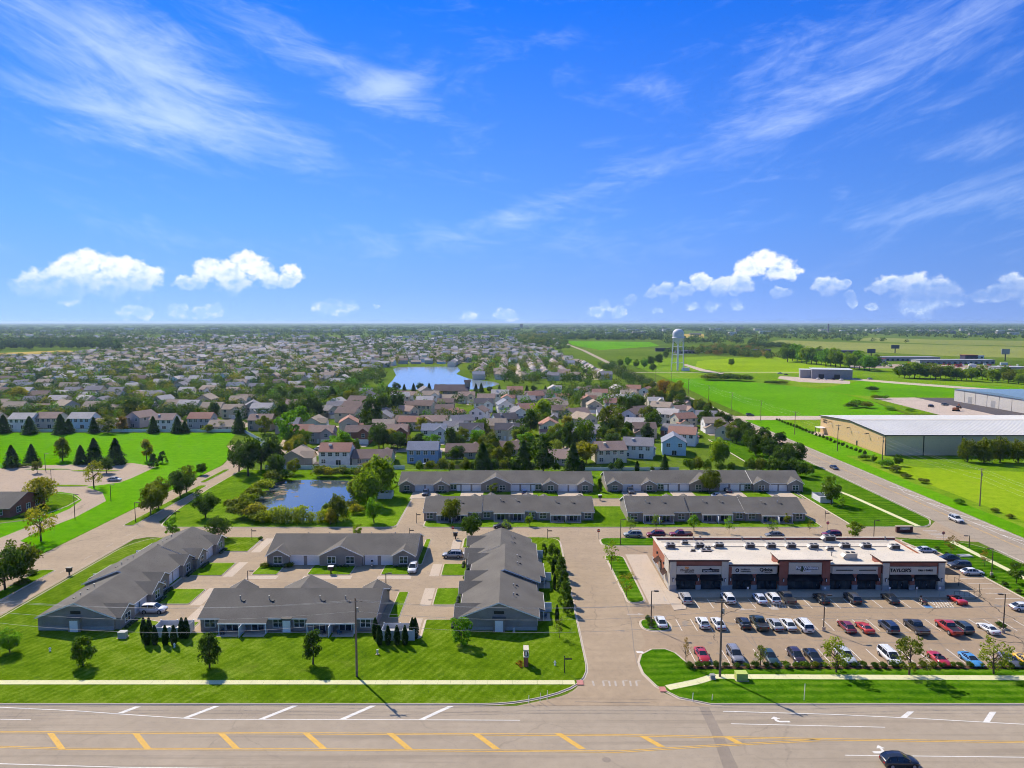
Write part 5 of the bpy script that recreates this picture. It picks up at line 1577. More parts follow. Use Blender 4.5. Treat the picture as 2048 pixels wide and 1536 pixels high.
def car_parts(kind):
    if kind in CAR_MESH:
        return CAR_MESH[kind]
    c = CARS[kind]
    parts = {}
    body = MB()
    ring = []
    for (x, zf, zs, w) in c['base']:
        zm = zf + (zs - zf) * .52
        ring.append([(x, -w * .90, zf), (x, -w * 1.0, zm), (x, -w * .965, zs - .05), (x, -w * .82, zs + .005), (x, 0, zs + .04), (x, w * .82, zs + .005), (x, w * .965, zs - .05), (x, w, zm), (x, w * .90, zf), (x, 0, zf - .02)])
    n = 10
    body.add([p for r in ring for p in r], [(i * n + j, i * n + (j + 1) % n, (i + 1) * n + (j + 1) % n, (i + 1) * n + j) for i in range(len(ring) - 1) for j in range(n)], 0, True)
    body.add(ring[0], [tuple(reversed(range(n)))]).add(ring[-1], [tuple(range(n))])
    # glasshouse
    gl = c['glass']
    def belt(x):
        b = c['base']
        for (a, q) in zip(b[:-1], b[1:]):
            if a[0] <= x <= q[0]:
                t = (x - a[0]) / (q[0] - a[0])
                return a[2] + (q[2] - a[2]) * t, a[3] + (q[3] - a[3]) * t
        return b[0][2:4] if x < b[0][0] else b[-1][2:4]
    sec = []
    for i, (x, zr, wr) in enumerate(gl):
        zb, wb = belt(x)
        zb += .0
        if i in (0, len(gl) - 1):
            sec.append([(x, -wr, zb), (x, -wr * .98, zb + .01), (x, 0, zb + .05), (x, wr * .98, zb + .01), (x, wr, zb)])
        else:
            sec.append([(x, -wb * .93, zb - .01), (x, -wr, zr - .05), (x, 0, zr), (x, wr, zr - .05), (x, wb * .93, zb - .01)])
    m = len(sec)
    open_top = kind == 'convertible'
    for i in range(m - 1):
        a, b = sec[i], sec[i + 1]
        first, last = i == 0, i == m - 2
        top = [(a[1], b[1], b[2], a[2]), (a[2], b[2], b[3], a[3])]
        side = [(a[0], b[0], b[1], a[1]), (a[3], b[3], b[4], a[4])]
        if last:
            mb = MB()
            for q in top:
                mb.add(q, [(0, 1, 2, 3)], 0, True)
            parts['windshield'] = (mb.mesh('windshield', M['glass_car']), 'glass')
        elif first:
            mb = MB()
            for q in top:
                mb.add(q, [(0, 1, 2, 3)], 0, True)
            parts['rear_window'] = (mb.mesh('rear_window', M['glass_car']), 'glass') if not open_top else (mb.mesh('tonneau', M['glass_car']), 'glass')
        else:
            for q in top:
                body.add(q, [(0, 1, 2, 3)], 0, True) if not open_top else body.add(q, [(0, 1, 2, 3)], 1, True)
        if not open_top or last:
            for s, q in enumerate(side):
                mb = parts.setdefault('side%d' % s, MB())
                mb.add(q, [(0, 1, 2, 3)], 0)
    for s in (0, 1):
        if 'side%d' % s in parts:
            parts['side%d' % s] = (parts['side%d' % s].mesh('side_window', M['glass_car']), 'glass')
    # pillars and roof edge
    for i in range(1, m - 1):
        for s in (0, 4):
            t = 1 if s == 0 else 3
            sg = -1 if s == 0 else 1
            if not open_top:
                body.tube((sec[i][s][0], sec[i][s][1] + sg * .012, sec[i][s][2]), (sec[i][t][0], sec[i][t][1] + sg * .012, sec[i][t][2]), .045, n=5)
    for t, sg in ((1, -1), (3, 1)):
        for i in range(m - 1):
            if not open_top or i == m - 2:
                body.tube((sec[i][t][0], sec[i][t][1] + sg * .01, sec[i][t][2]), (sec[i + 1][t][0], sec[i + 1][t][1] + sg * .01, sec[i + 1][t][2]), .04, n=5)
    zb, wb = belt(gl[-1][0] - .35)
    for sg in (-1, 1):      # mirrors
        body.ball((gl[-1][0] - .3, sg * (wb + .10), zb + .08), (.09, .12, .08), 7, 4)
    if kind == 'pickup':
        body.box(-2.78, -.92, -.86, .86, 1.125, 1.165, 1)
        for sg in (-1, 1):
            body.box(-2.82, -.85, sg * .93 - .07, sg * .93 + .07, 1.09, 1.2)
        body.box(-2.86, -2.76, -.95, .95, 1.08, 1.2)
    if open_top:
        for sg in (-.38, .38):
            body.box(-.55, -.4, sg - .22, sg + .22, .8, 1.12, 1)
    if kind in ('suv', 'van'):
        for sg in (-1, 1):
            body.tube((-1.7, sg * .58, gl[2][1] + .0), (.2, sg * .58, gl[2][1] - .0), .025, n=5, mi=1)
    # dark sills, grille, bumper shadow line
    b0, b1 = c['base'][0], c['base'][-1]
    body.box(b1[0] - .06, b1[0] + .015, -.45, .45, b1[1] + .02, b1[2] - .04, 1)
    body.box(b0[0] - .015, b0[0] + .06, -.35, .35, b0[1] + .02, b0[1] + .16, 1)
    for wxx in c['wx']:
        for sg in (-1, 1):
            zf, ww = belt(wxx)
            body.tube((wxx, sg * (ww * .90), c['wheel']), (wxx, sg * (ww * 1.004), c['wheel']), c['wheel'] * 1.14, n=14, mi=1)
    parts['body'] = (body.mesh('body', [M['car'], M['metal_dk']]), 'paint')
    wr = c['wheel']
    tyre = MB().tube((0, -.1, 0), (0, .1, 0), wr, n=16)
    parts['wheel'] = (tyre.mesh('wheel', M['tyre']), 'wheel')
    rim = MB().tube((0, -.125, 0), (0, .125, 0), wr * .62, n=12)
    for i in range(5):
        t = 2 * math.pi * i / 5
        rim.box(-.01, .01, -.13, .13, -.01, .01)
    parts['rim'] = (rim.mesh('rim', M['rim']), 'rim')
    wl = b1[3]
    parts['headlight'] = (MB().ball((0, 0, 0), (.12, .17, .075), 8, 5).mesh('headlight', M['lens_w']), 'lamp')
    parts['taillight'] = (MB().box(-.05, .05, -.14, .14, -.09, .09).mesh('taillight', M['lens_r']), 'lamp')
    CAR_MESH[kind] = parts
    return parts

def car(kind, x, y, heading, color, label, group=None, z=0.05, cat=None, scale=1.0):
    """heading: direction of the bonnet in degrees, 0 = +x, 90 = away from the camera."""
    c = CARS[kind]
    p = car_parts(kind)
    name = {'sedan': 'sedan_car', 'hatch': 'hatchback_car', 'suv': 'suv_car', 'van': 'minivan', 'sport': 'sports_car', 'convertible': 'convertible_car', 'pickup': 'pickup_truck'}[kind]
    root = empty(name, (x, y, z), R(heading), label, cat or ('truck' if kind == 'pickup' else 'car'), group)
    if scale != 1.0:
        root.scale = (scale,) * 3
    link('body', p['body'][0], root, color=color)
    for nm in ('windshield', 'rear_window'):
        link(nm, p[nm][0], root)
    for s in ('side0', 'side1'):
        if s in p:
            link('side_window', p[s][0], root)
    for wx in c['wx']:
        for sg in (-1, 1):
            w = link('wheel', p['wheel'][0], root, (wx, sg * (c['W'] / 2 - .10), c['wheel']))
            link('rim', p['rim'][0], w)
    b0, b1 = c['base'][0], c['base'][-2]
    for sg in (-1, 1):
        link('headlight', p['headlight'][0], root, (c['base'][-2][0] + .03, sg * c['base'][-2][3] * .78, c['base'][-2][2] - .1))
        link('taillight', p['taillight'][0], root, (c['base'][0][0] + .0, sg * c['base'][0][3] * .76, c['base'][0][2] - .08))
    return root

def carp(kind, px_, py_, heading, color, label, group, dx=0, dy=0, **k):
    x, y = G(px_, py_)
    return car(kind, x + dx, y + dy, heading, color, label, group, **k)
WHT, SIL, GRY, DGR, BLK, RED, MAR, NAV, BLU, GRN, YEL = (.72, .72, .71), (.40, .40, .41), (.18, .18, .19), (.06, .06, .065), (.010, .010, .012), (.45, .012, .015), (.20, .012, .02), (.015, .025, .06), (.06, .26, .55), (.02, .035, .03), (.7, .42, .01)
g1 = 'cars parked against the shop walk'
# row 1, noses to the shops (cars nose-in: bonnet away from the camera)
for kind, x_, col, lab in [
        ('suv', 1373, SIL, 'silver SUV parked at the west end of the row against the shops'),
        ('suv', 1459, WHT, 'white SUV with black roof rails parked against the shops below the ring logo'),
        ('sedan', 1523, (.55, .6, .72), 'pale blue-white sedan next to the striped aisle by the shops'),
        ('suv', 1549, WHT, 'white boxy SUV parked between pale sedan and dark pickup by the shops'),
        ('pickup', 1577, DGR, 'dark pickup truck parked against the shops beside a white SUV'),
        ('sedan', 1647, BLK, 'black sedan in the shade below the pet clinic sign'),
        ('suv', 1710, DGR, 'charcoal SUV alone in the shade below the blank sign bars'),
        ('sedan', 1786, BLK, 'black sedan parked in front of the east tower of the plaza')]:
    carp(kind, x_, 1207, 90, col, lab, g1, dy=1.2)
carp('convertible', 1917, 1206, 90, RED, 'red convertible parked at the east end of the row against the shops', g1, dy=.5)
g2 = 'cars in the middle row of the plaza lot'
for kind, x_, y_, col, lab in [
        ('sedan', 1322, 1251, WHT, 'white sedan alone beside the small grass island'),
        ('hatch', 1406, 1253, WHT, 'white hatchback in the middle row, west of the white sedan by the utility pole'),
        ('sedan', 1437, 1254, WHT, 'white sedan half hidden behind the tall utility pole'),
        ('hatch', 1488, 1254, BLK, 'black hatchback in the middle row beside the dark green pickup'),
        ('pickup', 1519, 1255, GRN, 'dark green pickup truck in the middle row'),
        ('sedan', 1551, 1256, SIL, 'silver sedan in the middle row beside the dark green pickup'),
        ('sedan', 1577, 1256, WHT, 'white sedan with dark glass roof in the middle row'),
        ('van', 1609, 1259, WHT, 'white minivan at the end of the tight group in the middle row'),
        ('sedan', 1695, 1261, MAR, 'dark red sedan just east of the lot lamp post in the middle row'),
        ('sport', 1731, 1262, (.5, .03, .015), 'low bright red sports car beside the dark red sedan'),
        ('suv', 1779, 1262, NAV, 'dark navy SUV in the middle row between sports car and black pickup'),
        ('pickup', 1834, 1263, (.02, .02, .025), 'black pickup truck in the middle row'),
        ('pickup', 1899, 1264, (.40, .015, .012), 'red pickup truck with dark bed cover in the middle row'),
        ('suv', 1926, 1263, (.03, .045, .045), 'dark teal SUV close beside the red pickup'),
        ('sport', 1979, 1264, WHT, 'white coupe at the end of the middle row by the planted island')]:
    carp(kind, x_, y_, 90, col, lab, g2, dy=.4)
g3 = 'cars in the front row of the plaza lot'
for kind, x_, y_, col, lab, h in [
        ('sport', 1405, 1317, RED, 'red sports car at the west end of the front row, facing the shrubs', 270),
        ('suv', 1471, 1319, (.22, .22, .24), 'grey SUV in the front row just east of the utility pole', 270),
        ('sedan', 1540, 1321, (.02, .05, .05), 'dark green sedan behind the small tree in the front row', 270),
        ('hatch', 1594, 1321, (.03, .012, .016), 'black-maroon hatchback in the front row, west of a black sedan', 270),
        ('sedan', 1627, 1321, BLK, 'black sedan in the front row beside the maroon hatchback', 270),
        ('suv', 1692, 1322, (.5, .52, .52), 'silver SUV mostly hidden behind the first big tree of the front row', 270),
        ('van', 1781, 1322, WHT, 'white minivan beside the middle tree of the front row', 270),
        ('convertible', 1880, 1326, (.42, .012, .02), 'red convertible in the front row between two trees', 270),
        ('sport', 1944, 1327, BLU, 'bright blue sports car in the front row', 270),
        ('convertible', 2023, 1328, (.09, .09, .10), 'dark grey convertible with stripes near the end of the front row', 270),
        ('sport', 2056, 1330, YEL, 'yellow sports car cut by the picture edge in the front row', 270)]:
    carp(kind, x_, y_, h, col, lab, g3, dy=.3)
g4 = 'cars in the stalls east of the plaza'
carp('sedan', 1852, 1105, 0, (.6, .62, .64), 'silver sedan at the far end of the stalls east of the plaza', g4)
carp('sedan', 1897, 1121, 180, NAV, 'navy blue sedan in the stalls east of the plaza', g4)
carp('suv', 1918, 1136, 180, (.05, .05, .055), 'dark grey SUV in the stalls east of the plaza', g4)
carp('sedan', 1944, 1149, 0, WHT, 'white sedan nearest the camera in the stalls east of the plaza', g4)
carp('sedan', 2046, 1220, 0, WHT, 'white car at the picture edge in the lane east of the plaza', g4)
g5 = 'cars parked at the apartments'
carp('suv', 308, 1225, 0, (.62, .62, .68), 'white SUV on the drive beside the west apartment row', g5)
carp('suv', 826, 1142, 270, (.70, .70, .66), 'cream SUV at the corner of the four-garage apartment row', g5)
carp('suv', 905, 1115, 180, (.30, .31, .33), 'grey SUV on the courtyard lane by the east apartment row', g5)
carp('hatch', 943, 1112, 180, SIL, 'silver hatchback close to the garages of the east apartment row', g5)
carp('sedan', 1004, 1056, 180, BLK, 'black sedan on the estate street behind the east apartment row', g5)
carp('suv', 851, 990, 270, NAV, 'dark blue car on the first driveway of the rear row nearer the pond', g5)
carp('hatch', 1049, 988, 90, (.015, .04, .12), 'blue car on the third driveway of the rear row nearer the pond', g5)
carp('suv', 1261, 986, 270, (.05, .05, .06), 'dark car on the first driveway of the rear row nearer the road', g5)
carp('sedan', 1455, 984, 90, NAV, 'navy car on the third driveway of the rear row nearer the road', g5)
carp('sedan', 1437, 995, 0, (.5, .55, .6), 'pale car on the back street between the two eastern apartment rows', g5)
g6 = 'cars parked behind the plaza'
for kind, x_, col, lab in [('suv', 1266, (.33, .34, .30), 'olive grey SUV on the estate street at the northwest corner of the plaza'), ('suv', 1312, (.22, .012, .015), 'dark red SUV just behind the northwest corner of the plaza'),
                           ('pickup', 1362, MAR, 'maroon pickup on the estate street behind the plaza roof'), ('sedan', 1550, GRY, 'grey sedan on the estate street behind the plaza roof'), ('suv', 1664, MAR, 'maroon SUV on the estate street behind the east half of the plaza')]:
    carp(kind, x_, 1075, 180, col, lab, g6, dy=.4)
g7 = 'cars driving on the roads'
carp('sedan', 1668, 938, 270, (.03, .035, .07), 'dark blue car driving on the east road level with the warehouse', g7)
carp('suv', 1912, 1043, 270, (.6, .6, .58), 'white SUV driving on the east road near the estate junction', g7)
carp('suv', 1393, 817, 270, (.10, .02, .02), 'dark red car far up the east road before the trees', g7)
carp('hatch', 1799, 1531, 0, (.012, .012, .018), 'black car on the highway at the bottom edge of the picture', g7)
carp('sedan', 229, 962, 0, (.45, .48, .52), 'silver-blue car alone on the pale parking lot to the west', 'cars on the western lot')

def motorcycle(px_, py_, heading, color, label, trike=False):
    x, y = G(px_, py_)
    r = empty('motorcycle', (x, y, .06), R(heading), label, 'motorcycle')
    for wx, wy in (((.75, 0), (-.7, .45), (-.7, -.45)) if trike else ((.75, 0), (-.7, 0))):
        w = MB().tube((0, -.07, 0), (0, .07, 0), .31, n=14).build('wheel', M['tyre'], r, (wx, wy, .31))
        MB().tube((0, -.08, 0), (0, .08, 0), .18, n=10).build('rim', M['rim'], w)
    MB().ball((.1, 0, .72), (.36, .18, .16), 10, 6).build('fuel_tank', M['car'], r, color=color)
    MB().ball((-.45, 0, .70), (.42, .2, .09), 10, 5).build('seat', M['tyre'], r)
    MB().tube((.75, 0, .31), (.45, 0, .98), .04, n=6).tube((.5, -.38, 1.0), (.5, .38, 1.0), .025, n=6).build('fork', M['rim'], r)
    MB().ball((.05, 0, .42), (.28, .2, .2), 8, 5).tube((-.9, .16, .35), (.1, .16, .32), .05, n=6).build('engine', M['metal_gr'], r)
    MB().ball((-.75, 0, .58), (.34, .5 if trike else .12, .16), 10, 5).build('fender', M['car'], r, color=color)
    MB().add([(.55, -.25, .95), (.55, .25, .95), (.35, .22, 1.4), (.35, -.22, 1.4)], [(0, 1, 2, 3), (3, 2, 1, 0)]).build('windscreen', M['glass_car'], r)
    MB().ball((.66, 0, .9), (.1, .1, .1), 7, 5).build('headlight', M['lens_w'], r)
motorcycle(744, 1134, 100, (.55, .55, .55), 'pale motorcycle on the drive before the third garage of the courtyard row')
motorcycle(1844, 1207, 90, (.10, .01, .01), 'black and red three-wheeled motorcycle before the east tower of the plaza', True)

# ------------------------------------------------------------------ houses
WALLC = {'white': (0.779, 0.755, 0.708), 'cream': (0.708, 0.625, 0.484), 'beige': (0.614, 0.519, 0.407), 'tan': (0.496, 0.401, 0.313), 'sage': (0.401, 0.413, 0.342), 'grey': (0.425, 0.425, 0.425), 'blue': (0.236, 0.366, 0.543), 'pale blue': (0.496, 0.649, 0.732), 'mauve': (0.448, 0.389, 0.389), 'brick': (0.271, 0.13, 0.094), 'yellow': (0.684, 0.566, 0.33)}
ROOFC = {'brown': (0.217, 0.157, 0.131), 'tan': (0.38, 0.3, 0.225), 'pinkish-brown': (0.33, 0.235, 0.19), 'red-brown': (0.37, 0.2, 0.145), 'grey': (0.246, 0.232, 0.239), 'charcoal': (0.109, 0.104, 0.113), 'slate': (0.246, 0.261, 0.304), 'pale grey': (0.478, 0.435, 0.399)}
HOUSE = {}
def house_parts(kind):
    """Meshes and openings of a house type; local -y is the street front."""
    if kind in HOUSE:
        return HOUSE[kind]
    wall, roof, op = MB(), MB(), []
    def gable_x(x0, x1, y0, y1, ev, rg):
        ym = (y0 + y1) / 2
        wall.extr_x([(y0, 0), (y1, 0), (y1, ev), (ym, rg), (y0, ev)], x0, x1)
        gable_roof(roof, x0, x1, y0, y1, ev, rg, .4, .2)
    def gable_y(x0, x1, y0, y1, ev, rg):
        xm = (x0 + x1) / 2
        wall.extr_y([(x0, 0), (x1, 0), (x1, ev), (xm, rg), (x0, ev)], y0, y1)
        s = (rg - ev) / (xm - x0)
        for sg in (-1, 1):
            xa = x0 - .4 if sg < 0 else x1 + .4
            za = ev - .4 * s
            v = [(xa, y0 - .35, za), (xm, y0 - .35, rg), (xm, y1 + .3, rg), (xa, y1 + .3, za)]
            v += [(p[0], p[1], p[2] + .2) for p in v]
            roof.add(v, [(0, 1, 2, 3), (7, 6, 5, 4), (0, 4, 5, 1), (1, 5, 6, 2), (2, 6, 7, 3), (3, 7, 4, 0)])
    if kind == 'A':      # two storeys, ridge along the street, garage wing
        gable_x(-6, 6, 0, 9, 5.3, 7.9)
        gable_y(-6.4, -.2, -2.4, 1.5, 2.9, 4.6)
        op += [('garage_door', -3.3, -2.41, 0, 0), ('door', 1.4, 0, .1, 0)]
        op += [('window', x, -.004, 3.5, 0) for x in (-4, -.6, 3.8)] + [('window', 4, -.004, .9, 0)]
        op += [('window', x, 9.004, z, math.pi) for x, z in ((-4, 3.5), (-1.2, 3.5), (1.6, 3.5), (4.3, 3.5), (4.2, .8))] + [('patio_door', -1.5, 9.004, .05, math.pi)]
        op += [('window', 6.304 - .3, 4.5, 3.5, math.pi / 2), ('window', -6.304 + .3, 4.5, 3.5, -math.pi / 2)]
        foot = (6.4, -2.4, 9)
    elif kind == 'B':    # ranch
        gable_x(-7.5, 7.5, 0, 9.5, 2.7, 5.3)
        gable_y(-7.2, -.8, -3, 2, 2.7, 4.7)
        op += [('garage_door', -4, -3.01, 0, 0), ('door', 1, 0, .1, 0), ('window', 4, -.004, .9, 0)]
        op += [('window', x, 9.504, .9, math.pi) for x in (-5.4, -2.6, 4.6)] + [('patio_door', 1, 9.504, .05, math.pi)]
        op += [('window', 7.504, 4.7, .9, math.pi / 2)]
        foot = (7.5, -3, 9.5)
    elif kind == 'C':    # two storeys, gable to the street
        gable_y(-4.8, 4.8, 0, 12, 5.3, 8.1)
        gable_x(-4.8, 0.9, -1.6, 2.0, 2.7, 3.7)
        op += [('garage_door', -2, -1.61, 0, 0), ('door', 2.6, 0, .1, 0), ('window', -2.2, -.004, 3.6, 0), ('window', 2.2, -.004, 3.6, 0)]
        op += [('window', -2.4, 12.004, 3.5, math.pi), ('window', 2.4, 12.004, 3.5, math.pi), ('patio_door', 0, 12.004, .05, math.pi)]
        op += [('window', 4.804, y, 3.5, math.pi / 2) for y in (3, 8.5)] + [('window', -4.804, y, 3.5, -math.pi / 2) for y in (3, 8.5)]
        foot = (4.8, -1.6, 12)
    elif kind == 'D':    # two storeys, cross gable over the garage
        gable_x(-5.6, 5.6, 0, 8.5, 5.3, 7.7)
        gable_y(.4, 5.9, -2.0, 3.0, 5.1, 7.1)
        op += [('garage_door', 3.15, -2.01, 0, 0), ('window', 3.15, -2.004, 3.3, 0), ('door', -1, 0, .1, 0), ('window', -3.6, -.004, 3.5, 0), ('window', -3.6, -.004, .9, 0)]
        op += [('window', x, 8.504, z, math.pi) for x, z in ((-3.8, 3.5), (0, 3.5), (3.8, 3.5), (3.6, .9))] + [('patio_door', -1.5, 8.504, .05, math.pi)]
        op += [('window', 5.604, 4.6, 3.5, math.pi / 2), ('window', -5.604, 4.2, 3.5, -math.pi / 2)]
        foot = (5.9, -2, 8.5)
    HOUSE[kind] = (wall.mesh('wall', M['siding_c']), roof.mesh('roof', M['shingle_c']), op, foot)
    return HOUSE[kind]
DRIVE = MB().box(-2.6, 2.6, -6.5, .0, -.02, .07).mesh('driveway', M['concrete'])
CHIM = MB().box(-.5, .5, -.4, .4, 0, 2.0).box(-.58, .58, -.48, .48, 2.0, 2.15).mesh('chimney', M['siding_c'])

def house(kind, x, y, rz, wc, rc, label, group, detail=2, s=1.0):
    wall, roof, op, foot = house_parts(kind)
    root = empty('house', (x, y, 0), rz, label, 'house', group)
    root.scale = (s, s, s)
    link('wall', wall, root, color=WALLC[wc])
    rf = link('roof', roof, root, color=ROOFC[rc])
    for (k, ox, oy, oz, orz) in op:
        if k == 'garage_door' and y < 700:
            link('driveway', DRIVE, root, (ox, oy, 0))
    if detail == 0:
        return root
    to_cam = Vector((-x, -y, 0)).normalized()
    for (k, ox, oy, oz, orz) in op:
        nx, ny = math.sin(orz + rz), -math.cos(orz + rz)
        if nx * to_cam.x + ny * to_cam.y < .12:
            continue
        if detail == 1 and k == 'door':
            continue
        me = {'window': lambda: window_mesh(1.5, 1.45, 2), 'garage_door': lambda: garage_mesh(4.6, 2.2), 'door': lambda: door_mesh(), 'patio_door': lambda: slider_mesh(2.0, 2.05)}[k]()
        link(k, me, root, (ox, oy, oz), orz)
    if detail == 2 and random.random() < .35 and kind in ('A', 'D'):
        link('chimney', CHIM, rf, (2.2, 6.0, 5.6), color=WALLC[wc])
    return root

STO = {'A': 'two-storey', 'B': 'single-storey', 'C': 'two-storey gable-fronted', 'D': 'two-storey cross-gabled'}
PLACED = []          # footprints, to keep trees and further houses clear
KIND_W = {'A': 12.4, 'B': 15, 'C': 9.6, 'D': 11.5}
def housep(kind, cx, by, wpx, rz, wc, rc, where, detail=2):
    """cx, by: centre of the near wall's foot line as surveyed; wpx its width there."""
    x, y = G(cx, by)
    depth = y * math.cos(PITCH) + CAM_H * math.sin(PITCH)
    rzr = R(rz)
    foot = house_parts(kind)[3]
    side = abs(math.sin(rzr)) > .7
    natural = (foot[2] - foot[1]) if side else KIND_W[kind]
    s = min(1.35, max(.72, wpx * depth / 1421.0 / natural))
    half = (KIND_W[kind] / 2 if side else (foot[2] + foot[1]) / 2 + (foot[2] - foot[1]) / 2)
    off = foot[2] * s if abs(abs(rz) - 180) < 30 else (-foot[1] * s if abs(rz) < 30 else KIND_W[kind] / 2 * s)
    oy = y + off
    ox = x
    if side:
        ox = x + (4.5 * s if math.sin(rzr) > 0 else -4.5 * s) * 1.0
    PLACED.append((x, oy, 10 * s))
    return house(kind, ox, oy, rzr, wc, rc, '%s %s house with %s roof, %s' % (wc, STO[kind], rc, where), 'houses behind the apartments', detail)

random.seed(21)
H = housep
H('A', 668, 931, 69, 180, 'white', 'red-brown', 'directly above the pond')
H('B', 744, 929, 66, 180, 'sage', 'brown', 'right of the white house above the pond')
H('B', 593, 928, 50, 90, 'tan', 'tan', 'left of the white house above the pond')
H('A', 845, 927, 64, 180, 'blue', 'slate', 'behind the west end of the rear apartments')
H('D', 638, 889, 58, 0, 'mauve', 'pinkish-brown', 'first of the row behind the pond houses')
H('D', 712, 889, 60, 0, 'brick', 'brown', 'second of the row behind the pond houses')
H('D', 788, 886, 54, 0, 'brick', 'pinkish-brown', 'third of the row behind the pond houses')
H('D', 866, 885, 53, 0, 'white', 'slate', 'fourth of the row behind the pond houses')
H('D', 942, 883, 48, 0, 'white', 'charcoal', 'fifth of the row behind the pond houses')
H('D', 1014, 883, 47, 0, 'cream', 'charcoal', 'sixth of the row behind the pond houses')
H('A', 1002, 861, 66, 200, 'white', 'charcoal', 'large pale one behind the sixth of the row')
H('C', 1042, 847, 40, 15, 'white', 'grey', 'just behind the large pale house')
H('C', 1100, 875, 46, 0, 'cream', 'red-brown', 'between tall dark trees behind the apartments')
H('B', 929, 915, 42, 180, 'grey', 'brown', 'behind the middle of the rear apartments')
H('B', 1015, 909, 36, 180, 'tan', 'brown', 'half hidden by evergreens behind the rear apartments')
H('B', 1122, 928, 40, 170, 'mauve', 'pinkish-brown', 'between two tall evergreens by the rear fence')
H('A', 1218, 928, 72, 188, 'cream', 'pinkish-brown', 'nearest the gap between the rear apartment rows')
H('A', 1288, 919, 72, 165, 'white', 'grey', 'next to the cream house by the gap')
H('C', 1356, 909, 38, 170, 'pale blue', 'slate', 'nearest the hedges by the east road')
H('A', 1376, 891, 48, 160, 'white', 'red-brown', 'behind the pale blue house near the east road')
H('B', 1370, 873, 62, 150, 'brick', 'grey', 'low one with broken roofline near the east road')
H('A', 1346, 847, 44, 150, 'white', 'pale grey', 'beyond the low brick house near the east road')
H('A', 1332, 831, 40, 150, 'cream', 'tan', 'far one beside the tree line of the east road')
H('A', 1165, 850, 52, 30, 'mauve', 'pinkish-brown', 'at the close below the lake, farther one')
H('C', 1182, 862, 40, 30, 'beige', 'tan', 'at the close below the lake, nearer one')
H('A', 1164, 890, 48, 180, 'pale blue', 'grey', 'behind a big tree at the close')
H('B', 1115, 822, 56, 10, 'beige', 'tan', 'between lake and close, behind trees')
H('A', 686, 868, 60, 100, 'beige', 'red-brown', 'end-on, behind the brick house of the row')
H('C', 700, 846, 42, 75, 'beige', 'brown', 'end-on, first of the stepped line')
H('C', 712, 832, 38, 75, 'beige', 'brown', 'end-on, second of the stepped line')
H('C', 722, 819, 34, 75, 'tan', 'brown', 'end-on, third of the stepped line')
H('B', 822, 854, 58, 165, 'beige', 'brown', 'broad one in front of the clubhouse street')
H('B', 868, 854, 48, 0, 'tan', 'pinkish-brown', 'low one with broad pink roof')
H('A', 850, 830, 56, 165, 'beige', 'brown', 'broad two-tone one below the clubhouse')
H('D', 966, 824, 46, 0, 'white', 'charcoal', 'with porch, below the lake')
H('C', 1013, 828, 34, 10, 'white', 'slate', 'narrow one right of the porch house')
H('A', 1000, 804, 42, 180, 'white', 'pale grey', 'right of the clubhouse by the lake')
H('D', 860, 806, 30, 0, 'white', 'tan', 'left of the clubhouse street, nearest lake')
H('B', 902, 806, 44, 180, 'tan', 'tan', 'just below the clubhouse')
H('D', 932, 808, 32, 0, 'cream', 'pinkish-brown', 'small one below the clubhouse')
H('C', 731, 808, 26, 0, 'white', 'charcoal', 'small bright gable left of the lakeside trees')
H('A', 592, 826, 30, 180, 'cream', 'pinkish-brown', 'behind the leafy trees left of the stepped line')
# front row beside the green field
for i, (cx, by, w, k, wc, rc) in enumerate([(-30, 858, 48, 'A', 'beige', 'tan'), (38, 859, 52, 'A', 'white', 'pale grey'), (92, 857, 50, 'A', 'beige', 'pinkish-brown'), (156, 858, 54, 'A', 'pale blue', 'pale grey'), (219, 858, 44, 'B', 'tan', 'tan'), (274, 857, 46, 'C', 'mauve', 'pinkish-brown'),
                                            (326, 859, 38, 'A', 'white', 'pinkish-brown'), (396, 858, 54, 'A', 'grey', 'red-brown'), (448, 862, 42, 'B', 'mauve', 'tan'), (522, 860, 38, 'A', 'tan', 'pinkish-brown')]):
    H(k, cx, by, w, 180 if k != 'C' else 160, wc, rc, '%s from left along the white field fence' % nth(i + 1))
for i, (cx, by, w, k, wc, rc, rz) in enumerate([(18, 833, 44, 'A', 'cream', 'tan', 0), (60, 828, 50, 'B', 'beige', 'pinkish-brown', 0), (120, 830, 46, 'C', 'grey', 'tan', 60), (180, 832, 44, 'A', 'beige', 'tan', 0), (235, 830, 46, 'B', 'beige', 'tan', 0), (345, 828, 40, 'A', 'yellow', 'tan', 0), (370, 829, 44, 'A', 'cream', 'pale grey', 0), (418, 834, 36, 'A', 'beige', 'tan', 0), (460, 838, 44, 'D', 'cream', 'tan', 0), (518, 836, 46, 'A', 'white', 'pale grey', 0)]):
    H(k, cx, by, w, rz, wc, rc, '%s from left, second row from the field' % nth(i + 1))
for (cx, by, w, k, wc, rc, where) in [(472, 818, 50, 'D', 'cream', 'tan', 'large one left of the leafy trees, third row'), (488, 806, 36, 'B', 'white', 'pinkish-brown', 'low one behind the large cream house')]:
    H(k, cx, by, w, 0, wc, rc, where)
CENT = px((560, 925), (560, 850), (650, 800), (700, 790), (960, 800), (1080, 790), (1230, 775), (1330, 800), (1420, 850), (1560, 935))
def inside(p, poly):
    c = False
    n = len(poly)
    for i in range(n):
        a, b = poly[i - 1], poly[i]
        if (a[1] > p[1]) != (b[1] > p[1]) and p[0] < (b[0] - a[0]) * (p[1] - a[1]) / (b[1] - a[1]) + a[0]:
            c = not c
    return c
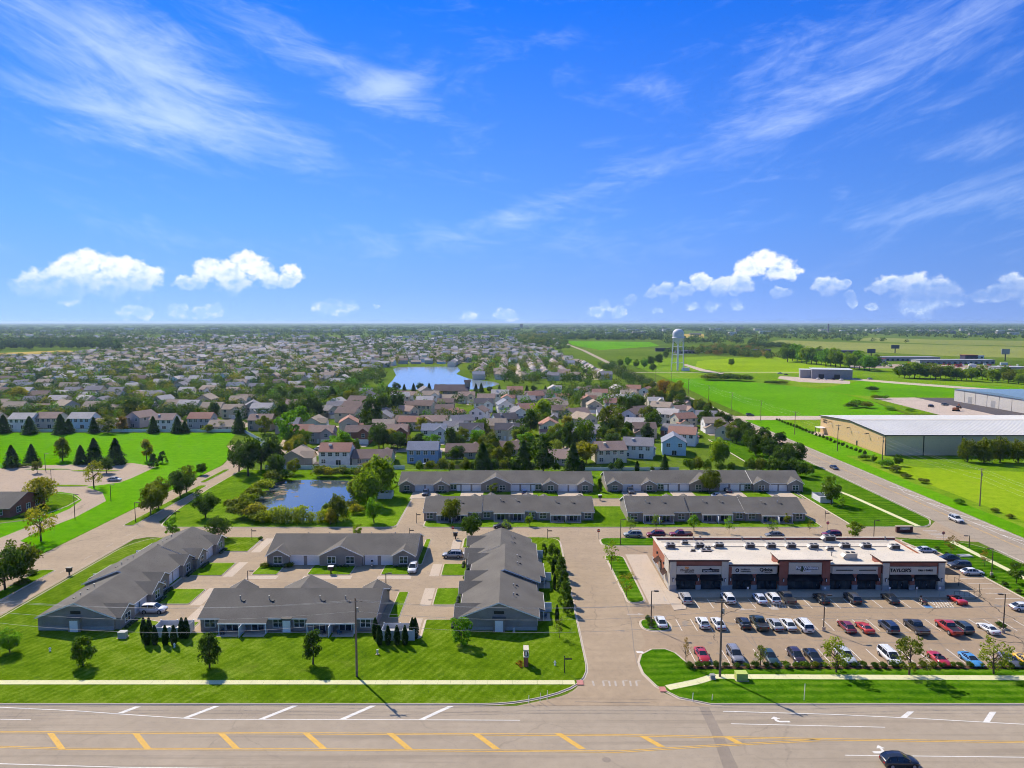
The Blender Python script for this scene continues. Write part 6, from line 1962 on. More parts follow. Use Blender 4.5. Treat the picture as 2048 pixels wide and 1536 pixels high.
# further houses filling the middle
rnd = random.Random(19)
fill = []
for k_ in range(4000):
    x, y = rnd.uniform(-110, 108), rnd.uniform(330, 545)
    if not inside((x, y), CENT) or any((x - q[0]) ** 2 + (y - q[1]) ** 2 < (q[2] + 7.5) ** 2 for q in PLACED) or any((x - q[0]) ** 2 + (y - q[1]) ** 2 < 17 ** 2 for q in fill):
        continue
    fill.append((x, y))
fill.sort(key=lambda q: q[0] / q[1])
for i, (x, y) in enumerate(fill):
    k, wc, rc = rnd.choice('ADCBA'), rnd.choice(['white', 'cream', 'beige', 'beige', 'tan', 'white']), rnd.choice(['tan', 'pinkish-brown', 'brown', 'pale grey', 'grey', 'red-brown'])
    house(k, x, y, R(rnd.choice((180, 0, 0, 165, 20, 90, 60))), wc, rc, '%s %s house with %s roof, %s from left of the scattered middle houses' % (wc, STO[k].split()[0], rc, nth(i + 1)), 'houses behind the apartments', 2, rnd.uniform(.85, .98))
    PLACED.append((x, y + 4, 9))
N_HAND = len(PLACED)

# the rest of the estate: curving rows of houses on either side of the lake
LAKE = px((786, 738), (797, 734), (915, 733), (921, 741), (912, 748), (934, 756), (962, 761), (990, 764), (1000, 768), (985, 773), (950, 779), (870, 779), (810, 779), (782, 778), (772, 775), (778, 768), (786, 760), (792, 750))
def grow(poly, d):
    return inset(poly, -d)
LAKE_BIG = grow(LAKE, 14)
PARK = px((640, 790), (690, 770), (780, 745), (800, 765), (745, 775), (720, 800), (660, 815))
EST_L = px((-500, 842), (0, 842), (560, 842), (570, 815), (650, 800), (690, 785), (790, 740), (800, 728), (1115, 726), (1175, 752), (1230, 770), (1100, 700), (1060, 690), (240, 690), (170, 708), (60, 716), (-500, 735))
cand = []
rnd = random.Random(77)
row = 0
yy = 432.0
ROWS = []
while yy < 1750:
    ROWS.append((row, yy))
    front = 180 if row % 2 == 0 else 0
    xx = -1250.0
    while xx < 140:
        x = xx + rnd.uniform(-1.5, 1.5)
        ph = math.sin(x / 130 + row // 2 * .9) * 9 + math.sin(x / 47 + row // 2) * 3
        y = yy + ph + rnd.uniform(-1.5, 1.5)
        xx += 15.8 + (2 if rnd.random() < .2 else 0) + (15 if rnd.random() < .20 else 0)
        if abs(x) > y * .74 + 25:
            continue
        p = (x, y)
        if not inside(p, EST_L) or inside(p, LAKE_BIG) or inside(p, PARK):
            continue
        if any((x - q[0]) ** 2 + (y - q[1]) ** 2 < (q[2] + 6) ** 2 for q in PLACED[:N_HAND]):
            continue
        ang = front + math.degrees(math.atan(math.cos(x / 130 + row // 2 * .9) * 9 / 130)) + rnd.choice((0, 0, 0, 0, 90, -20, 15))
        cand.append((y, x, ang, rnd.choice('AADDCBB'), rnd.choice(['white', 'white', 'cream', 'beige', 'beige', 'beige', 'tan', 'tan', 'grey', 'pale blue', 'sage', 'yellow', 'mauve']), rnd.choice(['tan', 'pale grey', 'pale grey', 'pinkish-brown', 'grey', 'grey', 'pale grey', 'brown', 'slate', 'tan'] if y < 520 else ['tan', 'tan', 'pale grey', 'pale grey', 'grey', 'brown', 'slate', 'tan'])))
    yy += 27 if row % 2 == 0 else 37
    row += 1
# closes right of the lake run away from the camera
for rx_, ry_ in [(958, 758), (980, 758), (1006, 758), (1030, 758), (1055, 759), (1108, 760), (1130, 760), (1150, 759)]:
    x, y = G(rx_, ry_)
    cand.append((y, x, rnd.choice((180, 170, 160)), rnd.choice('AD'), rnd.choice(['white', 'cream', 'beige', 'grey']), rnd.choice(['tan', 'pale grey', 'grey', 'slate'])))
for xr, y0, y1, f in ((-6, 690, 1000, 90), (19, 690, 1000, -90), (38, 700, 1000, 90), (58, 680, 960, 90), (84, 680, 900, -90), (-30, 720, 1000, 90), (-70, 880, 1010, 90)):
    y = y0
    while y < y1:
        cand.append((y, xr + rnd.uniform(-1, 1), f, rnd.choice('AACD'), rnd.choice(['white', 'cream', 'beige', 'tan', 'grey']), rnd.choice(['tan', 'pale grey', 'grey', 'pinkish-brown'])))
        y += 16.5
cand.sort()
for row, yy in ROWS:
    if row % 2 or yy > 1100:
        continue
    mb = MB()
    seg = []
    x = -900.0
    while x < 130:
        y = yy + 18.0 + math.sin(x / 130 + row // 2 * .9) * 9 + math.sin(x / 47 + row // 2) * 3
        ok = inside((x, y), EST_L) and not inside((x, y), LAKE_BIG) and not inside((x, y), PARK)
        if ok:
            seg.append((x, y))
        if (not ok or x > 124) and len(seg) > 3:
            for p, q in zip(seg[:-1], seg[1:]):
                mb.add([(p[0], p[1] - 3.4, .028), (q[0], q[1] - 3.4, .028), (q[0], q[1] + 3.4, .028), (p[0], p[1] + 3.4, .028)], [(0, 1, 2, 3)])
        if not ok:
            seg = []
        x += 6.0
    if mb.f:
        tag(mb.build('estate_road', M['old_lot']), kind='structure')
kept = []
for c in cand:
    if all((c[1] - q[1]) ** 2 + (c[0] - q[0]) ** 2 > 13.2 ** 2 for q in kept[-260:]):
        kept.append(c)
sheet('close_street', rect(3.5, 10, 690, 1010), .03, M['concrete'])
sheet('close_street', rect(68.5, 74.5, 680, 960), .03, M['concrete'])
sheet('close_street', px((1205, 832), (1262, 832), (1285, 860), (1298, 876), (1270, 880), (1245, 850), (1210, 842)), .03, M['concrete'])
sheet('close_street', px((905, 838), (1030, 830), (1040, 836), (1000, 842), (960, 850), (905, 848)), .03, M['concrete'])
sheet('close_street', px((600, 905), (680, 899), (1140, 893), (1140, 899), (700, 906), (600, 914)), .03, M['concrete'])
sheet('close_street', px((0, 842), (560, 846), (600, 870), (560, 920), (545, 915), (570, 872), (545, 852), (0, 847)), .03, M['old_lot'])
CLOSE = px((922, 752), (930, 742), (960, 726), (1130, 722), (1200, 762), (1130, 764), (960, 760))
N_IND = 300 - N_HAND
bands, serial = {}, {}
def band_of(y, x):
    d = 'nearest' if y < 480 else 'second-nearest' if y < 560 else 'third-nearest' if y < 650 else 'fourth-nearest' if y < 760 else 'fifth-nearest' if y < 900 else 'farthest'
    s = ('far left' if x < -y * .45 else 'left' if x < -y * .2 else 'middle' if x < y * .0 else 'lakeside right')
    return d, s
for c in kept[:N_IND]:
    bands.setdefault(band_of(c[0], c[1]), []).append(c)
for (d, s), L in bands.items():
    L.sort(key=lambda c: c[1] / c[0])
    for i, (y, x, ang, k, wc, rc) in enumerate(L):
        wo = STO[k].replace('two-storey gable-fronted', 'gable-fronted').replace('two-storey cross-gabled', 'cross-gabled')
        house(k, x, y, R(ang), wc, rc, '%s %s house, %s roof, %s from left, %s %s block' % (wc, wo, rc, nth(i + 1), d, s), 'houses of the wide estate', 1 if y < 620 else 0, rnd.uniform(.9, 1.06))
        PLACED.append((x, y + 4, 9))
# farthest houses: one mass, still walls and roofs
fw, fr = MB(), MB()
fcol_w, fcol_r = [], []
def far_house(y, x, ang, wc, rc, w=12.0, d=9.0, ev=4.6, rg=7.2):
    ca, sa = math.cos(R(ang)), math.sin(R(ang))
    T = lambda p: (x + p[0] * ca - p[1] * sa, y + p[0] * sa + p[1] * ca, p[2])
    a = w / 2
    v = [T(p) for p in [(-a, 0, 0), (a, 0, 0), (a, d, 0), (-a, d, 0), (-a, 0, ev), (a, 0, ev), (a, d, ev), (-a, d, ev), (-a, d / 2, rg), (a, d / 2, rg)]]
    fw.add(v, [(0, 1, 5, 4), (2, 3, 7, 6), (1, 2, 6, 9, 5), (3, 0, 4, 8, 7)])
    fcol_w.extend([WALLC[wc]] * 4)
    r = [T(p) for p in [(-a - .3, -.4, ev - .1), (a + .3, -.4, ev - .1), (a + .3, d / 2, rg + .15), (-a - .3, d / 2, rg + .15), (a + .3, d + .4, ev - .1), (-a - .3, d + .4, ev - .1)]]
    fr.add(r, [(0, 1, 2, 3), (3, 2, 4, 5)])
    fcol_r.extend([ROOFC[rc]] * 2)
for (y, x, ang, k, wc, rc) in kept[N_IND:]:
    far_house(y, x, ang, wc, rc, rnd.uniform(10, 14), 9, 2.8 if k == 'B' else 4.9, 5.2 if k == 'B' else 7.4)
for i in range(900):     # the estates beyond
    qx, qy = rnd.uniform(-40, 1120), rnd.triangular(668, 692, 688)
    if qx < 260 and qy > 678:
        continue
    x, y = G(qx, qy)
    far_house(y, x, rnd.choice((0, 90, 20)), rnd.choice(['white', 'cream', 'beige', 'grey']), rnd.choice(['pale grey', 'grey', 'tan', 'slate']), rnd.uniform(12, 22), rnd.uniform(9, 13), rnd.uniform(3, 5), rnd.uniform(5.5, 8))
def coloured(mb, cols, name, mat):
    o = mb.build(name, mat)
    at = o.data.attributes.new('leaf_colour', 'FLOAT_COLOR', 'FACE')
    at.data.foreach_set('color', np.array([(*c, 1) for c in cols], dtype=np.float32).ravel())
    return o
def face_col(k, b):
    return k.n('ShaderNodeAttribute', attribute_name='leaf_colour').outputs['Color']
M['face'] = material('far_paint', face_col, .85, .15)
nwf = len(fw.f)
fw.add(fr.v, fr.f)
fh = coloured(fw, fcol_w + fcol_r, 'distant_houses', M['face'])
tag(fh, 'mass of distant houses filling the estates far beyond the lake', 'houses', kind='stuff')

lake = tag(tri_sheet(rounded(LAKE, 6, 4), .03).build('lake', M['water']), kind='structure')

# ------------------------------------------------------------------ poles, lamps, signs and small things
def span(a, b, sag, r=.019, n=14):
    """A hanging wire between two points."""
    a, b = Vector(a), Vector(b)
    mb = MB()
    P = [a + (b - a) * (i / n) - Vector((0, 0, sag * 4 * (i / n) * (1 - i / n))) for i in range(n + 1)]
    for p, q in zip(P[:-1], P[1:]):
        mb.tube(p, q, r, n=4, caps=False)
    return mb

def utility_pole(x, y, h, label, arms=1, z=.1, group='utility poles'):
    r = empty('utility_pole', (x, y, z), 0, label, 'utility pole', group)
    MB().tube((0, 0, 0), (0, 0, h), .19, .12, 10).build('pole', M['wood_pole'], r)
    for i in range(arms):
        zz = h - .5 - i * 1.0
        a = MB().box(-1.1, 1.1, -.06, .06, zz - .07, zz + .07).build('crossarm', M['wood_pole'], r)
        for dx in (-1.0, 0, 1.0):
            MB().tube((dx, 0, zz + .07), (dx, 0, zz + .28), .05, .03, 6).build('insulator', M['metal_gr'], a)
    MB().tube((.28, 0, h - 2.3), (.28, 0, h - 1.5), .17, n=8).build('transformer', M['metal_gr'], r)
    return r
HP = [(-136.9, 106.0), (-80.5, 106.0), (-24.1, 106.0), (32.3, 106.0), (88.7, 106.0), (145, 106.0)]
utility_pole(*HP[2], 12.6, 'tall wooden utility pole on the lawn before the patio row')
utility_pole(*HP[3], 12.4, 'tall wooden utility pole before the front row of plaza cars')
WIRES = ['topmost', 'second', 'third', 'lowest']
for w, (dx, hz, sag) in enumerate([(-1.0, 12.3, 1.1), (1.0, 12.3, 1.3), (0, 10.6, 1.4), (0, 8.9, 1.7)]):
    mb = MB()
    for a, b in zip(HP[:-1], HP[1:]):
        s = span((a[0], a[1] + dx * .3, hz), (b[0], b[1] + dx * .3, hz), sag)
        mb.add(s.v, s.f, 0, True)
    tag(mb.build('power_line', M['metal_gr']), '%s overhead wire strung along the front lawn' % WIRES[w], 'wire', 'wires along the highway')
EP = [(139.5, 160), (140.2, 209), (141.5, 268), (139, 300), (138.6, 345), (139, 394), (137, 440), (136.4, 490), (136, 545), (136, 605), (136, 670)]
for i, (x, y) in enumerate(EP):
    utility_pole(x, y, 11.5, 'utility pole on the east side of the east road, %s counted from the camera' % nth(i + 1), 1, .02, 'utility poles along the east road')
for w, (dx, hz) in enumerate([(-.9, 11.2), (.9, 11.2), (0, 9.4), (0, 8.2)]):
    mb = MB()
    for a, b in zip(EP[:-1], EP[1:]):
        s = span((a[0] + dx, a[1], hz), (b[0] + dx, b[1], hz), .9, .018, 10)
        mb.add(s.v, s.f, 0, True)
    tag(mb.build('power_line', M['metal_gr']), '%s overhead wire along the east road' % WIRES[w], 'wire', 'wires along the east road')

def lamp_post(px_, py_, hpx, label, heads=1, base=True, z=.05, side=1):
    x, y = G(px_, py_)
    h = hpx * (y * math.cos(PITCH) + CAM_H * math.sin(PITCH)) / 1421
    r = empty('lamp_post', (x, y, z), 0, label, 'lamp post', 'lamp posts')
    b0 = .0
    if base:
        MB().tube((0, 0, 0), (0, 0, .75), .32, n=12).build('base', M['concrete'], r)
        b0 = .7
    MB().tube((0, 0, b0), (0, 0, h), .11, .08, 8).build('pole', M['bronze'], r)
    for s in ((side,) if heads == 1 else (-1, 1)):
        MB().box(min(0, s * .9), max(0, s * .9), -.05, .05, h - .08, h).box(min(s * .45, s * 1.25), max(s * .45, s * 1.25), -.2, .2, h - .14, h + .04).build('lamp_head', M['bronze'], r)
    return r
for a in [(1302, 1256, 76, 'tall lamp post on the small grass island of the plaza lot'), (1647, 1262, 74, 'tall lamp post in the middle row of the plaza lot'), (2006, 1266, 80, 'tall lamp post on the rounded island at the east end of the middle row'), (1983, 1152, 56, 'tall lamp post in the stalls east of the plaza'),
          (1938, 1097, 26, 'short lamp post on the verge by the junction'), (1241, 1090, 52, 'lamp post at the northwest corner of the plaza'), (1747, 1086, 46, 'lamp post behind the northeast end of the plaza roof'), (150, 1038, 50, 'lamp post beside the west lot drive, nearest the camera'),
          (222, 1003, 34, 'lamp post on the grass tip by the west lot'), (271, 1044, 40, 'lamp post on the west street median'), (91, 941, 34, 'lamp post in the first island of the west lot'), (103, 968, 30, 'lamp post in the open middle of the west lot'), (496, 1167, 26, 'lamp post behind the west end of the patio row'), (772, 1172, 26, 'lamp post behind the east end of the patio row')]:
    lamp_post(*a, base=a[0] in (1302, 1647, 2006, 1983), side=-1 if a[0] > 1900 else 1)

def stop_sign(px_, py_, label):
    x, y = G(px_, py_)
    r = empty('stop_sign', (x, y, .12), 0, label, 'stop sign', 'stop signs')
    MB().tube((0, 0, 0), (0, 0, 2.6), .04, n=6).build('post', M['metal_gr'], r)
    o = [(.42 * math.cos(R(22.5 + 45 * i)), .42 * math.sin(R(22.5 + 45 * i))) for i in range(8)]
    b = MB().extr_y([(p[0], 2.2 + p[1]) for p in o], -.06, -.03).build('face', M['red'], r)
    letters('STOP', .3, 0, -.065, 2.2, M['sign_w'], b, .01)
stop_sign(1197, 1079, 'red stop sign at the northwest corner of the plaza drive')
stop_sign(906, 1073, 'red stop sign at the courtyard exit by the dark tree')
stop_sign(1886, 1084, 'red stop sign at the junction with the east road')
stop_sign(1655, 1063, 'stop sign at the street bend behind the plaza')

def name_post(px_, py_, hpx, label):
    x, y = G(px_, py_)
    h = hpx * (y + 5) / 1421
    r = empty('street_name_post', (x, y, .12), 0, label, 'street sign', 'street name posts')
    MB().tube((0, 0, 0), (0, 0, h), .07, .06, 8).ball((0, 0, h), .12, 8, 5).build('post', M['metal_dk'], r)
    MB().box(.08, 1.15, -.03, .03, h - .55, h - .3).build('name_blade', M['metal_dk'], r)
    return r
for a in [(504, 1081, 22, 'black street name post at the north mouth of the west lane'), (819, 1074, 16, 'black street name post behind the courtyard row'), (833, 1047, 20, 'black street name post at the corner by the middle west row'), (1095, 1079, 20, 'black street name post at the north end of the east row'),
          (1129, 1347, 34, 'black street name post on the lawn at the highway entrance'), (1650, 1044, 20, 'black street name post at the street bend behind the plaza'), (352, 1037, 16, 'black street name post where the estate street meets the west street')]:
    name_post(*a)
def kiosk(px_, py_, label, white=False):
    x, y = G(px_, py_)
    r = empty('mailbox_kiosk', (x, y, .14), 0, label, 'mailbox', 'cluster mailboxes')
    MB().box(-.12, .12, -.12, .12, 0, .75).build('pedestal', M['metal_dk'], r)
    MB().box(-.5, .5, -.32, .32, .75, 1.55).build('cabinet', M['metal_dk'], r)
    MB().box(-.6, .6, -.42, .42, 1.55, 1.66).build('cap', M['white'] if white else M['metal_dk'], r)
kiosk(139, 1151, 'black cluster mailbox on the kerb of the west street')
kiosk(662, 1148, 'black cluster mailbox with pale top before the courtyard row', True)
kiosk(911, 1079, 'black cluster mailbox at the courtyard exit')
kiosk(1200, 1001, 'black cluster mailbox on the back street between the rear rows', True)

def enclosure(x0, x1, y0, y1, label):
    r = empty('bin_enclosure', ((x0 + x1) / 2, (y0 + y1) / 2, .14), 0, label, 'fence', 'white bin enclosures')
    w, d = (x1 - x0) / 2, (y1 - y0) / 2
    for nm, a in (('fence_panel', (-w, w, -d - .05, -d)), ('fence_panel', (-w, -w + .05, -d, d)), ('fence_panel', (w - .05, w, -d, d)), ('gate', (-w, w, d, d + .05))):
        MB().box(*a, .08, 1.85).build(nm, M['white_vinyl'], r)
    for px_ in (-w, 0, w):
        for py_ in (-d, d):
            MB().box(px_ - .09, px_ + .09, py_ - .09, py_ + .09, 0, 2.0).build('post', M['white_vinyl'], r)
    for k, bx in enumerate((-w * .45, w * .45)):
        b = MB().box(bx - .7, bx + .7, -.5, .5, 0, 1.2).box(bx - .74, bx + .74, -.54, .54, 1.2, 1.28).build('bin', M['metal_gr'], r)
    return r
enclosure(-62.6, -56.8, 119.6, 122.6, 'white fence enclosure ringed by arborvitae at the west lane end')
enclosure(-22.6, -16.9, 118.4, 121.4, 'white fence enclosure ringed by arborvitae at the east lane end')
x, y = G(772, 996); enclosure(x - 2.2, x + 2.0, y - 1.8, y + 2, 'white fence enclosure under the willows by the pond')
x, y = G(1640, 1002); enclosure(x - 1.2, x + 2.4, y - 3.0, y + 3.0, 'white fence enclosure at the end of the back street')

ms = empty('monument_sign', (*G(1052, 1331), .15), 0, 'brick monument sign with white panel and flower bed on the front lawn', 'sign')
MB().box(-.35, .35, -.8, .8, 0, 1.6).build('pillar', M['brick_dk'], ms)
MB().box(-.30, .30, -.7, .7, 1.75, 2.6).build('sign_board', M['metal_dk'], ms)
MB().box(-.45, .45, -.9, .9, 1.6, 1.75).box(-.42, .42, -.85, .85, 2.6, 2.85).build('cap', M['stucco'], ms)
MB().box(-.12, .12, -.72, -.70, 1.85, 2.5).build('panel', M['sign_w'], ms)
for i, (fx, fy, fs) in enumerate(((-1.0, -.2, .7), (-.9, .6, .8), (-.8, -.9, .6), (-1.5, .2, .5))):
    link('flower_bed', CROWN['shrub'][i % 4], ms, (fx, fy, -.05), i, (fs, fs, fs * .8), (.34, .22, .03))
m2 = empty('monument_sign', (*G(1808, 1065), .15), 0, 'low dark monument sign with grey panel by the estate street mouth', 'sign')
MB().box(-2.1, 2.1, -.35, .35, 0, 1.5).build('wall', M['cornice'], m2)
MB().box(-1.3, 1.3, -.42, -.36, .7, 1.35).build('panel', M['metal_gr'], m2)
for i, (z_, w_) in enumerate(((1.14, 1.7), (.88, 1.2))):
    word_blocks(0, -.43, z_, w_, .2, M['sign_w'], m2, 30 + i)
MB().box(-2.25, 2.25, -.45, .45, 1.5, 1.62).build('cap', M['concrete'], m2)

def hydrant(px_, py_, label):
    x, y = G(px_, py_)
    r = empty('fire_hydrant', (x, y, .15), 0, label, 'hydrant', 'fire hydrants')
    MB().lathe([(.0, 0), (.17, 0), (.17, .06), (.11, .07), (.11, .5), (.15, .52), (.13, .64), (.05, .74), (.0, .76)], n=10).build('barrel', M['white'], r)
    MB().tube((-.22, 0, .42), (.22, 0, .42), .06, n=8).build('nozzle', M['white'], r)
hydrant(1110, 1332, 'white fire hydrant on the lawn near the entrance street')
hydrant(349, 1296, 'white fire hydrant before the west bin enclosure')
hydrant(100, 1304, 'dark-capped fire hydrant on the far west lawn')
def cabinet(px_, py_, w, h, d, col, label, cat='utility box'):
    x, y = G(px_, py_)
    r = empty('utility_cabinet', (x, y, .15), 0, label, cat)
    MB().box(-w / 2, w / 2, -d / 2, d / 2, 0, h).build('casing', M['obj'], r, color=col)
    MB().box(-w / 2 - .04, w / 2 + .04, -d / 2 - .04, d / 2 + .04, h, h + .07).build('lid', M['obj'], r, color=col)
    MB().box(-w / 2 - .15, w / 2 + .15, -d / 2 - .15, d / 2 + .15, -.05, .03).build('pad', M['concrete'], r)
cabinet(246, 1276, 1.3, 1.0, 1.0, (.42, .42, .38), 'grey utility cabinet on the lawn by the west row')
cabinet(1425, 1359, .65, .6, .6, (.28, .28, .27), 'small grey utility box beside the bend of the plaza sidewalk')
cabinet(1482, 1360, 1.7, 1.05, 1.2, (.42, .48, .12), 'yellow-green transformer cabinet beside the plaza sidewalk')
cabinet(1930, 1113, 2.8, .12, 1.6, (.5, .48, .42), 'flat pale utility vault lid in the verge east of the plaza')
cabinet(755, 1310, .25, .7, .25, (.5, .5, .45), 'small white meter post near the patio row')
cabinet(1028, 1266, .2, .7, .2, (.6, .6, .6), 'small white post before the gable of the east row')
def marker(px_, py_, hpx, label):
    x, y = G(px_, py_)
    h = hpx * (y + 5) / 1421
    o = MB().tube((0, 0, 0), (.06, 0, h), .045, n=6).ball((.06, 0, h), .06, 6, 4).build('marker_post', M['white'], None, (x, y, .1))
    tag(o, label, 'marker post', 'marker posts along the highway')
marker(1057, 1407, 16, 'white marker post at the entrance kerb, first from the left')
marker(1080, 1405, 18, 'white marker post at the entrance kerb, second from the left')
marker(1094, 1402, 20, 'white marker post at the entrance kerb, third from the left')
marker(1385, 1403, 16, 'white marker post at the plaza side of the entrance, left of two')
marker(1424, 1402, 12, 'white marker post at the plaza side of the entrance, right of two')
marker(1608, 1402, 34, 'tall white marker post on the lawn before the plaza')
for i, x_ in enumerate((1492, 1645, 1773, 1827, 1873)):
    x, y = G(x_, 1190)
    r = empty('parking_sign', (x, 138.4, .13), 0, 'small sign post at the edge of the shop walk, %s from the west' % nth(i + 1), 'sign', 'sign posts on the shop walk')
    MB().tube((0, 0, 0), (0, 0, 2.0), .035, n=6).build('post', M['metal_gr'], r)
    MB().box(-.18, .18, -.05, -.035, 1.5, 1.95).build('sign_face', M['sign_w'], r)

# white fences
def fence(pts, label, h=1.5, step=3.0, mat='white_vinyl', group='white fences'):
    r = empty('fence', (pts[0][0], pts[0][1], .02), 0, label, 'fence', group)
    for a, b in zip(pts[:-1], pts[1:]):
        a, b = Vector(a), Vector(b)
        n = max(1, round((b - a).length / step))
        L = (b - a).length / n
        ang = math.atan2(b.y - a.y, b.x - a.x)
        pm = MB().box(.06, L - .06, -.03, .03, .15, h - .1).box(.0, L, -.05, .05, h - .1, h).mesh('fence_panel', M[mat])
        qm = MB().box(-.08, .08, -.08, .08, 0, h + .12).mesh('fence_post', M[mat])
        for i in range(n):
            p = a + (b - a) * (i / n) - Vector(pts[0])
            link('fence_panel', pm, r, (p.x, p.y, 0), ang)
            link('fence_post', qm, r, (p.x, p.y, 0), ang)
    return r
fence([(-330, 351.6), (-134, 351.6)], 'long white fence between the green field and the first house row', 1.7, 4.0)
fence([(-133, 350), (-112, 318), (-110, 306)], 'white fence running from the green field down to the street bend', 1.6, 3.5)
fence([(-92, 261.5), (-40, 261.5)], 'white fence between pond and houses', 1.7, 3.0)
fence([(24, 259.5), (62, 259.5)], 'white fence behind the gap between the rear rows', 1.4, 3.0)
fence([(-57.5, 262.5), (-52.5, 283)], 'tan wooden fence beside the white house above the pond', 1.7, 2.4, 'wood_fence', 'wooden garden fences')
fence([(-36, 262.6), (14, 262.6)], 'wooden garden fence behind the rear row near the pond', 1.6, 2.4, 'wood_fence', 'wooden garden fences')

# brick house at the left edge
bh = empty('brick_house', (-141.2, 196, 0), 0, 'low brick house with grey roof cut by the left picture edge', 'house')
wl_, rf_ = MB(), MB()
wl_.extr_x([(0, 0), (15, 0), (15, 2.8), (7.5, 5.6), (0, 2.8)], -26, 0)
gable_roof(rf_, -26, 0, 0, 15, 2.8, 5.6, .6, .2)
wl_.build('wall', M['brick_dk'], bh)
rf_.build('roof', M['shingle'], bh)
for yy_ in (3.5, 7.5, 11.5):
    link('window', window_mesh(1.6, 1.5), bh, (.004, yy_, .9), math.pi / 2)
for xx_ in (-3, -8, -13):
    link('window', window_mesh(1.6, 1.5), bh, (xx_, -.004, .9), 0)

# ------------------------------------------------------------------ warehouses and the far east side
wh = empty('warehouse', (154, 290, 0), 0, 'large tan and grey warehouse with white ribbed roof beside the east road', 'warehouse')
L_, D_ = 190.0, 62.0
MB().extr_x([(0.1, 0), (D_ - .1, 0), (D_ - .1, 8.4), (D_ / 2, 10.2), (.1, 8.4)], .12, L_).build('wall', M['wh_tan'], wh)
for i in range(12):       # grey bays of the near wall with dark downpipes between them
    x0 = .2 + i * 15.8
    MB().box(x0, x0 + 15.8 - .35, -.06, .09, .1, 8.35).build('wall_panel', M['wh_grey'], wh)
    MB().box(x0 - .22, x0 + .05, -.16, .0, 0, 8.4).build('downpipe', M['metal_dk'], wh)
rr = MB()
for (ya, yb, za, zb) in ((-.5, D_ / 2, 8.4, 10.25), (D_ / 2, D_ + .5, 10.25, 8.4)):
    rr.add([(-.5, ya, za), (L_ + .5, ya, za), (L_ + .5, yb, zb), (-.5, yb, zb), (-.5, ya, za + .25), (L_ + .5, ya, za + .25), (L_ + .5, yb, zb + .25), (-.5, yb, zb + .25)], [(0, 3, 2, 1), (4, 5, 6, 7), (0, 1, 5, 4), (1, 2, 6, 5), (2, 3, 7, 6), (3, 0, 4, 7)])
rf = rr.build('roof', M['wh_roof'], wh)
rb = MB()
for i in range(95):
    x0 = .5 + i * 2.0
    for (ya, yb, za, zb) in ((-.5, D_ / 2, 8.65, 10.5), (D_ / 2, D_ + .5, 10.5, 8.65)):
        rb.add([(x0 - .06, ya, za), (x0 + .06, ya, za), (x0 + .06, yb, zb), (x0 - .06, yb, zb), (x0, ya, za + .10), (x0, yb, zb + .10)], [(0, 4, 5, 3), (4, 1, 2, 5), (0, 1, 4), (3, 5, 2)])
rbo = rb.build('roof_ribs', M['wh_roof'], rf)
tag(rbo, kind='stuff')
tg = MB()
for (ya, yb, za, zb) in ((-.6, D_ / 2, 8.35, 10.2), (D_ / 2, D_ + .6, 10.2, 8.35)):
    tg.add([(-.56, ya, za), (-.56, yb, zb), (-.56, yb, zb + .32), (-.56, ya, za + .32), (-.5, ya, za), (-.5, yb, zb), (-.5, yb, zb + .32), (-.5, ya, za + .32)], [(3, 2, 1, 0), (0, 1, 5, 4), (2, 3, 7, 6)])
tg.box(-.5, L_, -.62, -.52, 8.3, 8.66)
tg.build('fascia', M['metal_dk'], wh)
MB().box(-.56, L_ + .5, D_ / 2 - .25, D_ / 2 + .25, 10.5, 10.66).build('ridge_cap', M['wh_grey'], rf)
for y_ in (14, 31, 50):   # wall lights on brackets
    w_ = MB().box(-1.3, 0, -.12, .12, 6.9, 7.15).box(-1.7, -1.0, -.35, .35, 6.75, 6.95).build('wall_lamp', M['metal_dk'], wh, (.1, y_, 0))
for y_ in (14, 31, 50):
    MB().box(-.05, .1, -.3, .3, -.3, .3).build('wall_vent', M['wh_grey'], wh, (.06, y_ - 8, 6.4))
link('door', MB().box(-.55, .55, -.06, .0, 0, 2.2).mesh('door', M['metal_dk']), wh, (.1, 24, 0), -math.pi / 2)
MB().box(-3.4, .1, 55.5, 60, 3.0, 3.3).build('canopy', M['sign_w'], wh)
for y_ in (55.8, 59.7):
    MB().tube((-3.2, y_, 0), (-3.2, y_, 3.0), .12, n=6).build('canopy_post', M['metal_dk'], wh)
for z_, w_, s_ in ((6.9, 4.6, 41), (5.9, 5.2, 42)):
    o = word_blocks(0, 0, 0, w_, .8, M['metal_dk'], wh, s_)
    o.location = (.08, 56.5, z_)
    o.rotation_euler = (0, 0, -math.pi / 2)
tag(MB().box(148, 154, 341, 354, 0, .06).build('loading_pad', M['concrete']), kind='structure')

w2 = empty('warehouse', (309, 402, 0), 0, 'pale panelled warehouse with bright blue roof at the right picture edge', 'warehouse')
MB().box(.2, 120, 0, 92, 0, 8.3).build('wall', M['obj'], w2, color=(.46, .43, .38))
for i in range(8):
    MB().box(-.04, .22, i * 11.5 + .2, i * 11.5 + 11.2, 0.05, 8.2).build('wall_panel', M['obj'], w2, color=(.52, .49, .44))
for i in (1, 4, 6):
    MB().box(-.12, .0, i * 11.5 + 3.5, i * 11.5 + 7.5, 0, 4.6 if i > 1 else 3.8).build('loading_door', M['metal_gr'] if i > 1 else M['brick_dk'], w2)
MB().extr_x([(-.6, 8.3), (92.6, 8.3), (46, 10.0)], -.6, 120).build('roof', M['obj'], w2, color=(.14, .23, .33))
gb = empty('storage_building', (292, 690, 0), R(-18), 'plain grey metal shed in the middle of the green fields', 'shed')
MB().box(0, 36, 0, 26, 0, 9).build('wall', M['obj'], gb, color=(.27, .26, .28))
MB().box(-10, 0, 8, 24, 0, 8).build('annex', M['obj'], gb, color=(.34, .32, .31))
